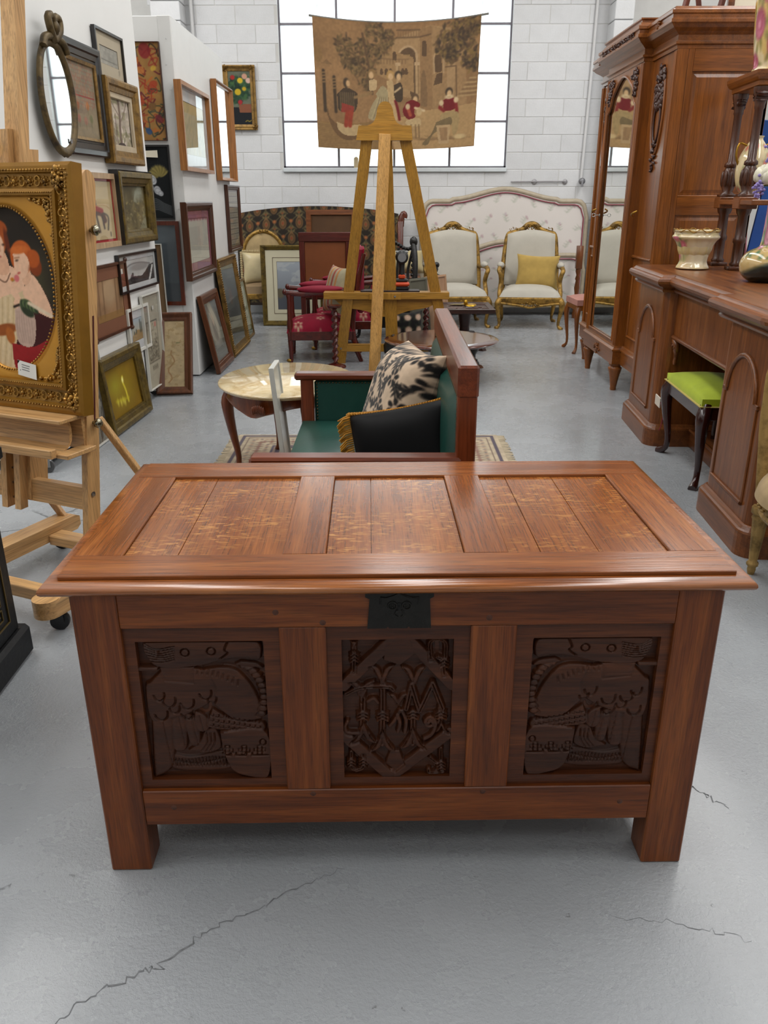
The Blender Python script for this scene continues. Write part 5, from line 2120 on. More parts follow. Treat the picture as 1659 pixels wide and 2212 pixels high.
rb = MB().box((-.12, -.1, 0), (.12, .1, .9), .02).box((-.09, -.07, .9), (.09, .07, .935), .02).build('red_case', plain('red_case', '#8a1f17', .45, 0, .1), None)
rb.location = (2.50, 5.62, 0)
tag(rb, 'bright red upright case behind the sideboard and column shelf', 'case')

# ------------------------------------------------------------------ lime velvet stool
t = thing('velvet_stool', 'dark mahogany cabriole stool with lime green velvet seat in the sideboard knee space', 'stool', (1.615, 3.93, 0), RZS)
LIME = plain('lime_velvet', '#98a804', .75, 0, .12, 10, .1, 120)
_M['lime_velvet'].node_tree.nodes['Principled BSDF'].inputs['Sheen Weight'].default_value = .15
sm = MB()
soft_box(sm, -.305, .305, -.155, .155, .405, .45, .03, 16)
se = sm.build('seat', LIME, t)
MB().frame(.63, .33, [(0, .0), (0, .004), (.012, .004), (.012, 0)], -.165).build('gimp_braid', plain('cream_braid', '#b5a45a', .8, 0, .1, 90), se).rotation_euler = (0, 0, 0)
se.children[0].matrix_local = Matrix.Translation((0, 0, .405)) @ Matrix.Rotation(-PI / 2, 4, 'X')
dm_ = plain('dark_mahogany', '#2c0d0b', .22, 0, .15, 6, 0, 60, .5)
for (x0, y0, x1, y1) in ((-.29, -.15, .29, -.125), (-.29, .125, .29, .15), (-.30, -.14, -.275, .14), (.275, -.14, .30, .14)):
    MB().box((x0, y0, .335), (x1, y1, .408), .003).build('rail', dm_, t)
for (x, y) in ((-.28, -.125), (.28, -.125), (-.28, .125), (.28, .125)):
    cab_leg(MB(), x, y, math.atan2(y * 1.3, x), .40, .035, .026, .05).build('leg', dm_, t)
tg = MB().box((-.052, -.003, -.03), (.0, .003, .03), 0, T(0, 0, 0, .2, .3, .3)).build('price_tag', plain('tag_card', '#d8cdbf', .7, 0, .04), t)
tg.location = (-.335, -.165, .265)
MB().tube(curve([(-.315, -.16, .30), (-.33, -.16, .285), (-.335, -.165, .275), (-.31, -.15, .22), (-.305, -.155, .15), (-.31, -.16, .12)], 16), .0022, 5).build('tag_string', plain('red_string', '#7d1530', .7), t)

# gilt chair at the right edge
GOLDW = gilt('worn_gilt', '#a88850', '#70582c', .5, .4, 60)
FLOW = Art(70, 60, '#9c8560', .5, .46)
FLOW.mott(.16, 7, 4)
for k in range(14):
    rose(FLOW, rr.uniform(0, .5), rr.uniform(0, .46), .03, '#8a7a5a' if k % 3 else '#a8706a', '#a8966e')
t = thing('gilt_side_chair', 'gilt salon chair with tapestry seat and fluted legs at the right edge', 'chair', (1.58, 2.54, 0), 0)


def seatfn(u, v):
    a, b = 2 * u - 1, 2 * v - 1
    q = math.sqrt(1 - .42 * b * b), math.sqrt(1 - .42 * a * a)
    e = max(0, 1 - max(abs(a), abs(b)) ** 5)
    return (a * .285 * q[0] * 1.12, b * .235 * q[1] * 1.12, .33 + .085 * e ** .6)


MB().grid(seatfn, FLOW.nx, FLOW.ny).build('seat', FAB, t, FLOW.cols())
oval = lambda o: [((.285 + o) * math.copysign(abs(math.cos(a)) ** .75, math.cos(a)), (.235 + o) * math.copysign(abs(math.sin(a)) ** .75, math.sin(a))) for a in np.linspace(0, 2 * PI, 49)[:-1]]
sr = plan_sweep(MB(), oval, [(-.03, .255), (0, .258), (.006, .27), (0, .28), (0, .305), (.008, .312), (.006, .325), (-.01, .334)]).build('seat_rail', GOLDW, t)
mb = MB()
for k in range(60):
    a = 2 * PI * k / 60
    p = oval(.006)[int(k * .8) % 48]
    mb.ell((p[0], p[1], .293), (.008, .008, .006), 6, 4)
mb.build('ribbon_carving', GOLDW, sr)['kind'] = 'stuff'
for (x, y) in ((-.235, .165), (.235, .165), (-.235, -.165), (.235, -.165)):
    MB().lathe([(0, 0), (.011, 0), (.015, .02), (.014, .03), (.02, .036), (.021, .046), (.014, .052), (.016, .07), (.026, .215), (.03, .225), (.026, .235), (.034, .242), (.034, .265), (0, .265)], 24, T(x, y, 0), lambda a, v: 1 + .07 * math.cos(9 * a)).build('fluted_leg', GOLDW, t)
mb = MB()
for s_ in (-1, 1):
    mb.tube(curve([(s_ * .235, .19, .30), (s_ * .245, .205, .45), (s_ * .255, .215, .62), (s_ * .23, .222, .80), (0, .226, .90)], 18), [.022] * 18, 8)
mb.tube(curve([(-.24, .206, .47), (0, .21, .455), (.24, .206, .47)], 10), .016, 8)
bkf = mb.build('back_frame', GOLDW, t)
mb = MB()
for k in range(50):
    q = rr.random()
    mb.ell((rr.choice((-1, 1)) * (.245 + .012 * q), .19 + .03 * q, .36 + .40 * q), (.012, .010, .02), 6, 4)
mb.build('acanthus_carving', GOLDW, bkf)['kind'] = 'stuff'
MB().grid(lambda u, v: (-.22 + .44 * u, .207 + .018 * v - .02 * (1 - (2 * u - 1) ** 2), .48 + .36 * v), FLOW.nx, FLOW.ny).build('back_panel', FAB, t, FLOW.cols())

# ------------------------------------------------------------------ furniture along the back wall
HB = Art(300, 150, '#2b251f', 1.86, .95)
HB.mott(.12, 20, 2)
rr = random.Random(8)
for i in range(-1, 11):
    for j in range(0, 7):
        x, y = .06 + i * .19 + (.095 if j % 2 else 0), .05 + j * .15
        HB.ell(x, y, .042, .055, '#75593a')
        HB.poly([(x - .026, y + .04), (x, y + .085), (x + .026, y + .04)], '#75593a')
        HB.ring(x, y, .028, .038, .010, '#4d3823')
        HB.ell(x, y, .012, .014, '#84422b')
        for s_ in (-1, 1):
            p = [(x + s_ * (.035 + .06 * math.sin(q * .5)), y - .06 + q * .019) for q in range(9)]
            HB.line(p, .008, '#5f573c')
            for q in p[1::3]:
                HB.ell(q[0] + s_ * .014, q[1], .018, .008, '#6f6140', .7 * s_)
            HB.ell(x + s_ * .095, y + .02, .019, .016, '#834a30')
            HB.ell(x + s_ * .095, y + .02, .008, .007, '#a8763f')
        HB.ell(x, y + .10, .016, .011, '#7d4a2e')
t = thing('patterned_bedhead', 'low bedhead covered in dark ornamental fabric with mahogany scroll end, by the back wall', 'bedhead', (-.80, 9.80, 0))


def hbtop(u):
    return 1.13 + .085 * math.sin(PI * u) ** .8


canvas('fabric_panel', HB, 1, 1, FAB, t, fn=lambda u, v: (-.95 + 1.86 * u, -.03 - .012 * math.sin(PI * v), .15 + (hbtop(u) - .15) * v))
MB().prism([(-.95, .12), (.91, .12)] + [(-.95 + 1.86 * (1 - k / 20), hbtop(1 - k / 20) + .004) for k in range(21)], -.03, .04).build('core', plain('bedhead_core', '#2c2018', .8), t)
sc = MB().box((.90, -.05, 0), (.965, .05, 1.06), .008)
sc.tube(curve([(.93, 0, 1.0), (.945, 0, 1.10), (.965, 0, 1.14), (.985, 0, 1.12), (.98, 0, 1.09)], 12), [.045, .042, .04, .036, .03, .03, .03, .03, .03, .03, .03, .03], 10)
sc.build('scroll_post', wood(*MAHOG, 'z', .25, .4), t)

# floral white bedhead and matching footboard
FL2 = Art(200, 150, '#d8d1cb', 1.85, 1.3)
FL2.mott(.02, 5, 3)
rr = random.Random(21)
for j in range(6):
    for i in range(9):
        x, y = .1 + i * .21 + (.1 if j % 2 else 0), .08 + j * .23
        k = (i + j * 2) % 3
        ro = rr.uniform(-.5, .5) + (.8 if k else -.6)
        p = [(x + q * .009 * math.sin(ro) + .004 * q * q * .1, y + q * .010) for q in range(-4, 6)]
        FL2.line(p, .004, '#adada0', .8)
        for q in p[1:8:3]:
            FL2.ell(q[0] + .015, q[1], .012, .005, '#b0b4a4', .6, .8)
            FL2.ell(q[0] - .015, q[1] + .006, .012, .005, '#a9ae9e', -.6, .7)
        FL2.ell(p[-1][0], p[-1][1], .013, .015, '#b898a0' if k else '#bdabb2', ro, .75)
        FL2.ell(p[-1][0] + .012, p[-1][1] - .02, .008, .008, '#ab7a86', ro, .6)
BEIGE = plain('cream_gilt_paint', '#a99c86', .45, 0, .1, 20)
ROSEP = plain('rose_piping', '#8a3f4c', .7, 0, .05)


def floral_board(name, label, loc, W, H, zb, shoulder):
    t = thing(name, label, 'bedhead', loc)

    def prof(u):
        a = abs(2 * u - 1)
        h = H - (H - shoulder) * ss(min(1, a / .64))
        if a > .64:
            h = shoulder - .02
            if a > .88:
                h -= .17 * (1 - math.sqrt(max(0, 1 - ((a - .88) / .12) ** 2)))
        return h
    side = lambda v: 1 + .035 * math.sin(PI * min(1, v * 1.05)) * 0
    canvas('fabric_panel', FL2, 1, 1, FAB, t, fn=lambda u, v: ((u - .5) * (W - .06), -.035 - .01 * math.sin(PI * v) * math.sin(PI * u), zb + (prof(u) - .03 - zb) * v))
    n = 48
    out = [((k / n - .5) * W, prof(k / n)) for k in range(n + 1)]
    MB().prism([(-W / 2 + .01, zb), (W / 2 - .01, zb)] + [(x * .985, z_ - .02) for (x, z_) in out[::-1]], -.03, .03).build('core', plain('bedhead_linen', '#b5aea6', .8), t)
    path = [(-W / 2, -.01, 0)] + [(-W / 2, -.01, shoulder * .5)] + [(x, -.01, z_) for (x, z_) in out] + [(W / 2, -.01, shoulder * .5), (W / 2, -.01, 0)]
    fr = MB().tube(path, .03, 8, up=(0, 1, 0)).build('carved_frame', BEIGE, t)
    pp = [(x * (W / 2 - .038) / (W / 2), -.046, z_ - (.036 if abs(x) < W / 2 - .001 else .01)) for (x, _, z_) in path[2:-2]]
    MB().tube([(pp[0][0], -.046, zb)] + pp + [(pp[-1][0], -.046, zb)], .007, 6).build('piping', ROSEP, t)
    MB().box((-W / 2 + .02, -.04, zb - .05), (W / 2 - .02, .0, zb + .02), .01).build('bottom_rail', BEIGE, t)
    return t


floral_board('floral_bedhead', 'tall white floral bedhead with arched cream frame and rose piping against the wall', (1.335, 9.94, 0), 1.90, 1.395, .16, 1.285)
floral_board('floral_footboard', 'lower white floral footboard standing in front of the matching bedhead', (1.335, 9.79, 0), 1.86, .83, .14, .70)


# pair of gilt armchairs
LINEN = plain('pale_linen', '#b3aea2', .85, 0, .04, 9, .2, 160)
GA = gilt('antique_gilt', '#a07c38', '#56401c', .45, .5, 70)


def fauteuil(loc, rz, label):
    t = thing('gilt_armchair', label, 'armchair', loc, rz, 'gilt armchairs against the floral bedhead')
    sm = MB()
    vs = []
    def sf(u, v):
        a, b = 2 * u - 1, 2 * v - 1
        e = max(0, 1 - max(abs(a), abs(b)) ** 6)
        return (a * (.33 - .04 * (b + 1) / 2), b * .29, .315 + (.09 + .035 * (1 - a * a) * (1 - b * b)) * e ** .5)
    sm.grid(sf, 18, 18).build('seat', LINEN, t)
    rl = MB()
    pl = lambda o: [(-.335 - o, -.295 - o), (.335 + o, -.295 - o), (.295 + o, .29 + o), (-.295 - o, .29 + o)]
    plan_sweep(rl, pl, [(-.05, .25), (-.01, .255), (0, .27), (-.006, .29), (.006, .31), (0, .325), (-.02, .33)])
    rl.tube(curve([(-.33, -.298, .27), (-.2, -.302, .255), (-.08, -.31, .24), (0, -.315, .225), (.08, -.31, .24), (.2, -.302, .255), (.33, -.298, .27)], 20), .014, 6)
    rl = rl.build('seat_rail', GA, t)
    leafy(0, .262, .10, .028, -.318, 26, 5, None, .014).build('carved_cartouche', GA, rl)
    for (x, y) in ((-.315, -.275), (.315, -.275), (-.28, .27), (.28, .27)):
        cab_leg(MB(), x, y, math.atan2(y, x), .30, .025, .026, .045).build('leg', GA, t)
    # back
    out = curve([(-.285, .20, .30), (-.29, .24, .52), (-.275, .29, .76), (-.25, .315, .94), (-.20, .325, .97), (-.10, .33, 1.005), (-.05, .335, 1.05), (0, .337, 1.065), (.05, .335, 1.05), (.10, .33, 1.005), (.20, .325, .97), (.25, .315, .94), (.275, .29, .76), (.29, .24, .52), (.285, .20, .30)], 60)
    bf = MB().tube([(x, y, z_ * .975) for (x, y, z_) in out], .030, 8)
    bf.tube(curve([(-.27, .215, .42), (0, .22, .405), (.27, .215, .42)], 8), .018, 8)
    bf = bf.build('back_frame', GA, t)
    leafy(0, 1.005, .095, .036, .312, 40, 7, None, .016).build('carved_crest', GA, bf)
    lv = MB()
    for (x, y, z_) in ((-.19, .315, .985), (.19, .315, .985)):
        leafy(x, z_, .05, .02, y - .008, 12, 9, lv, .012)
    lv.build('carved_shoulders', GA, bf)['kind'] = 'stuff'
    def bf2(u, v):
        a = 2 * u - 1
        zt = .935 + .045 * (1 - a * a)
        z_ = .41 + (zt - .41) * v
        y = .215 + .17 * (z_ - .41) - .02
        e = max(0, 1 - max(abs(a), abs(2 * v - 1)) ** 6)
        return (a * (.275 - .02 * v), y - .035 * e ** .6, z_)
    MB().grid(bf2, 18, 18).build('back_pad', LINEN, t)
    MB().grid(lambda u, v: ((.5 - u) * .52, .225 + .17 * v * .55, .41 + .55 * v), 6, 6).build('outside_back', LINEN, t)
    for s_ in (-1, 1):
        am = MB().tube(curve([(s_ * .28, .26, .60), (s_ * .315, .12, .61), (s_ * .33, -.06, .605), (s_ * .333, -.13, .58), (s_ * .318, -.14, .54), (s_ * .31, -.10, .46), (s_ * .32, -.15, .36), (s_ * .315, -.17, .31)], 26), [.024] * 26, 8).build('arm', GA, t)
        MB().ell((s_ * .318, .03, .63), (.04, .12, .032), 10, 8).build('arm_pad', LINEN, am)
    return t


fauteuil((1.52, 8.98, 0), -.12, 'gilt armchair with pale linen upholstery holding the yellow cushion')
fauteuil((.72, 9.06, 0), .05, 'gilt armchair with bare pale linen back, left of the one with a cushion')
YEL = Art(40, 40, '#a98d4c', .42, .4)
YEL.mott(.1, 7, 3)
M3 = T(1.60, 9.02, .56, 0, 0, -.12) @ Matrix.Rotation(-.25, 4, 'X') @ Matrix.Rotation(.04, 4, 'Y')
cu = painted_cushion('yellow_cushion', .46, .36, .13, YEL, FAB, None, M3)
tag(cu, 'square mustard yellow velvet cushion on the right gilt armchair', 'cushion')

# carved low table with a gold leaf ornament
cw = wood('carved_teak', '#25130e', '#4a2a21', 'x', .4, .2)
t = thing('carved_side_table', 'small square dark carved wood table before the gilt armchairs', 'table', (.70, 7.55, 0))
TH = .375
MB().box((-.245, -.29, TH - .03), (.245, .29, TH), .005).build('table_top', cw, t)
MB().frame(.49, .58, [(0, .0), (0, -.006), (.05, -.008), (.055, -.001), (.055, 0)], -.29).build('raised_border', cw, t).matrix_local = Matrix.Translation((0, 0, TH)) @ Matrix.Rotation(-PI / 2, 4, 'X')
mb = MB()
rr = random.Random(31)
for k in range(26):
    x, y = rr.uniform(-.16, .16), rr.uniform(-.2, .2)
    mb.tube([(x - rr.uniform(.02, .07), y, TH + .003), (x + rr.uniform(.02, .07), y + rr.uniform(-.02, .02), TH + .003)], .006, 5)
mb.build('carved_relief', plain('teak_relief', '#5b4238', .35, 0, .2, 20), t)['kind'] = 'stuff'
MB().lathe([(0, .06), (.06, .06), (.05, .10), (.045, .2), (.06, .3), (.09, .345), (0, .345)], 18).build('pedestal', cw, t)
for k in range(4):
    M = T(0, 0, 0, 0, 0, k * PI / 2 + PI / 4)
    MB().prism([(.03, .06), (.03, .12), (.10, .10), (.22, .05), (.25, .0), (.20, .0), (.12, .05)], -.025, .025, M).build('foot', cw, t)
t = thing('gold_leaf_ornament', 'small gilded leaf ornament lying on the carved side table', 'ornament', (.70, 7.50, TH + .008))
GL = plain('bright_gold', '#b98f2b', .3, .8, .15)
for k, (an, ln) in enumerate(((PI, .15), (.35, .10), (1.9, .09), (-.6, .10))):
    MB().ell((ln * .5, 0, .014), (ln * .55, .026, .008), 10, 6, T(0, 0, 0, .3, 0, an)).build('leaf', GL if k else plain('pale_gold', '#c9b98a', .35, .5, .1), t)
MB().ell((0, 0, .03), (.02, .02, .03), 8, 6).build('stem', GL, t)

# small pink stool and turned bed post by the wardrobe
t = thing('pink_seat_stool', 'slender walnut stool with pink seat between bedhead and wardrobe', 'stool', (1.83, 7.42, 0), .05)
soft_box(MB(), -.19, .19, -.19, .19, .42, .48, .02).build('seat', plain('dusty_pink', '#a8766a', .8), t)
MB().box((-.185, -.185, .375), (.185, .185, .425), .004).build('rail', wood(*ARM, 'x'), t)
for (x, y) in ((-.165, -.165), (.165, -.165), (-.165, .165), (.165, .165)):
    cab_leg(MB(), x, y, math.atan2(y, x), .40, .02, .02, .035).build('leg', wood(*ARM, 'z'), t)
bp_ = MB().lathe([(0, 0), (.03, 0), (.035, .05), (.025, .08), (.03, .14), (.018, .20), (.03, .22), (.02, .26), (.032, .34), (.02, .42), (.03, .44), (.018, .48), (.03, .52), (.03, .56), (0, .56)], 18).box((-.035, -.035, .55), (.035, .035, .80), .004).build('turned_bed_post', wood(*WALNUT, 'z'), None)
bp_.location = (2.16, 9.55, 0)
tag(bp_, 'dark turned wooden bed post standing at the right end of the floral footboard', 'bed post')

# red upholstered armchairs
RED = Art(90, 90, '#860c2a', .52, .52)
RED.mott(.12, 8, 3)
for j in range(3):
    for i in range(4):
        x, y = .07 + i * .14 + (.06 if j % 2 else 0), .09 + j * .17
        for k in range(6):
            RED.ell(x + .023 * math.cos(k * 1.047), y + .023 * math.sin(k * 1.047), .013, .009, '#b3997c', k * 1.047)
        RED.ell(x, y, .010, .010, '#7a2a24')
REDM = paintmat('red_brocade', .7, .1, 400, 0, 0)
RM = wood('red_mahogany', '#35100a', '#6d2418', 'z', .25, .4)
RMX = wood('red_mahogany', '#35100a', '#6d2418', 'x', .25, .4)


def red_chair(loc, rz, label):
    t = thing('red_armchair', label, 'armchair', loc, rz, 'crimson armchairs behind the marble table')

    def sf(u, v):
        a, b = 2 * u - 1, 2 * v - 1
        e = max(0, 1 - max(abs(a), abs(b)) ** 6)
        return (a * .235, b * .285 - .01, .245 + (.09 + .04 * (1 - a * a) * (1 - b * b)) * e ** .5)
    MB().grid(sf, 90, 90).build('seat', REDM, t, RED.cols())
    for (x0, x1, y0, y1) in ((-.235, .235, -.285, -.25), (-.235, .235, .25, .285), (-.235, -.20, -.27, .27), (.20, .235, -.27, .27)):
        MB().box((x0, y0, .185), (x1, y1, .26), .004).build('rail', RMX, t)
    for (x, y) in ((-.21, -.265), (.21, -.265)):
        lg = MB()
        lg.lathe([(0, .0), (.014, .0), (.018, .06), (.026, .25), (.026, .33), (.02, .36), (.018, .52), (.026, .56), (0, .57)], 12, T(x, y, 0)).build('front_leg', RM, t)
        MB().ell((x, y - .012, .016), (.018, .03, .016), 8, 6).build('brass_foot', BRASS, t)
    for x in (-.21, .21):
        MB().tube(curve([(x, .33, 0), (x, .27, .16), (x, .26, .35), (x, .30, .6), (x, .36, .88)], 14), [.018, .02, .022, .024, .024, .024, .024, .024, .024, .024, .022, .022, .02, .018], 8).build('back_leg', RM, t)
        ar = MB().tube(curve([(x, -.30, .575), (x, -.1, .565), (x, .28, .60)], 10), .022, 8).build('arm', RMX, t)
        MB().ell((x, .0, .60), (.042, .20, .032), 12, 8).build('arm_pad', plain('crimson_velvet', '#860c2a', .7, 0, .12, 9, .1), ar)
        MB().ell((x, -.30, .58), (.03, .02, .028), 8, 6).build('arm_scroll', RM, ar)
    def bf(u, v):
        a = 2 * u - 1
        e = max(0, 1 - max(abs(a), abs(2 * v - 1)) ** 6)
        return (a * .20, .275 + .09 * v - .04 * e ** .6, .40 + .52 * v)
    MB().grid(bf, 90, 90).build('back_pad', REDM, t, RED.cols())
    MB().box((-.2, .30, .40), (.2, .36, .93), .02).build('back_board', _M['crimson_velvet'], t)
    return t


red_chair((-.575, 7.06, 0), -PI / 2 + .06, 'crimson flower-patterned armchair nearest the marble table, holding a striped cushion')
red_chair((-.42, 7.66, 0), -PI / 2 + .06, 'second crimson armchair, hidden behind the one with the striped cushion')
SC = Art(60, 60, '#a5977c', .36, .36)
for x in (.03, .09, .15, .21):
    SC.rect(x, 0, x + .03, .36, '#93392b' if x in (.03, .15) else '#b5783d', .9)
SC.rect(.24, 0, .36, .36, '#a39c80')
SC.mott(.05, 20, 2)
cu = painted_cushion('striped_cushion', .36, .40, .13, SC, FAB, None, T(-.43, 7.0, .58, 0, 0, -PI / 2 + .55) @ Matrix.Rotation(-.28, 4, 'X'))
tag(cu, 'cream and red striped cushion standing on the nearer crimson armchair', 'cushion')

# gilt salon chair with satin cushion
SAT2 = Art(60, 60, '#a58f68', .4, .4)
SAT2.mott(.14, 6, 4)
t = thing('oval_back_chair', 'gilt oval-back salon chair with cream satin seat beside the patterned bedhead', 'chair', (-1.38, 9.27, 0), .15)
oa = [(.22 * math.cos(a), .20 + .0 * a, .72 + .24 * math.sin(a)) for a in np.linspace(0, 2 * PI, 41)[:-1]]
bf = MB().tube(oa, .022, 8, True).build('back_frame', GA, t)
leafy(0, .96, .07, .02, .18, 16, 3, None, .012).build('crest_carving', GA, bf)
MB().grid(lambda u, v: (.2 * (2 * u - 1) * math.sqrt(max(0, 1 - .5 * (2 * v - 1) ** 2)) * 1.0, .195 - .03 * (1 - (2 * u - 1) ** 2) * (1 - (2 * v - 1) ** 2), .72 + .22 * (2 * v - 1) * math.sqrt(max(0, 1 - .5 * (2 * u - 1) ** 2))), 60, 60).build('back_pad', FAB, t, SAT2.cols())
soft_box(MB(), -.23, .23, -.24, .2, .33, .42, .03).build('seat', plain('cream_satin', '#8d7658', .5, 0, .1), t)
MB().box((-.235, -.245, .27), (.235, .205, .335), .01).build('seat_rail', GA, t)
for (x, y) in ((-.2, -.21), (.2, -.21), (-.2, .17), (.2, .17)):
    MB().lathe([(0, 0), (.014, 0), (.026, .25), (.026, .30), (0, .30)], 12, T(x, y, 0)).build('leg', GA, t)
for x in (-.1, .1):
    MB().bar((x * 1.4, .19, .33), (x * 1.2, .2, .55), .025, .02).build('back_post', GA, t)
SATC = Art(50, 50, '#b5a680', .36, .34)
SATC.mott(.12, 4, 4)
cu = painted_cushion('satin_cushion', .42, .34, .14, SATC, paintmat('satin', .35, 0, 100, .1), None, T(-1.40, 9.19, .59, 0, 0, .1) @ Matrix.Rotation(-.2, 4, 'X'))
tag(cu, 'cream satin cushion with fringed edge on the oval-back salon chair', 'cushion')
fr = MB()
for k in range(60):
    a = 2 * PI * k / 60
    x, z_ = .215 * max(-1, min(1, 1.35 * math.cos(a))), .175 * max(-1, min(1, 1.35 * math.sin(a)))
    fr.ell((x, 0, z_), (.016, .008, .016), 5, 4)
fr.v = [tuple(T(-1.40, 9.19, .59, 0, 0, .1) @ Matrix.Rotation(-.2, 4, 'X') @ Vector(p)) for p in fr.v]
fr.build('fringe', plain('cream_fringe', '#9d8c66', .8, 0, .15, 40), cu)

# brown leather panelled chair seen from behind, and the back of a big frame behind it
t = thing('leather_panel_chair', 'tall mahogany chair back with brown leather panel behind the crimson armchairs', 'chair', (-.62, 8.2, 0), .03)
BL2 = plain('brown_leather', '#7d441d', .5, 0, .12, 4, .05, 30)
for x in (-.25, .20):
    MB().box((x, -.02, 0), (x + .05, .025, .93), .004).build('post', RM, t)
MB().box((-.255, -.025, .91), (.255, .03, .995), .005).box((-.25, -.02, .38), (.25, .025, .45), .004).build('back_rail', RMX, t)
MB().box((-.2, -.005, .45), (.2, .02, .91), .004).build('leather_panel', BL2, t)
soft_box(MB(), -.25, .25, .03, .5, .36, .46, .02).build('seat', BL2, t)
for x in (-.24, .20):
    MB().box((x, .45, 0), (x + .045, .495, .36), .004).build('front_leg', RM, t)
t = thing('picture_back', 'dark wooden back of a large framed picture leaning against the patterned bedhead', 'framed picture', (-.62, 9.12, 0), .02, None, -.09)
MB().frame(.54, 1.19, [(0, .012), (0, -.02), (.05, -.022), (.055, -.005), (.055, .012)]).build('frame', wood(*WALNUT, 'x'), t)
MB().box((-.225, -.004, .05), (.225, .006, 1.14)).build('backing', plain('kraft_back', '#4e3319', .8, 0, .1), t)

# ebony carved chair, cream cushion, black cushion and leaning frames behind the pine easel
t = thing('ebony_chair', 'black carved ebony chair with openwork back behind the pine easel', 'chair', (-.03, 8.2, 0), -.5)
for x in (-.2, .2):
    q = MB().tube(curve([(x, .2, 0), (x * 1.05, .2, .4), (x * 1.0, .24, .7), (x * .8, .28, .88)], 14), .03, 8)
    q.ell((x * .8, .28, .90), (.045, .03, .05), 8, 6)
    for k in range(8):
        q.ell((x * (1.0 - .02 * k), .2 + .01 * k, .5 + .045 * k), (.035, .03, .022), 6, 5)
    q.build('carved_post', EBON, t)
    cab_leg(MB(), x, -.2, math.atan2(-.2, x), .38, .03, .03, .04).build('front_leg', EBON, t)
sp2 = MB()
for k in range(5):
    sp2.tube(curve([(-.16 + .08 * k, .21, .45), (-.12 + .06 * k, .24, .62), (-.16 + .08 * k, .27, .84)], 10), .014, 6)
for k in range(12):
    sp2.ell((-.15 + .028 * k, .28, .86 + .03 * math.sin(k * .55)), (.022, .015, .02), 6, 5)
sp2.build('splat', EBON, t)
soft_box(MB(), -.23, .23, -.22, .22, .36, .42, .02).build('seat', EBON, t)
t = thing('ebony_stand', 'black carved ebony arm stand beside the left gilt armchair', 'stand', (.44, 8.35, 0), .4)
q = MB().lathe([(0, 0), (.16, 0), (.15, .03), (.05, .06), (.04, .3), (.06, .45), (.05, .6), (0, .6)], 14)
q.build('column', EBON, t)
q = MB()
for k in range(20):
    q.ell((.05 * math.cos(k * 1.3), .05 * math.sin(k * 1.3), .1 + .025 * k), (.028, .028, .02), 6, 5)
q.ell((0, 0, .64), (.06, .04, .05), 8, 6).ell((.04, 0, .68), (.03, .03, .03), 8, 6)
q.build('carving', EBON, t)
CC = Art(24, 24, '#a89a74', .4, .3)
CC.mott(.06, 4, 2)
t = thing('blanket_box', 'low dark box behind the pine easel carrying the cream bolster', 'box', (.10, 8.98, 0))
MB().box((-.22, -.2, 0), (.22, .2, .5), .008).build('body', EBON, t)
MB().box((-.235, -.215, .5), (.235, .215, .53), .006).build('lid', wood(*WALNUT, 'x'), t)
cu = painted_cushion('cream_bolster', .42, .26, .16, CC, FAB, None, T(.17, 8.97, .665, 0, 0, .1) @ Matrix.Rotation(-.5, 4, 'X'))
tag(cu, 'cream crumpled cushion lying behind the drill and pine easel', 'cushion')
BCU = Art(40, 40, '#0f0d0d', .3, .3)
for k in range(9):
    rose(BCU, .05 + .1 * (k % 3), .05 + .1 * (k // 3), .03, '#a58a76', '#c4ab98', '#33402a')
cu = painted_cushion('black_floral_cushion', .32, .34, .12, BCU, FAB, None, T(.16, 7.35, .19, 0, 0, .3) @ Matrix.Rotation(-.2, 4, 'X'))
tag(cu, 'black cushion with pale flowers standing on the floor under the pine easel tray', 'cushion')
tw = MB()
tw.v = []
n, m_ = 60, 10
vs, fs = [], []
for j in range(n + 1):
    z_ = .66 * j / n
    for i in range(m_):
        a = 2 * PI * i / m_
        r = .020 + .010 * math.cos(2 * (a - z_ * 42))
        vs.append((r * math.cos(a), r * math.sin(a), z_))
fs = [(j * m_ + i, j * m_ + (i + 1) % m_, (j + 1) * m_ + (i + 1) % m_, (j + 1) * m_ + i) for j in range(n) for i in range(m_)]
TWV, TWF = vs, fs
for (nm, lb, loc, hh) in (('barley_twist_stand', 'slim barley-twist oak stand beside the left leg of the pine easel', (-.44, 6.62, 0), .50), ('barley_twist_stand', 'slim barley-twist stand half hidden beneath the right of the pine easel tray', (.34, 7.5, 0), .50)):
    t = thing(nm, lb, 'plant stand', loc)
    MB().add([(x, y, z_ * hh / .66 * .92 + .02) for (x, y, z_) in TWV], TWF, True).build('twist_column', RM, t)
    MB().lathe([(0, 0), (.09, 0), (.085, .015), (.04, .03), (0, .03)], 16).build('base', RM, t)
    MB().lathe([(0, hh - .02), (.05, hh - .02), (.06, hh), (0, hh)], 16).build('top', RM, t)
for (x, w_, c, lb) in ((.50, .34, '#b08a6a', 'pale peach board leaning behind the right leg of the pine easel'), (.32, .28, '#5c5a4c', 'grey-green framed picture leaning just left of the peach board')):
    t = thing('leaning_picture', lb, 'picture', (x, 7.9 if w_ > .32 else 7.62, 0), .9, None, -.12)
    MB().frame(w_, .62, [(0, .012), (0, -.008), (.018, -.012), (.03, -.004), (.03, .012)]).build('frame', plain('frame_' + c[1:], c, .5), t)
    MB().box((-w_ / 2 + .03, -.002, .03), (w_ / 2 - .03, .008, .59)).build('picture', plain('pic_' + c[1:], c, .7), t)
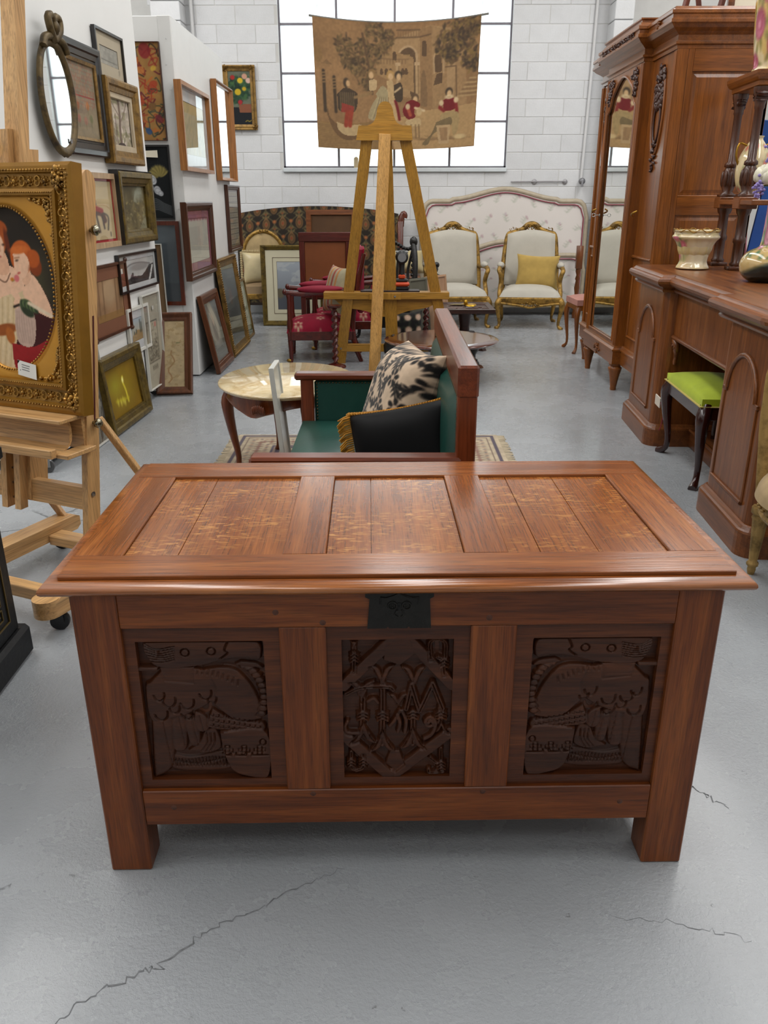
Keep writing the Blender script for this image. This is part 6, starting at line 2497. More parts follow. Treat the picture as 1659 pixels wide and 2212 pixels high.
# candle on the window sill
t = thing('sill_candle', 'small cream candle with a string standing on the window sill', 'candle', (-.375, 10.0, WZ0))
MB().lathe([(0, 0), (.026, 0), (.027, .005), (.027, .10), (.012, .115), (0, .116)], 16).build('wax', plain('candle_wax', '#bfae8c', .5), t)
MB().tube([(0, 0, .11), (.003, 0, .16), (0, 0, .22)], .002, 5).build('string', plain('string', '#a89a80', .9), t)

# ------------------------------------------------------------------ tapestry in front of the window
TA = Art(250, 200, '#9a7450', 1.80, 1.30)
TA.grad('#8a6844', '#84623f', 1, .6)
TA.mott(.10, 7, 5)
D1, D2, D3, LT, RD = '#5d4631', '#46382a', '#7b5e40', '#b3946a', '#6e1f20'


def tp(x, y):
    """zoomed photo coordinates -> tapestry metres"""
    v = (1385 - y) / (1385 - 150)
    l, r = 8 + (1 - v) * 56, 1570 - (1 - v) * 90
    return ((x - l) / (r - l) * 1.80, v * 1.30)


def tps(*q):
    return [tp(x, y) for (x, y) in q]


def tcv(q, n=24):
    return curve(tps(*q), n)


# palace
TA.poly(tps((740, 310), (1000, 215), (1100, 185), (1400, 260), (1420, 1000), (740, 830)), '#9c7a54')
TA.poly(tps((1000, 215), (1110, 190), (1110, 1010), (1000, 950)), '#8d6b48')
TA.poly(tps((1110, 190), (1420, 330), (1420, 1010), (1110, 1010)), '#96744f')
TA.line(tps((735, 315), (790, 290), (1000, 290), (1100, 270)), .012, D1)
TA.line(tps((790, 220), (1000, 222)), .012, D1)
for k in range(9):
    TA.line(tps((800 + 24 * k, 232), (800 + 24 * k, 285)), .008, D3)
TA.poly(tcv([(815, 560), (815, 440), (890, 385), (955, 440), (955, 830), (905, 830), (900, 560), (815, 560)], 50), '#5f4832')
TA.line(tcv([(805, 530), (808, 430), (890, 372), (965, 430), (968, 540)], 24), .018, '#b0906a')
TA.rect(*tp(820, 540), *tp(905, 450), '#8f7048')
TA.poly(tps((590, 480), (740, 410), (940, 480), (940, 820), (600, 640)), '#96744e')
TA.line(tps((595, 480), (745, 495), (890, 495)), .01, D3)
for k in range(9):
    TA.line(tps((640 + 28 * k, 500), (640 + 28 * k, 535)), .01, D3)
for (x, w_) in ((645, 12), (690, 16), (730, 14), (840, 14), (872, 14), (765, 16), (1040, 20), (1165, 30)):
    y0, y1 = (590, 640) if x < 900 and x != 765 else ((430, 500) if x == 765 else ((340, 470) if x == 1040 else (480, 630)))
    TA.poly(tcv([(x - w_, y1), (x - w_, y0 + 10), (x, y0 - 12), (x + w_, y0 + 10), (x + w_, y1), (x - w_, y1)], 20), D1)
TA.line(tcv([(1130, 640), (1130, 480), (1175, 435), (1215, 480), (1215, 640)], 20), .012, '#b0906a')
for x in (795, 972):
    TA.line(tps((x, 560), (x, 830)), .04, '#ab8a62')
    TA.line(tps((x + 10, 560), (x + 10, 830)), .010, D3)
    TA.rect(*tp(x - 25, 555), *tp(x + 25, 525), '#b0906a')
TA.poly(tcv([(1000, 950), (1005, 700), (1030, 600), (1055, 700), (1060, 950), (1000, 950)], 20), D3)
TA.rect(*tp(1232, 900), *tp(1330, 500), '#a07e58')
TA.line(tps((1232, 590), (1330, 590), (1330, 900)), .01, D1)
TA.rect(*tp(1225, 500), *tp(1345, 475), '#a98860')
for k in range(9):
    TA.line(tps((1340 + 14 * k, 880 - 20 * k), (1510, 885 - 20 * k)), .012, D3 if k % 2 else '#a98a60')
TA.poly(tps((1150, 650), (1205, 640), (1200, 740), (1120, 760)), D1)
TA.ell(*tp(60, 490), .05, .08, '#84643f')
TA.poly(tps((90, 575), (140, 530), (190, 575)), '#7f6040')
# trees
TA.leaves([(*tp(580, 220), .10), (*tp(700, 300), .09), (*tp(640, 380), .10), (*tp(560, 480), .09), (*tp(490, 640), .12), (*tp(420, 560), .10), (*tp(300, 380), .11), (*tp(340, 500), .10), (*tp(470, 380), .08), (*tp(520, 740), .06)], .022, [D1, D2, '#6d5538', '#59482f', '#7f6541'], 60, 3)
TA.leaves([(*tp(1330, 280), .15), (*tp(1440, 300), .14), (*tp(1230, 380), .12), (*tp(1400, 430), .15), (*tp(1480, 560), .11), (*tp(1290, 480), .08), (*tp(1500, 220), .10)], .024, [D2, '#3f332a', D1, '#7c6238', '#6b5436'], 80, 4)
TA.line(tcv([(560, 830), (540, 640), (500, 420), (470, 260)], 16), .022, D1)
TA.line(tcv([(460, 560), (400, 470), (300, 420)], 10), .012, D1)
# ground and water
TA.poly(tps((64, 1385), (64, 1130), (400, 1130), (560, 1100), (760, 1385)), '#86663f')
for k in range(26):
    y = 1140 + 9 * k
    TA.line(tcv([(70 + 7 * (k % 4), y), (200, y + 12), (330 + 8 * (k % 5), y + 5), (480, y + 14)], 10), .006, D3 if k % 2 else '#9a7a52', .7)
TA.poly(tps((760, 1385), (700, 1100), (1020, 1000), (1500, 960), (1480, 1375)), '#a78459')
for k in range(14):
    TA.line(tcv([(880 + 30 * k, 1250 + 6 * (k % 5)), (960 + 30 * k, 1290), (1060 + 30 * k, 1280 + 10 * (k % 3))], 8), .007, D3, .6)
# boat, mooring posts
TA.poly(tcv([(150, 990), (180, 1090), (300, 1180), (460, 1190), (470, 1270), (300, 1290), (200, 1200), (140, 1030), (150, 990)], 40), '#6d5136')
TA.poly(tcv([(230, 1120), (330, 1150), (450, 1140), (460, 1230), (330, 1250), (250, 1200), (230, 1120)], 30), '#b3966c')
for x, y in ((110, 640), (207, 690)):
    TA.line(tps((x, y), (x + 18, 1020)), .035, D2)
    for k in range(4):
        TA.line(tps((x - 18, y + 20 + 30 * k), (x + 20, y + 12 + 30 * k)), .012, '#8a6a46')
# figures
TA.poly(tcv([(235, 850), (300, 785), (380, 800), (425, 850), (405, 1000), (330, 1010), (250, 1000), (235, 850)], 40), D2)
for k in range(8):
    TA.line(tcv([(262 + 19 * k, 830), (268 + 17 * k, 910), (270 + 18 * k, 1000)], 8), .006, '#8d7450', .7)
TA.poly(tps((275, 930), (390, 960), (385, 1030), (275, 1020)), '#8a3a2e')
for x in (330, 366):
    TA.line(tcv([(x, 1020), (x - 8, 1080), (x - 14, 1150)], 8), .045, '#8f3b28')
TA.line(tcv([(400, 870), (470, 850), (550, 820)], 8), .03, '#8a6c48')
TA.ell(*tp(320, 735), .035, .05, D2)
TA.ell(*tp(335, 740), .022, .034, '#c0986c')
TA.poly(tcv([(590, 830), (650, 750), (700, 800), (700, 900), (720, 1080), (530, 1080), (550, 950), (600, 860), (590, 830)], 40), '#9d8a66')
for k in range(9):
    TA.line(tcv([(620 + 9 * k, 860), (590 + 13 * k, 960), (550 + 20 * k, 1070)], 8), .007, D1 if k % 2 else '#c0ac80', .6)
TA.poly(tcv([(690, 700), (745, 700), (760, 830), (800, 1060), (740, 1070), (710, 900), (690, 700)], 30), '#b49468')
TA.line(tcv([(770, 900), (790, 980), (805, 1080)], 8), .03, RD)
TA.poly(tcv([(760, 740), (820, 720), (840, 800), (830, 900), (780, 900), (755, 830), (760, 740)], 30), D2)
TA.line(tps((765, 810), (815, 770)), .02, '#c0a27a')
TA.poly(tcv([(530, 700), (560, 690), (600, 700), (595, 780), (560, 800), (530, 790), (530, 700)], 24), '#b99a70')
for (x, y, hc) in ((555, 640, '#8a6a44'), (725, 650, '#a9824e'), (800, 655, D2), (950, 880, D1), (1262, 840, D2)):
    TA.ell(*tp(x, y - 8), .042, .046, hc)
    TA.ell(*tp(x - 6 if x < 700 else x + 2, y + 10), .026, .036, '#c6a074')
TA.poly(tcv([(870, 910), (930, 890), (1000, 940), (940, 1000), (950, 1060), (880, 1080), (835, 1000), (870, 910)], 36), RD)
TA.line(tps((880, 960), (905, 1040)), .035, '#9c4a34')
TA.ell(*tp(882, 955), .025, .03, '#c8ac84')
TA.line(tps((950, 970), (1030, 1000)), .025, '#c8ac84')
TA.poly(tcv([(870, 1090), (960, 1070), (1000, 1090), (990, 1150), (900, 1150), (860, 1120), (870, 1090)], 26), '#b7996e')
TA.ell(*tp(985, 1010), .03, .04, '#b7996e')
for x in (910, 950, 980):
    TA.line(tps((x, 1140), (x + 4, 1270)), .014, '#7c6040')
TA.poly(tcv([(1200, 910), (1260, 890), (1330, 910), (1310, 1000), (1220, 1010), (1200, 910)], 30), RD)
for (q) in (((1195, 930), (1175, 980), (1210, 1010)), ((1320, 930), (1330, 1010), (1328, 1080))):
    TA.line(tps(*q), .035, '#7c2a26')
TA.ell(*tp(1190, 935), .026, .03, '#c8ac84')
TA.ell(*tp(1325, 915), .026, .03, '#c8ac84')
TA.ring(*tp(1262, 880), .03, .015, .014, '#cdb48c')
TA.poly(tcv([(1190, 1040), (1290, 1020), (1350, 1060), (1330, 1220), (1290, 1250), (1270, 1120), (1180, 1110), (1190, 1040)], 36), '#9d8258')
TA.poly(tcv([(1140, 1120), (1270, 1080), (1270, 1160), (1120, 1230), (1060, 1340), (1010, 1330), (1090, 1240), (1140, 1120)], 36), '#746042')
TA.poly(tps((1140, 1150), (1270, 1150), (1250, 1340), (1160, 1340)), '#b09068')
TA.poly(tps((1165, 1180), (1245, 1180), (1235, 1310), (1180, 1310)), '#957350')
TA.ell(*tp(1350, 1275), .07, .025, '#bfa274')
TA.mott(.05, 90, 7, 1)
TA.a *= .9
m_, nt, P_, N_, L_ = newmat('tapestry_weave')
at_ = N_.new('ShaderNodeAttribute')
at_.attribute_name = 'Col'
L_.new(at_.outputs['Color'], P_.inputs['Base Color'])
P_.inputs['Roughness'].default_value = .9
tl_ = N_.new('ShaderNodeBsdfTranslucent')
L_.new(at_.outputs['Color'], tl_.inputs[0])
mx_ = N_.new('ShaderNodeMixShader')
mx_.inputs[0].default_value = .12
L_.new(P_.outputs[0], mx_.inputs[1])
L_.new(tl_.outputs[0], mx_.inputs[2])
L_.new(mx_.outputs[0], N_['Material Output'].inputs[0])
t = thing('hanging_tapestry', 'large brown pictorial tapestry of figures by a palace hung before the window', 'tapestry', (.08, 9.80, 1.83))


def tf(u, v):
    w_ = 1.73 + .06 * v
    x = (u - .5) * w_
    sag = -.075 * (1 - (2 * u - 1) ** 2)
    return (x, .012 * math.sin(u * 9) * (1 - v), .0 + 1.27 * v + sag * (.4 + .6 * v) + .01 * u)


canvas('weave', TA, 1, 1, m_, t, fn=tf)
MB().tube([(-.93 + 1.90 * k / 14, .01, 1.272 - .075 * (1 - (2 * k / 14 - 1) ** 2) + .012 * k / 14) for k in range(15)], .011, 8).build('rod', plain('grey_rod', '#6d6a64', .5), t)
MB().tube([(-.84, 0, 1.26), (-.84, 0, 1.9)], .002, 4).build('hanging_cord', plain('cord', '#8a8680', .8), t)
MB().tube([(.9, 0, 1.28), (.9, 0, 1.9)], .002, 4).build('hanging_cord', _M['cord'], t)


# ------------------------------------------------------------------ pictures
def P_thin(fw, d):
    return [(0, .0), (0, -d), (fw, -d), (fw, -d + .006), (fw, 0)]


def P_step(fw, d):
    return [(0, 0), (0, -d * .9), (fw * .12, -d), (fw * .4, -d), (fw * .5, -d * .8), (fw * .8, -d * .7), (fw * .85, -d * .55), (fw, -d * .5), (fw, 0)]


def P_scoop(fw, d):
    return [(0, 0), (0, -d * .95), (fw * .15, -d), (fw * .3, -d * .92), (fw * .6, -d * .55), (fw * .8, -d * .5), (fw, -d * .42), (fw, 0)]


def on_board(loc, w, h):
    """first board stands a little askew: seat a picture on its real face"""
    x, y, z_ = loc
    k = -1.885 / (XW - .046 * y)
    return (x - XW - 1.655 + .046 * (y * k - 5), y * k, 1.3 + (z_ - 1.3) * k if z_ > .1 else z_), w * k, h * k


def picture(name, label, loc, rz, w, h, fw, d, prof, fm, art, mat_w=0, mat_m=None, glass=False, rx=0, ry=0, side=None, cat='picture', group=None, art_rough=None):
    if rz == R9 and abs(loc[0] - XW) < .09 and loc[1] < 6:
        loc, w, h = on_board(loc, w, h)
        rz = R9 - .046
    t = thing(name, label, cat, loc, rz, group, rx)
    if ry:
        t.rotation_euler[1] = ry
    MB().frame(w, h, prof(fw, d)).build('frame', fm, t)
    iw, ih = w - 2 * fw, h - 2 * fw
    yb = -d * .25
    MB().box((-w / 2 + .004, -.004, .004), (w / 2 - .004, 0.0, h - .004)).build('back_board', plain('kraft_back2', '#6b5236', .85), t)
    if mat_w:
        b0, b1 = (mat_w if isinstance(mat_w, tuple) else (mat_w, mat_w))
        MB().frame(iw + .004, ih + .004, [(0, yb), (0, yb - .003), (b0, yb - .003), (b0, yb)], fw - .002).build('mount', mat_m or CREAM, t)
        iw, ih = iw - 2 * b0, ih - 2 * b0
    canvas('image', art, iw, ih, PAINT, t, yb, (h - ih) / 2)
    if glass:
        g0, g1 = w - 2 * fw + .002, h - 2 * fw + .002
        MB().box((-g0 / 2, yb - .009, (h - g1) / 2), (g0 / 2, yb - .007, (h + g1) / 2)).build('glass', GLASS, t)
    return t


BLKF = plain('black_frame', '#121011', .3, 0, .1, 10, 0, 60, .3)
GOLDP = gilt('frame_gold', '#8a6a34', '#5a4220', .4, .5, 60)
OLIVE = gilt('olive_gold', '#6d5a26', '#43361a', .4, .5, 60)
PALEW = wood('limed_wood', '#a08464', '#c2a583', 'z', .5, .1)
ORW = wood('honey_wood', '#8a5524', '#ad7440', 'z', .4, .2)
BRW = wood('brown_frame', '#2c160c', '#5a3420', 'z', .35, .2)
WHF = plain('white_frame', '#c4c2ba', .45, 0, .03)
GRY = plain('grey_mount', '#9b9c98', .7, 0, .03)
XW = -1.655
R9 = PI / 2

# 1 sampler
a = Art(70, 110, '#857a66', .34, .56)
a.mott(.1, 10, 3)
rr = random.Random(2)
for j in range(12):
    y = .54 - j * .026
    a.line([(.02, y), (.32, y)], .002, '#8c4a40' if j % 3 else '#6b5a50', .8)
    for i in range(13):
        a.line([(.03 + i * .023, y - .018), (.03 + i * .023 + rr.uniform(-.008, .008), y - .005)], .006, rr.choice(('#8d4640', '#7b6a66', '#a06a4a', '#6d6f60')), .8)
a.rect(.02, .305, .32, .315, '#8c3a3c')
for (x, y, c) in ((.1, .24, '#9a5a3a'), (.22, .25, '#b0683a'), (.25, .16, '#5f6848'), (.1, .15, '#9a5a56'), (.18, .14, '#a0685e'), (.05, .2, '#7a6a4a')):
    a.ell(x, y, .02, .03, c, 0, .8)
    a.line([(x, y - .06), (x, y)], .005, '#5f5c40', .8)
t1 = picture('sampler_picture', 'stitched alphabet sampler in a heavy black frame right of the oval mirror', (XW, 4.82, 1.515), R9, .54, .55, .08, .035, P_step, BLKF, a, 0, None, True)
MB().frame(.40, .39, [(0, -.012), (0, -.026), (.015, -.02), (.015, -.012)], .08).build('inner_slip', GOLDP, t1)
# 2 etching
a = Art(50, 40, '#8f8c82', .16, .1)
a.mott(.12, 8, 4)
for k in range(9):
    a.line([(.03 + .012 * k, .02), (.03 + .012 * k, .05 + .02 * (k % 3))], .003, '#6c6a64', .7)
a.line([(0.01, .025), (.15, .022)], .003, '#55534e')
t1 = picture('etching_picture', 'small grey etching on beige mount in thin black frame, highest on the board', (XW, 5.37, 1.945), R9, .45, .26, .014, .022, P_thin, BLKF, a, .07, plain('beige_mount', '#a39883', .75, 0, .03), False)
MB().box((.13, -.0085, .045), (.155, -.0075, .075)).build('price_label', WHF, t1)
# 3 tree painting
a = Art(60, 90, '#a89c8c', .4, .6)
a.mott(.18, 6, 5)
a.blob(7, .06, '#7d7a58', 3, .7)
a.blob(9, .1, '#c2b5ad', 5, .6)
for k in range(70):
    x, y = rr.random() * .4, rr.random() * .26
    a.line([(x, y), (x + rr.uniform(-.02, .02), y + .05)], .012, rr.choice(('#5d5c3a', '#4b4638', '#8a8560', '#6f6a44')), .6)
a.line(curve([(.2, 0), (.19, .2), (.21, .4), (.2, .6)], 12), .035, '#67564b')
for q in ([(.2, .3), (.3, .45), (.36, .58)], [(.2, .38), (.1, .5), (.04, .6)], [(.14, .0), (.12, .2), (.13, .4)]):
    a.line(curve(q, 8), .012, '#6b5a50')
a.poly([(.08, 0), (.32, 0), (.24, .08), (.17, .08)], '#463a35')
t1 = picture('tree_painting', 'bush landscape painting with a tall tree trunk in a deep gold frame under the etching', (XW, 5.415, 1.495), R9, .545, .46, .085, .06, P_step, GOLDP, a)
MB().frame(.40, .315, [(0, -.02), (0, -.034), (.03, -.034), (.034, -.02)], .0725).build('linen_slip', plain('linen_slip', '#ab9c84', .8), t1)
# 4 horseman print
a = Art(60, 80, '#b5a27c', .3, .36)
a.mott(.06, 5, 3)
for (q, w_, c) in (([(.10, .08), (.11, .15), (.15, .17), (.2, .16), (.22, .12)], .035, '#4a2a20'), ([(.15, .17), (.17, .05)], .012, '#2a2220'), ([(.2, .15), (.21, .07)], .012, '#2a2220'), ([(.1, .14), (.09, .05)], .012, '#2a2220'), ([(.2, .17), (.25, .14), (.24, .06)], .010, '#2f2925'), ([(.12, .17), (.14, .24)], .04, '#7a4450'), ([(.13, .24), (.13, .28)], .03, '#5a5f7a'), ([(.14, .2), (.2, .18)], .03, '#8a1f22')):
    a.line(curve(q, 10), w_, c)
a.ell(.13, .295, .018, .02, '#55505a')
a.line([(.05, .33), (.16, .22)], .006, '#3c3c46')
for x in (.05, .09, .26):
    a.line([(x, .02), (x, .04)], .008, '#3a3028')
picture('horseman_picture', 'print of an armoured rider on a dark horse with red mount in pale wood frame', (XW, 4.81, 1.035), R9, .62, .40, .03, .03, P_thin, PALEW, a, .014, plain('red_mount', '#94121c', .6), True)
# 5 dark landscape
a = Art(70, 70, '#5b5138', .46, .32)
a.mott(.35, 6, 4)
a.blob(5, .05, '#9a9c86', 3, .5)
a.poly([(.0, .32), (0, .12), (.12, .26), (.2, .15), (.3, .3), (.3, .32)], '#4a422c', .5)
a.ell(.34, .26, .08, .05, '#8f968a', 0, .6, .03)
for k in range(90):
    x, y = rr.random() * .46, rr.random() * .22
    a.line([(x, y), (x + rr.uniform(-.03, .03), y + rr.uniform(-.01, .01))], .008, rr.choice(('#3b3222', '#9a8a4c', '#6d5f36', '#57492c', '#a59a70')), .6)
t1 = picture('forest_painting', 'dark mossy forest stream painting in black and olive gold frame beside the horseman', (XW, 5.505, 1.035), R9, .62, .42, .08, .06, P_step, OLIVE, a)
MB().box((-.313, -.052, -.002), (-.305, 0, .422)).build('frame_side', BLKF, t1)
MB().frame(.625, .425, [(0, .0), (0, -.05), (.003, -.053), (.003, 0)], -.0025).build('black_outer_edge', BLKF, t1)
# 6 black and white view
a = Art(70, 50, '#b3b3b0', .5, .2)
a.mott(.12, 4, 4)
a.poly([(0, .0), (.5, 0), (.5, .14), (.42, .13), (.36, .08), (.3, .05), (.18, .06), (0, .02)], '#3a3a3a')
a.ell(.28, .13, .14, .03, '#8c8c8a')
a.line(curve([(.02, .1), (.14, .16), (.3, .165), (.44, .14)], 14), .008, '#5b5b5b')
a.poly([(.4, .0), (.43, 0), (.49, .12), (.47, .13)], '#c9c9c6')
a.blob(9, .1, '#222222', 5, .7, (a.Y < .09).astype(float))
picture('harbour_print', 'black and white coastal print in thin black frame right of the brown woodland print', (XW, 5.49, .742), R9, .74, .235, .014, .022, P_thin, BLKF, a, .03, plain('pale_mount', '#bdbfc0', .7), True)
# 7 brown woodland print
a = Art(50, 60, '#8a6a4c', .3, .28)
a.mott(.16, 5, 4)
a.ell(.15, .2, .08, .1, '#a88f70', 0, .7, .03)
for x in (.03, .08, .22, .26, .28):
    a.line([(x, 0.03), (x + .01, .28)], .012, '#5f452f', .7)
a.rect(0, 0, .3, .05, '#7d5c30', .7)
t1 = picture('woodland_print', 'faded brown woodland print in a battered dark frame with cord', (XW, 4.875, .54), R9, .60, .405, .014, .02, P_thin, BRW, a, .075, plain('brown_mount', '#6d4128', .7, 0, .06), False)
for (x, z_) in ((.30, .41), (.30, .0), (-.29, .0)):
    MB().ell((x, -.012, z_), (.022, .014, .015), 8, 6).build('corner_boss', BRW, t1)
MB().box((.22, -.0095, .33), (.25, -.0085, .36)).build('price_label', WHF, t1)
# 8 small white framed
a = Art(46, 40, '#a9b0b3', .2, .15)
a.grad('#b3a284', '#9fb0ba', 1.2, 1)
a.poly([(.0, .03), (.08, .07), (.15, .06), (.2, .09), (.2, .0), (0, 0)], '#9a8058')
for x, h_ in ((.13, .13), (.15, .11), (.04, .06), (.07, .07)):
    a.line([(x, .05), (x, h_)], .012, '#4a504a')
picture('windmill_print', 'small landscape print with a wide mount in white frame below the harbour print', (XW, 5.36, .358), R9, .40, .288, .018, .02, P_thin, WHF, a, .055, plain('pale_mount', '#c3c4bf', .7), True)
# 9 tall Chinese ink panel
a = Art(50, 150, '#a6a191', .35, .71)
a.mott(.05, 4, 3)
a.rect(.07, .20, .28, .50, '#a39d8c')
a.line([(.065, .195), (.285, .195), (.285, .505), (.065, .505)], .005, '#2c2c2a', 1, None, True)
for k in range(220):
    x, y = .08 + rr.random() * .19, .21 + abs(rr.gauss(0, .11))
    if y < .49:
        a.line([(x, y), (x + rr.uniform(-.02, .02), y + rr.uniform(-.012, .012))], .006, rr.choice(('#2e2d2a', '#54524a', '#7c786c')), .8)
a.rect(.225, .455, .27, .495, '#b3706a', .8)
for k in range(4):
    for j in range(2):
        a.line([(.12 + .03 * k, .165 - .016 * j), (.132 + .03 * k, .155 - .016 * j), (.124 + .03 * k, .15 - .016 * j)], .005, '#2c2b28')
t1 = picture('ink_landscape_panel', 'tall pale Chinese ink landscape panel at the lower far end of the first board', (XW + .005, 5.655, .075), R9, .36, .64, .006, .02, P_thin, WHF, a, 0, None, True)
MB().box((.02, -.013, .52), (.05, -.0115, .545)).build('price_label', WHF, t1)
# 10 yellow green painting leaning
a = Art(60, 60, '#755912', .44, .32)
a.mott(.15, 4, 3)
a.ell(.2, .15, .16, .12, '#8a7416', 0, .8, .06)
a.ell(.12, .2, .06, .05, '#9a9c30', 0, .5, .05)
a.line(curve([(.26, .06), (.25, .14), (.23, .2), (.24, .23)], 12), .014, '#e0d040', .9)
a.ell(.235, .21, .010, .016, '#f0ec9c')
for (x, y) in ((.12, .09), (.16, .08), (.19, .085), (.21, .07)):
    a.ell(x, y, .01, .022, '#d8cf5a', 0, .7)
a.line([(.1, .1), (.27, .08)], .02, '#b8aa20', .5)
picture('yellow_still_life', 'glowing yellow candle painting in a stepped olive frame leaning at the foot of the board', (XW + .055, 4.80, .005), R9, .665, .44, .075, .05, P_step, OLIVE, a, 0, None, False, -.10)
# 11 bamboo scroll
a = Art(30, 120, '#b9b7ac', .30, .62)
for x in (.08, .16, .23):
    for k in range(5):
        a.line([(x, .03 + k * .11), (x + .01, .13 + k * .11)], .014, '#2c2e2e', .85)
for k in range(46):
    x, y = rr.random() * .3, .1 + rr.random() * .5
    a.line([(x, y), (x + rr.uniform(-.06, .06), y - .07)], .010, rr.choice(('#1e2020', '#3a3d3c', '#6a6d6a')), .85)
picture('bamboo_painting', 'black ink bamboo painting leaning low beside the yellow painting frame', (XW + .055, 4.32, .004), R9, .32, .56, .006, .016, P_thin, WHF, a, 0, None, False, -.07)
# oval mirror
t = thing('oval_mirror', 'oval mirror in an old gilt frame with ribbon crest on the first display board', 'mirror', on_board((XW + .035, 4.365, 1.755), 1, 1)[0], R9 - .062)
PEW = gilt('dull_bronze', '#5d4c2c', '#33281a', .5, .4, 80)
rx_, rz_ = .160, .222
pr = [(1.0, .0), (1.18, .0), (1.21, -.012), (1.17, -.024), (1.09, -.026), (1.03, -.018), (1.0, -.012)]
vs, fs = [], []
n = 60
for i in range(n):
    a_ = 2 * PI * i / n
    wv = 1 + .012 * math.cos(30 * a_)
    for (k, y) in pr:
        vs.append((rx_ * k * math.cos(a_) * (wv if k > 1.2 else 1), y, (rz_ * k - (rz_ - rx_) * 0) * math.sin(a_) * (wv if k > 1.2 else 1)))
m7 = len(pr)
for i in range(n):
    k = (i + 1) % n
    for j in range(m7):
        l = (j + 1) % m7
        fs.append((i * m7 + j, i * m7 + l, k * m7 + l, k * m7 + j))
fix_normals(MB().add(vs, fs, True).build('frame', PEW, t))
MB().lathe([(0, 0), (1.02, 0), (1.02, .006), (0, .006)], 60, T(0, -.004, 0, PI / 2) @ Matrix.Diagonal((rx_, rz_, 1, 1))).build('glass', MIRROR, t)
bw = MB()
for s_ in (-1, 1):
    bw.tube(curve([(0, -.03, .25), (s_ * .05, -.04, .29), (s_ * .06, -.04, .34), (s_ * .02, -.04, .35), (0, -.035, .31), (s_ * .03, -.03, .27), (s_ * .10, -.03, .25), (s_ * .13, -.03, .21)], 26), [.018] * 26, 7)
bw.ell((0, -.045, .305), (.025, .02, .028), 8, 6)
bw.build('ribbon_crest', PEW, t)
MB().box((.07, -.0185, -.20), (.088, -.0175, -.178)).build('price_label', plain('grey_label', '#77777a', .6), t)

# end face of the second board
YE = 6.245
a = Art(70, 170, '#97703f', .24, .62)
a.mott(.12, 4, 3)
cl_ = ['#6d1f1c', '#23382e', '#7c2a20', '#2c2420', '#913626', '#33403a', '#5a1a2a', '#b5602a']
for k in range(60):
    x, y = rr.random() * .24, rr.random() * .62
    q = [(x, y)]
    for _ in range(5):
        q.append((q[-1][0] + rr.uniform(-.05, .05), q[-1][1] + rr.uniform(-.05, .05)))
    a.line(curve(q, 24), rr.uniform(.005, .009), rr.choice(cl_), .9)
for (x, y, r, c) in ((.14, .57, .05, '#7d2228'), (.1, .45, .03, '#b5713a'), (.18, .36, .03, '#a03a24'), (.08, .26, .035, '#a8452a'), (.12, .06, .025, '#2a4a7a'), (.2, .14, .03, '#6d2630'), (.19, .46, .02, '#c2a03a'), (.16, .22, .03, '#6d5030')):
    a.ell(x, y, r, r * .8, c, rr.random() * 3, .8)
picture('abstract_panel', 'tall orange and red abstract swirl panel high on the narrow end of the second board', (-1.695, YE + .015, 1.68), 0, .25, .615, .004, .022, P_thin, BRW, a)
a = Art(60, 140, '#15181a', .2, .48)
for k in range(12):
    an = .6 + k * .2
    a.ell(.12 + .045 * math.cos(an), .27 + .055 * math.sin(an), .035, .013, '#73683c' if k % 2 else '#8d8148', an)
for (x, y, r) in ((.07, .26, .035), (.1, .19, .03), (.05, .2, .03), (.12, .17, .022)):
    a.ell(x, y, r, r * .8, '#b5b7ba', rr.random() * 3)
    a.ring(x, y, r * .6, r * .5, .006, '#8c8f94')
for k in range(7):
    a.line(curve([(.01, .03 + .012 * k), (.08, .06 + .012 * k), (.14, .04 + .010 * k), (.19, .02 + .010 * k)], 12), .004, '#7a7e80', .8)
t1 = picture('black_flower_picture', 'narrow black picture of a white flower with paper tag in black frame', (-1.675, YE + .015, 1.155), 0, .225, .50, .012, .02, P_thin, BLKF, a)
tgm = MB().prism([(-.055, -.02), (.05, -.024), (.05, .024), (-.055, .02), (-.068, 0)], 0, .002).build('paper_tag', CREAM, t1)
tgm.location = (-.02, -.026, .44)
a = Art(40, 60, '#5d666c', .2, .5)
a.mott(.05, 4, 2)
a.rect(0, 0, .2, .12, '#4c5358', .6)
picture('blue_mount_picture', 'dark red framed picture with slate blue mount below the black flower picture', (-1.665, YE + .015, .545), 0, .25, .60, .028, .025, P_thin, wood(*MAHOG, 'z', .35, .2), a, 0, None, True)
a = Art(40, 60, '#bfc1bd', .13, .5)
for k in range(12):
    a.ell(.06 + .03 * math.cos(k), .3 + .04 * math.sin(k * 2), .014, .03, '#5c6160', k)
a.line([(.06, .1), (.07, .3)], .006, '#6a6f6c')
picture('white_flower_print', 'white-framed flower drawing leaning in front of the blue mount picture', (-1.735, 6.17, .002), .0, .15, .99, .006, .015, P_thin, WHF, a)
a = Art(60, 130, '#9a8868', .15, .75)
a.mott(.12, 4, 4)
p = [(.03 + .02 * math.sin(k * 1.3) + .004 * k, .05 + .04 * k) for k in range(10)]
a.line(p, .006, '#6d4526', .8)
a.blob(5, .12, '#85704c', 4, .6)
a.line([(.09, .5), (.11, .502)], .006, '#4a5630')
t1 = picture('water_stained_board', 'large brown wooden frame with stained paper leaning against the end of the second board', (-1.512, 5.60, .003), .10, .25, .60, .055, .04, P_scoop, wood('worn_brown_frame', '#3a1c0c', '#6b3d1e', 'z', .5, .1), a, 0, None, False, -.52)

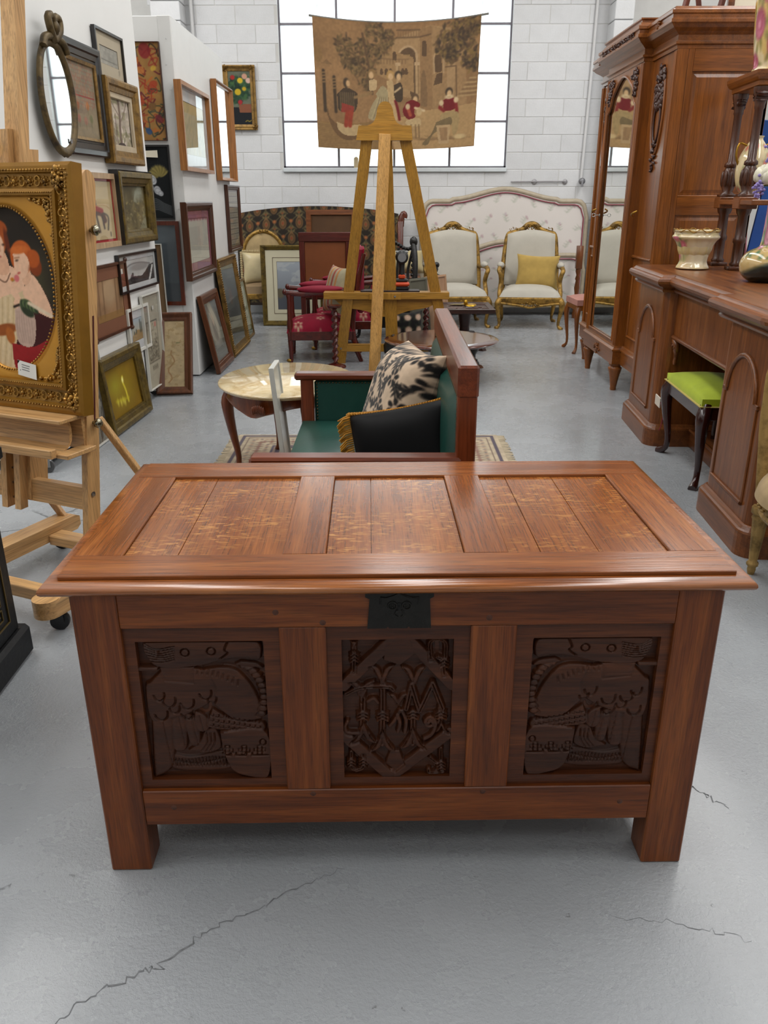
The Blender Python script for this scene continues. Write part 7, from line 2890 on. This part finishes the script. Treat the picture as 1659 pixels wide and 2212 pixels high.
# right face of the second board
X2 = -1.475
a = Art(60, 80, '#a39a7c', .6, .42)
a.mott(.08, 4, 4)
a.rect(0, .34, .6, .42, '#a89462')
for k in range(140):
    x, y = rr.random() * .6, rr.random() * .34
    a.line([(x, y), (x + .015, y + .03)], .012, rr.choice(('#8a8a6e', '#9a8f62', '#7c7f68', '#b0a070', '#8f7f4a')), .6)
picture('honey_frame_print', 'faded figure print behind reflecting glass in a deep honey wood frame on the second board', (X2, 6.65, 1.485), R9, .95, .575, .026, .05, P_thin, ORW, a, .09, plain('pale_mount', '#b9b6a6', .7), True)
t1 = picture('gilt_wall_mirror', 'tall plain mirror with rounded honey gilt frame at the far end of the second board', (X2, 7.83, 1.445), R9, .76, .775, .028, .05, P_scoop, ORW, Art(4, 4, '#8f8f88'), 0, None, False, 0, 0, None, 'mirror')
for c_ in kids(t1):
    if c_.name.startswith('image'):
        c_.name = 'glass'
        c_.data.materials[0] = MIRROR
a = Art(60, 80, '#b3b1a4', .5, .4)
for k in range(22):
    a.text(.05, .32 - .012 * k, .38, .01, '#8a8a84', k, 1, .6)
a.mott(.03, 4, 2)
for k in range(7):
    a.ell(.035 + .072 * k, .402, .036, .022, '#87515e')
t1 = picture('pink_certificate', 'printed certificate with scalloped pink mount in a brown stepped frame', (X2, 6.52, .735), R9, .92, .54, .06, .045, P_step, BRW, a, .055, plain('pink_mount', '#87515e', .7), True)
a = Art(30, 90, '#6a655c', .4, .55)
for j in range(10):
    a.rect(.02, .02 + .053 * j, .38, .06 + .053 * j, '#a39d8e')
    for i in range(5):
        a.rect(.035 + .07 * i, .027 + .053 * j, .085 + .07 * i, .053 + .053 * j, '#8d8674')
picture('card_collection', 'rows of small collector cards in a narrow dark frame at the far end', (X2, 8.07, .835), R9, .62, .58, .045, .03, P_step, BRW, a, 0, None, True)
# leaning at its foot
LN = -.17
a = Art(60, 90, '#54554c', .46, .66)
a.mott(.14, 5, 4)
a.ell(.22, .4, .05, .07, '#6a5644', 0, .8)
a.rect(.1, .1, .36, .3, '#45443c', .7)
a.rect(.05, .14, .4, .2, '#82847e', .5)
t1 = picture('gilt_leaning_picture', 'tall portrait in ornate beaded gilt frame, the middle of three leaning at the second board', (X2 + .105, 7.42, .004), R9, .80, .82, .075, .035, P_scoop, GOLDP, a, 0, None, True, -.115)
bd = MB()
for k in range(40):
    for (x, z_) in ((-.385, .02 + .02 * k), (.385, .02 + .02 * k), (-.385 + .02 * k, .805), (-.385 + .02 * k, .015)):
        bd.ell((x, -.034, z_), (.010, .008, .011), 5, 4)
bd.build('beading', GOLDP, t1)['kind'] = 'stuff'
a = Art(60, 70, '#6a6a62', .42, .42)
a.ell(.2, .24, .14, .15, '#a29c8e', 0, 1, .03)
a.ell(.2, .22, .06, .09, '#8a857a')
a.ell(.2, .29, .035, .045, '#b09f8c')
a.rect(.0, .0, .42, .1, '#7a7a72', .7)
a.rect(.1, .08, .34, .13, '#9a9a92', .6)
picture('oval_portrait_picture', 'sepia oval portrait in a wide red-brown wood frame, nearest of the three leaning pictures', (X2 + .115, 6.62, .004), R9, .62, .605, .075, .035, P_step, wood('reddish_frame', '#40200f', '#74452a', 'z', .35, .25), a, 0, None, True, -.185)
a = Art(40, 60, '#4f5a40', .4, .5)
for (x, y) in ((.12, .14), (.28, .14), (.12, .36), (.28, .36)):
    a.rect(x - .065, y - .09, x + .065, y + .09, '#a9ab9c')
    a.ell(x, y, .02, .05, '#6d7160')
    a.ell(x + .02, y + .02, .02, .012, '#848872')
picture('botanical_prints', 'four small botanical prints on green mount in slim gilt frame, farthest of the leaning three', (X2 + .085, 8.09, .004), R9, .50, .56, .022, .02, P_thin, GOLDP, a, 0, None, True, -.14)
# flower painting on the back wall
a = Art(60, 100, '#5a5f50', .24, .52)
a.mott(.15, 5, 3)
a.rect(0, 0, .24, .17, '#14171c')
a.poly([(.1, .2), (.24, .2), (.24, .12), (.11, .12)], '#7a4a34')
a.leaves([(.1, .3, .09), (.16, .35, .08), (.07, .4, .06), (.18, .42, .05)], .03, ['#1f3a28', '#2c4a30', '#16281f', '#3a5a34'], 60, 4)
for (x, y, r, c) in ((.1, .32, .035, '#b59a1e'), (.13, .43, .03, '#c2a428'), (.17, .35, .022, '#b08f1c'), (.05, .46, .025, '#942420'), (.12, .22, .025, '#94242a'), (.18, .47, .03, '#b98a74'), (.22, .43, .03, '#c2a092')):
    a.ell(x, y, r, r * .9, c)
    a.ell(x + r * .2, y + r * .2, r * .5, r * .4, c, 0, .5)
a.line(curve([(.17, .03), (.19, .04), (.21, .03), (.23, .04)], 8), .006, '#b59a2e')
t1 = picture('flower_painting', 'dark still life of red and yellow flowers in ornate gilt frame on the block wall', (-1.655, 9.985, 2.015), 0, .36, .645, .058, .04, P_scoop, GOLDP, a)
for (x, z_) in ((-.155, .03), (.155, .03), (-.155, .615), (.155, .615)):
    leafy(x, z_, .03, .03, -.036, 16, int(x * 100 + z_ * 50), None, .014).build('corner_carving', GOLDP, t1)
# gold frame standing on the floor by the red chairs
a = Art(70, 80, '#8d949a', .24, .50)
a.grad('#5d5f66', '#9aa2aa', .8, 1)
a.blob(4, .05, '#b3b5b4', 5, .5)
a.poly([(0, 0), (0, .22), (.06, .2), (.12, .15), (.24, .17), (.24, 0)], '#4c4f56')
a.ell(.02, .17, .03, .05, '#5f5848')
t1 = picture('landscape_in_gilt_frame', 'misty landscape with double cream mount in broad gold frame standing left of the crimson armchairs', (-1.03, 8.95, .004), .02, .68, .835, .05, .03, P_step, OLIVE, a, .12, plain('cream_mount', '#c2bca2', .75, 0, .02), False, -.055)
MB().frame(.43, .585, [(0, -.011), (0, -.013), (.004, -.013), (.004, -.011)], .125).build('mount_line', plain('brown_line', '#5a4636', .7), t1)
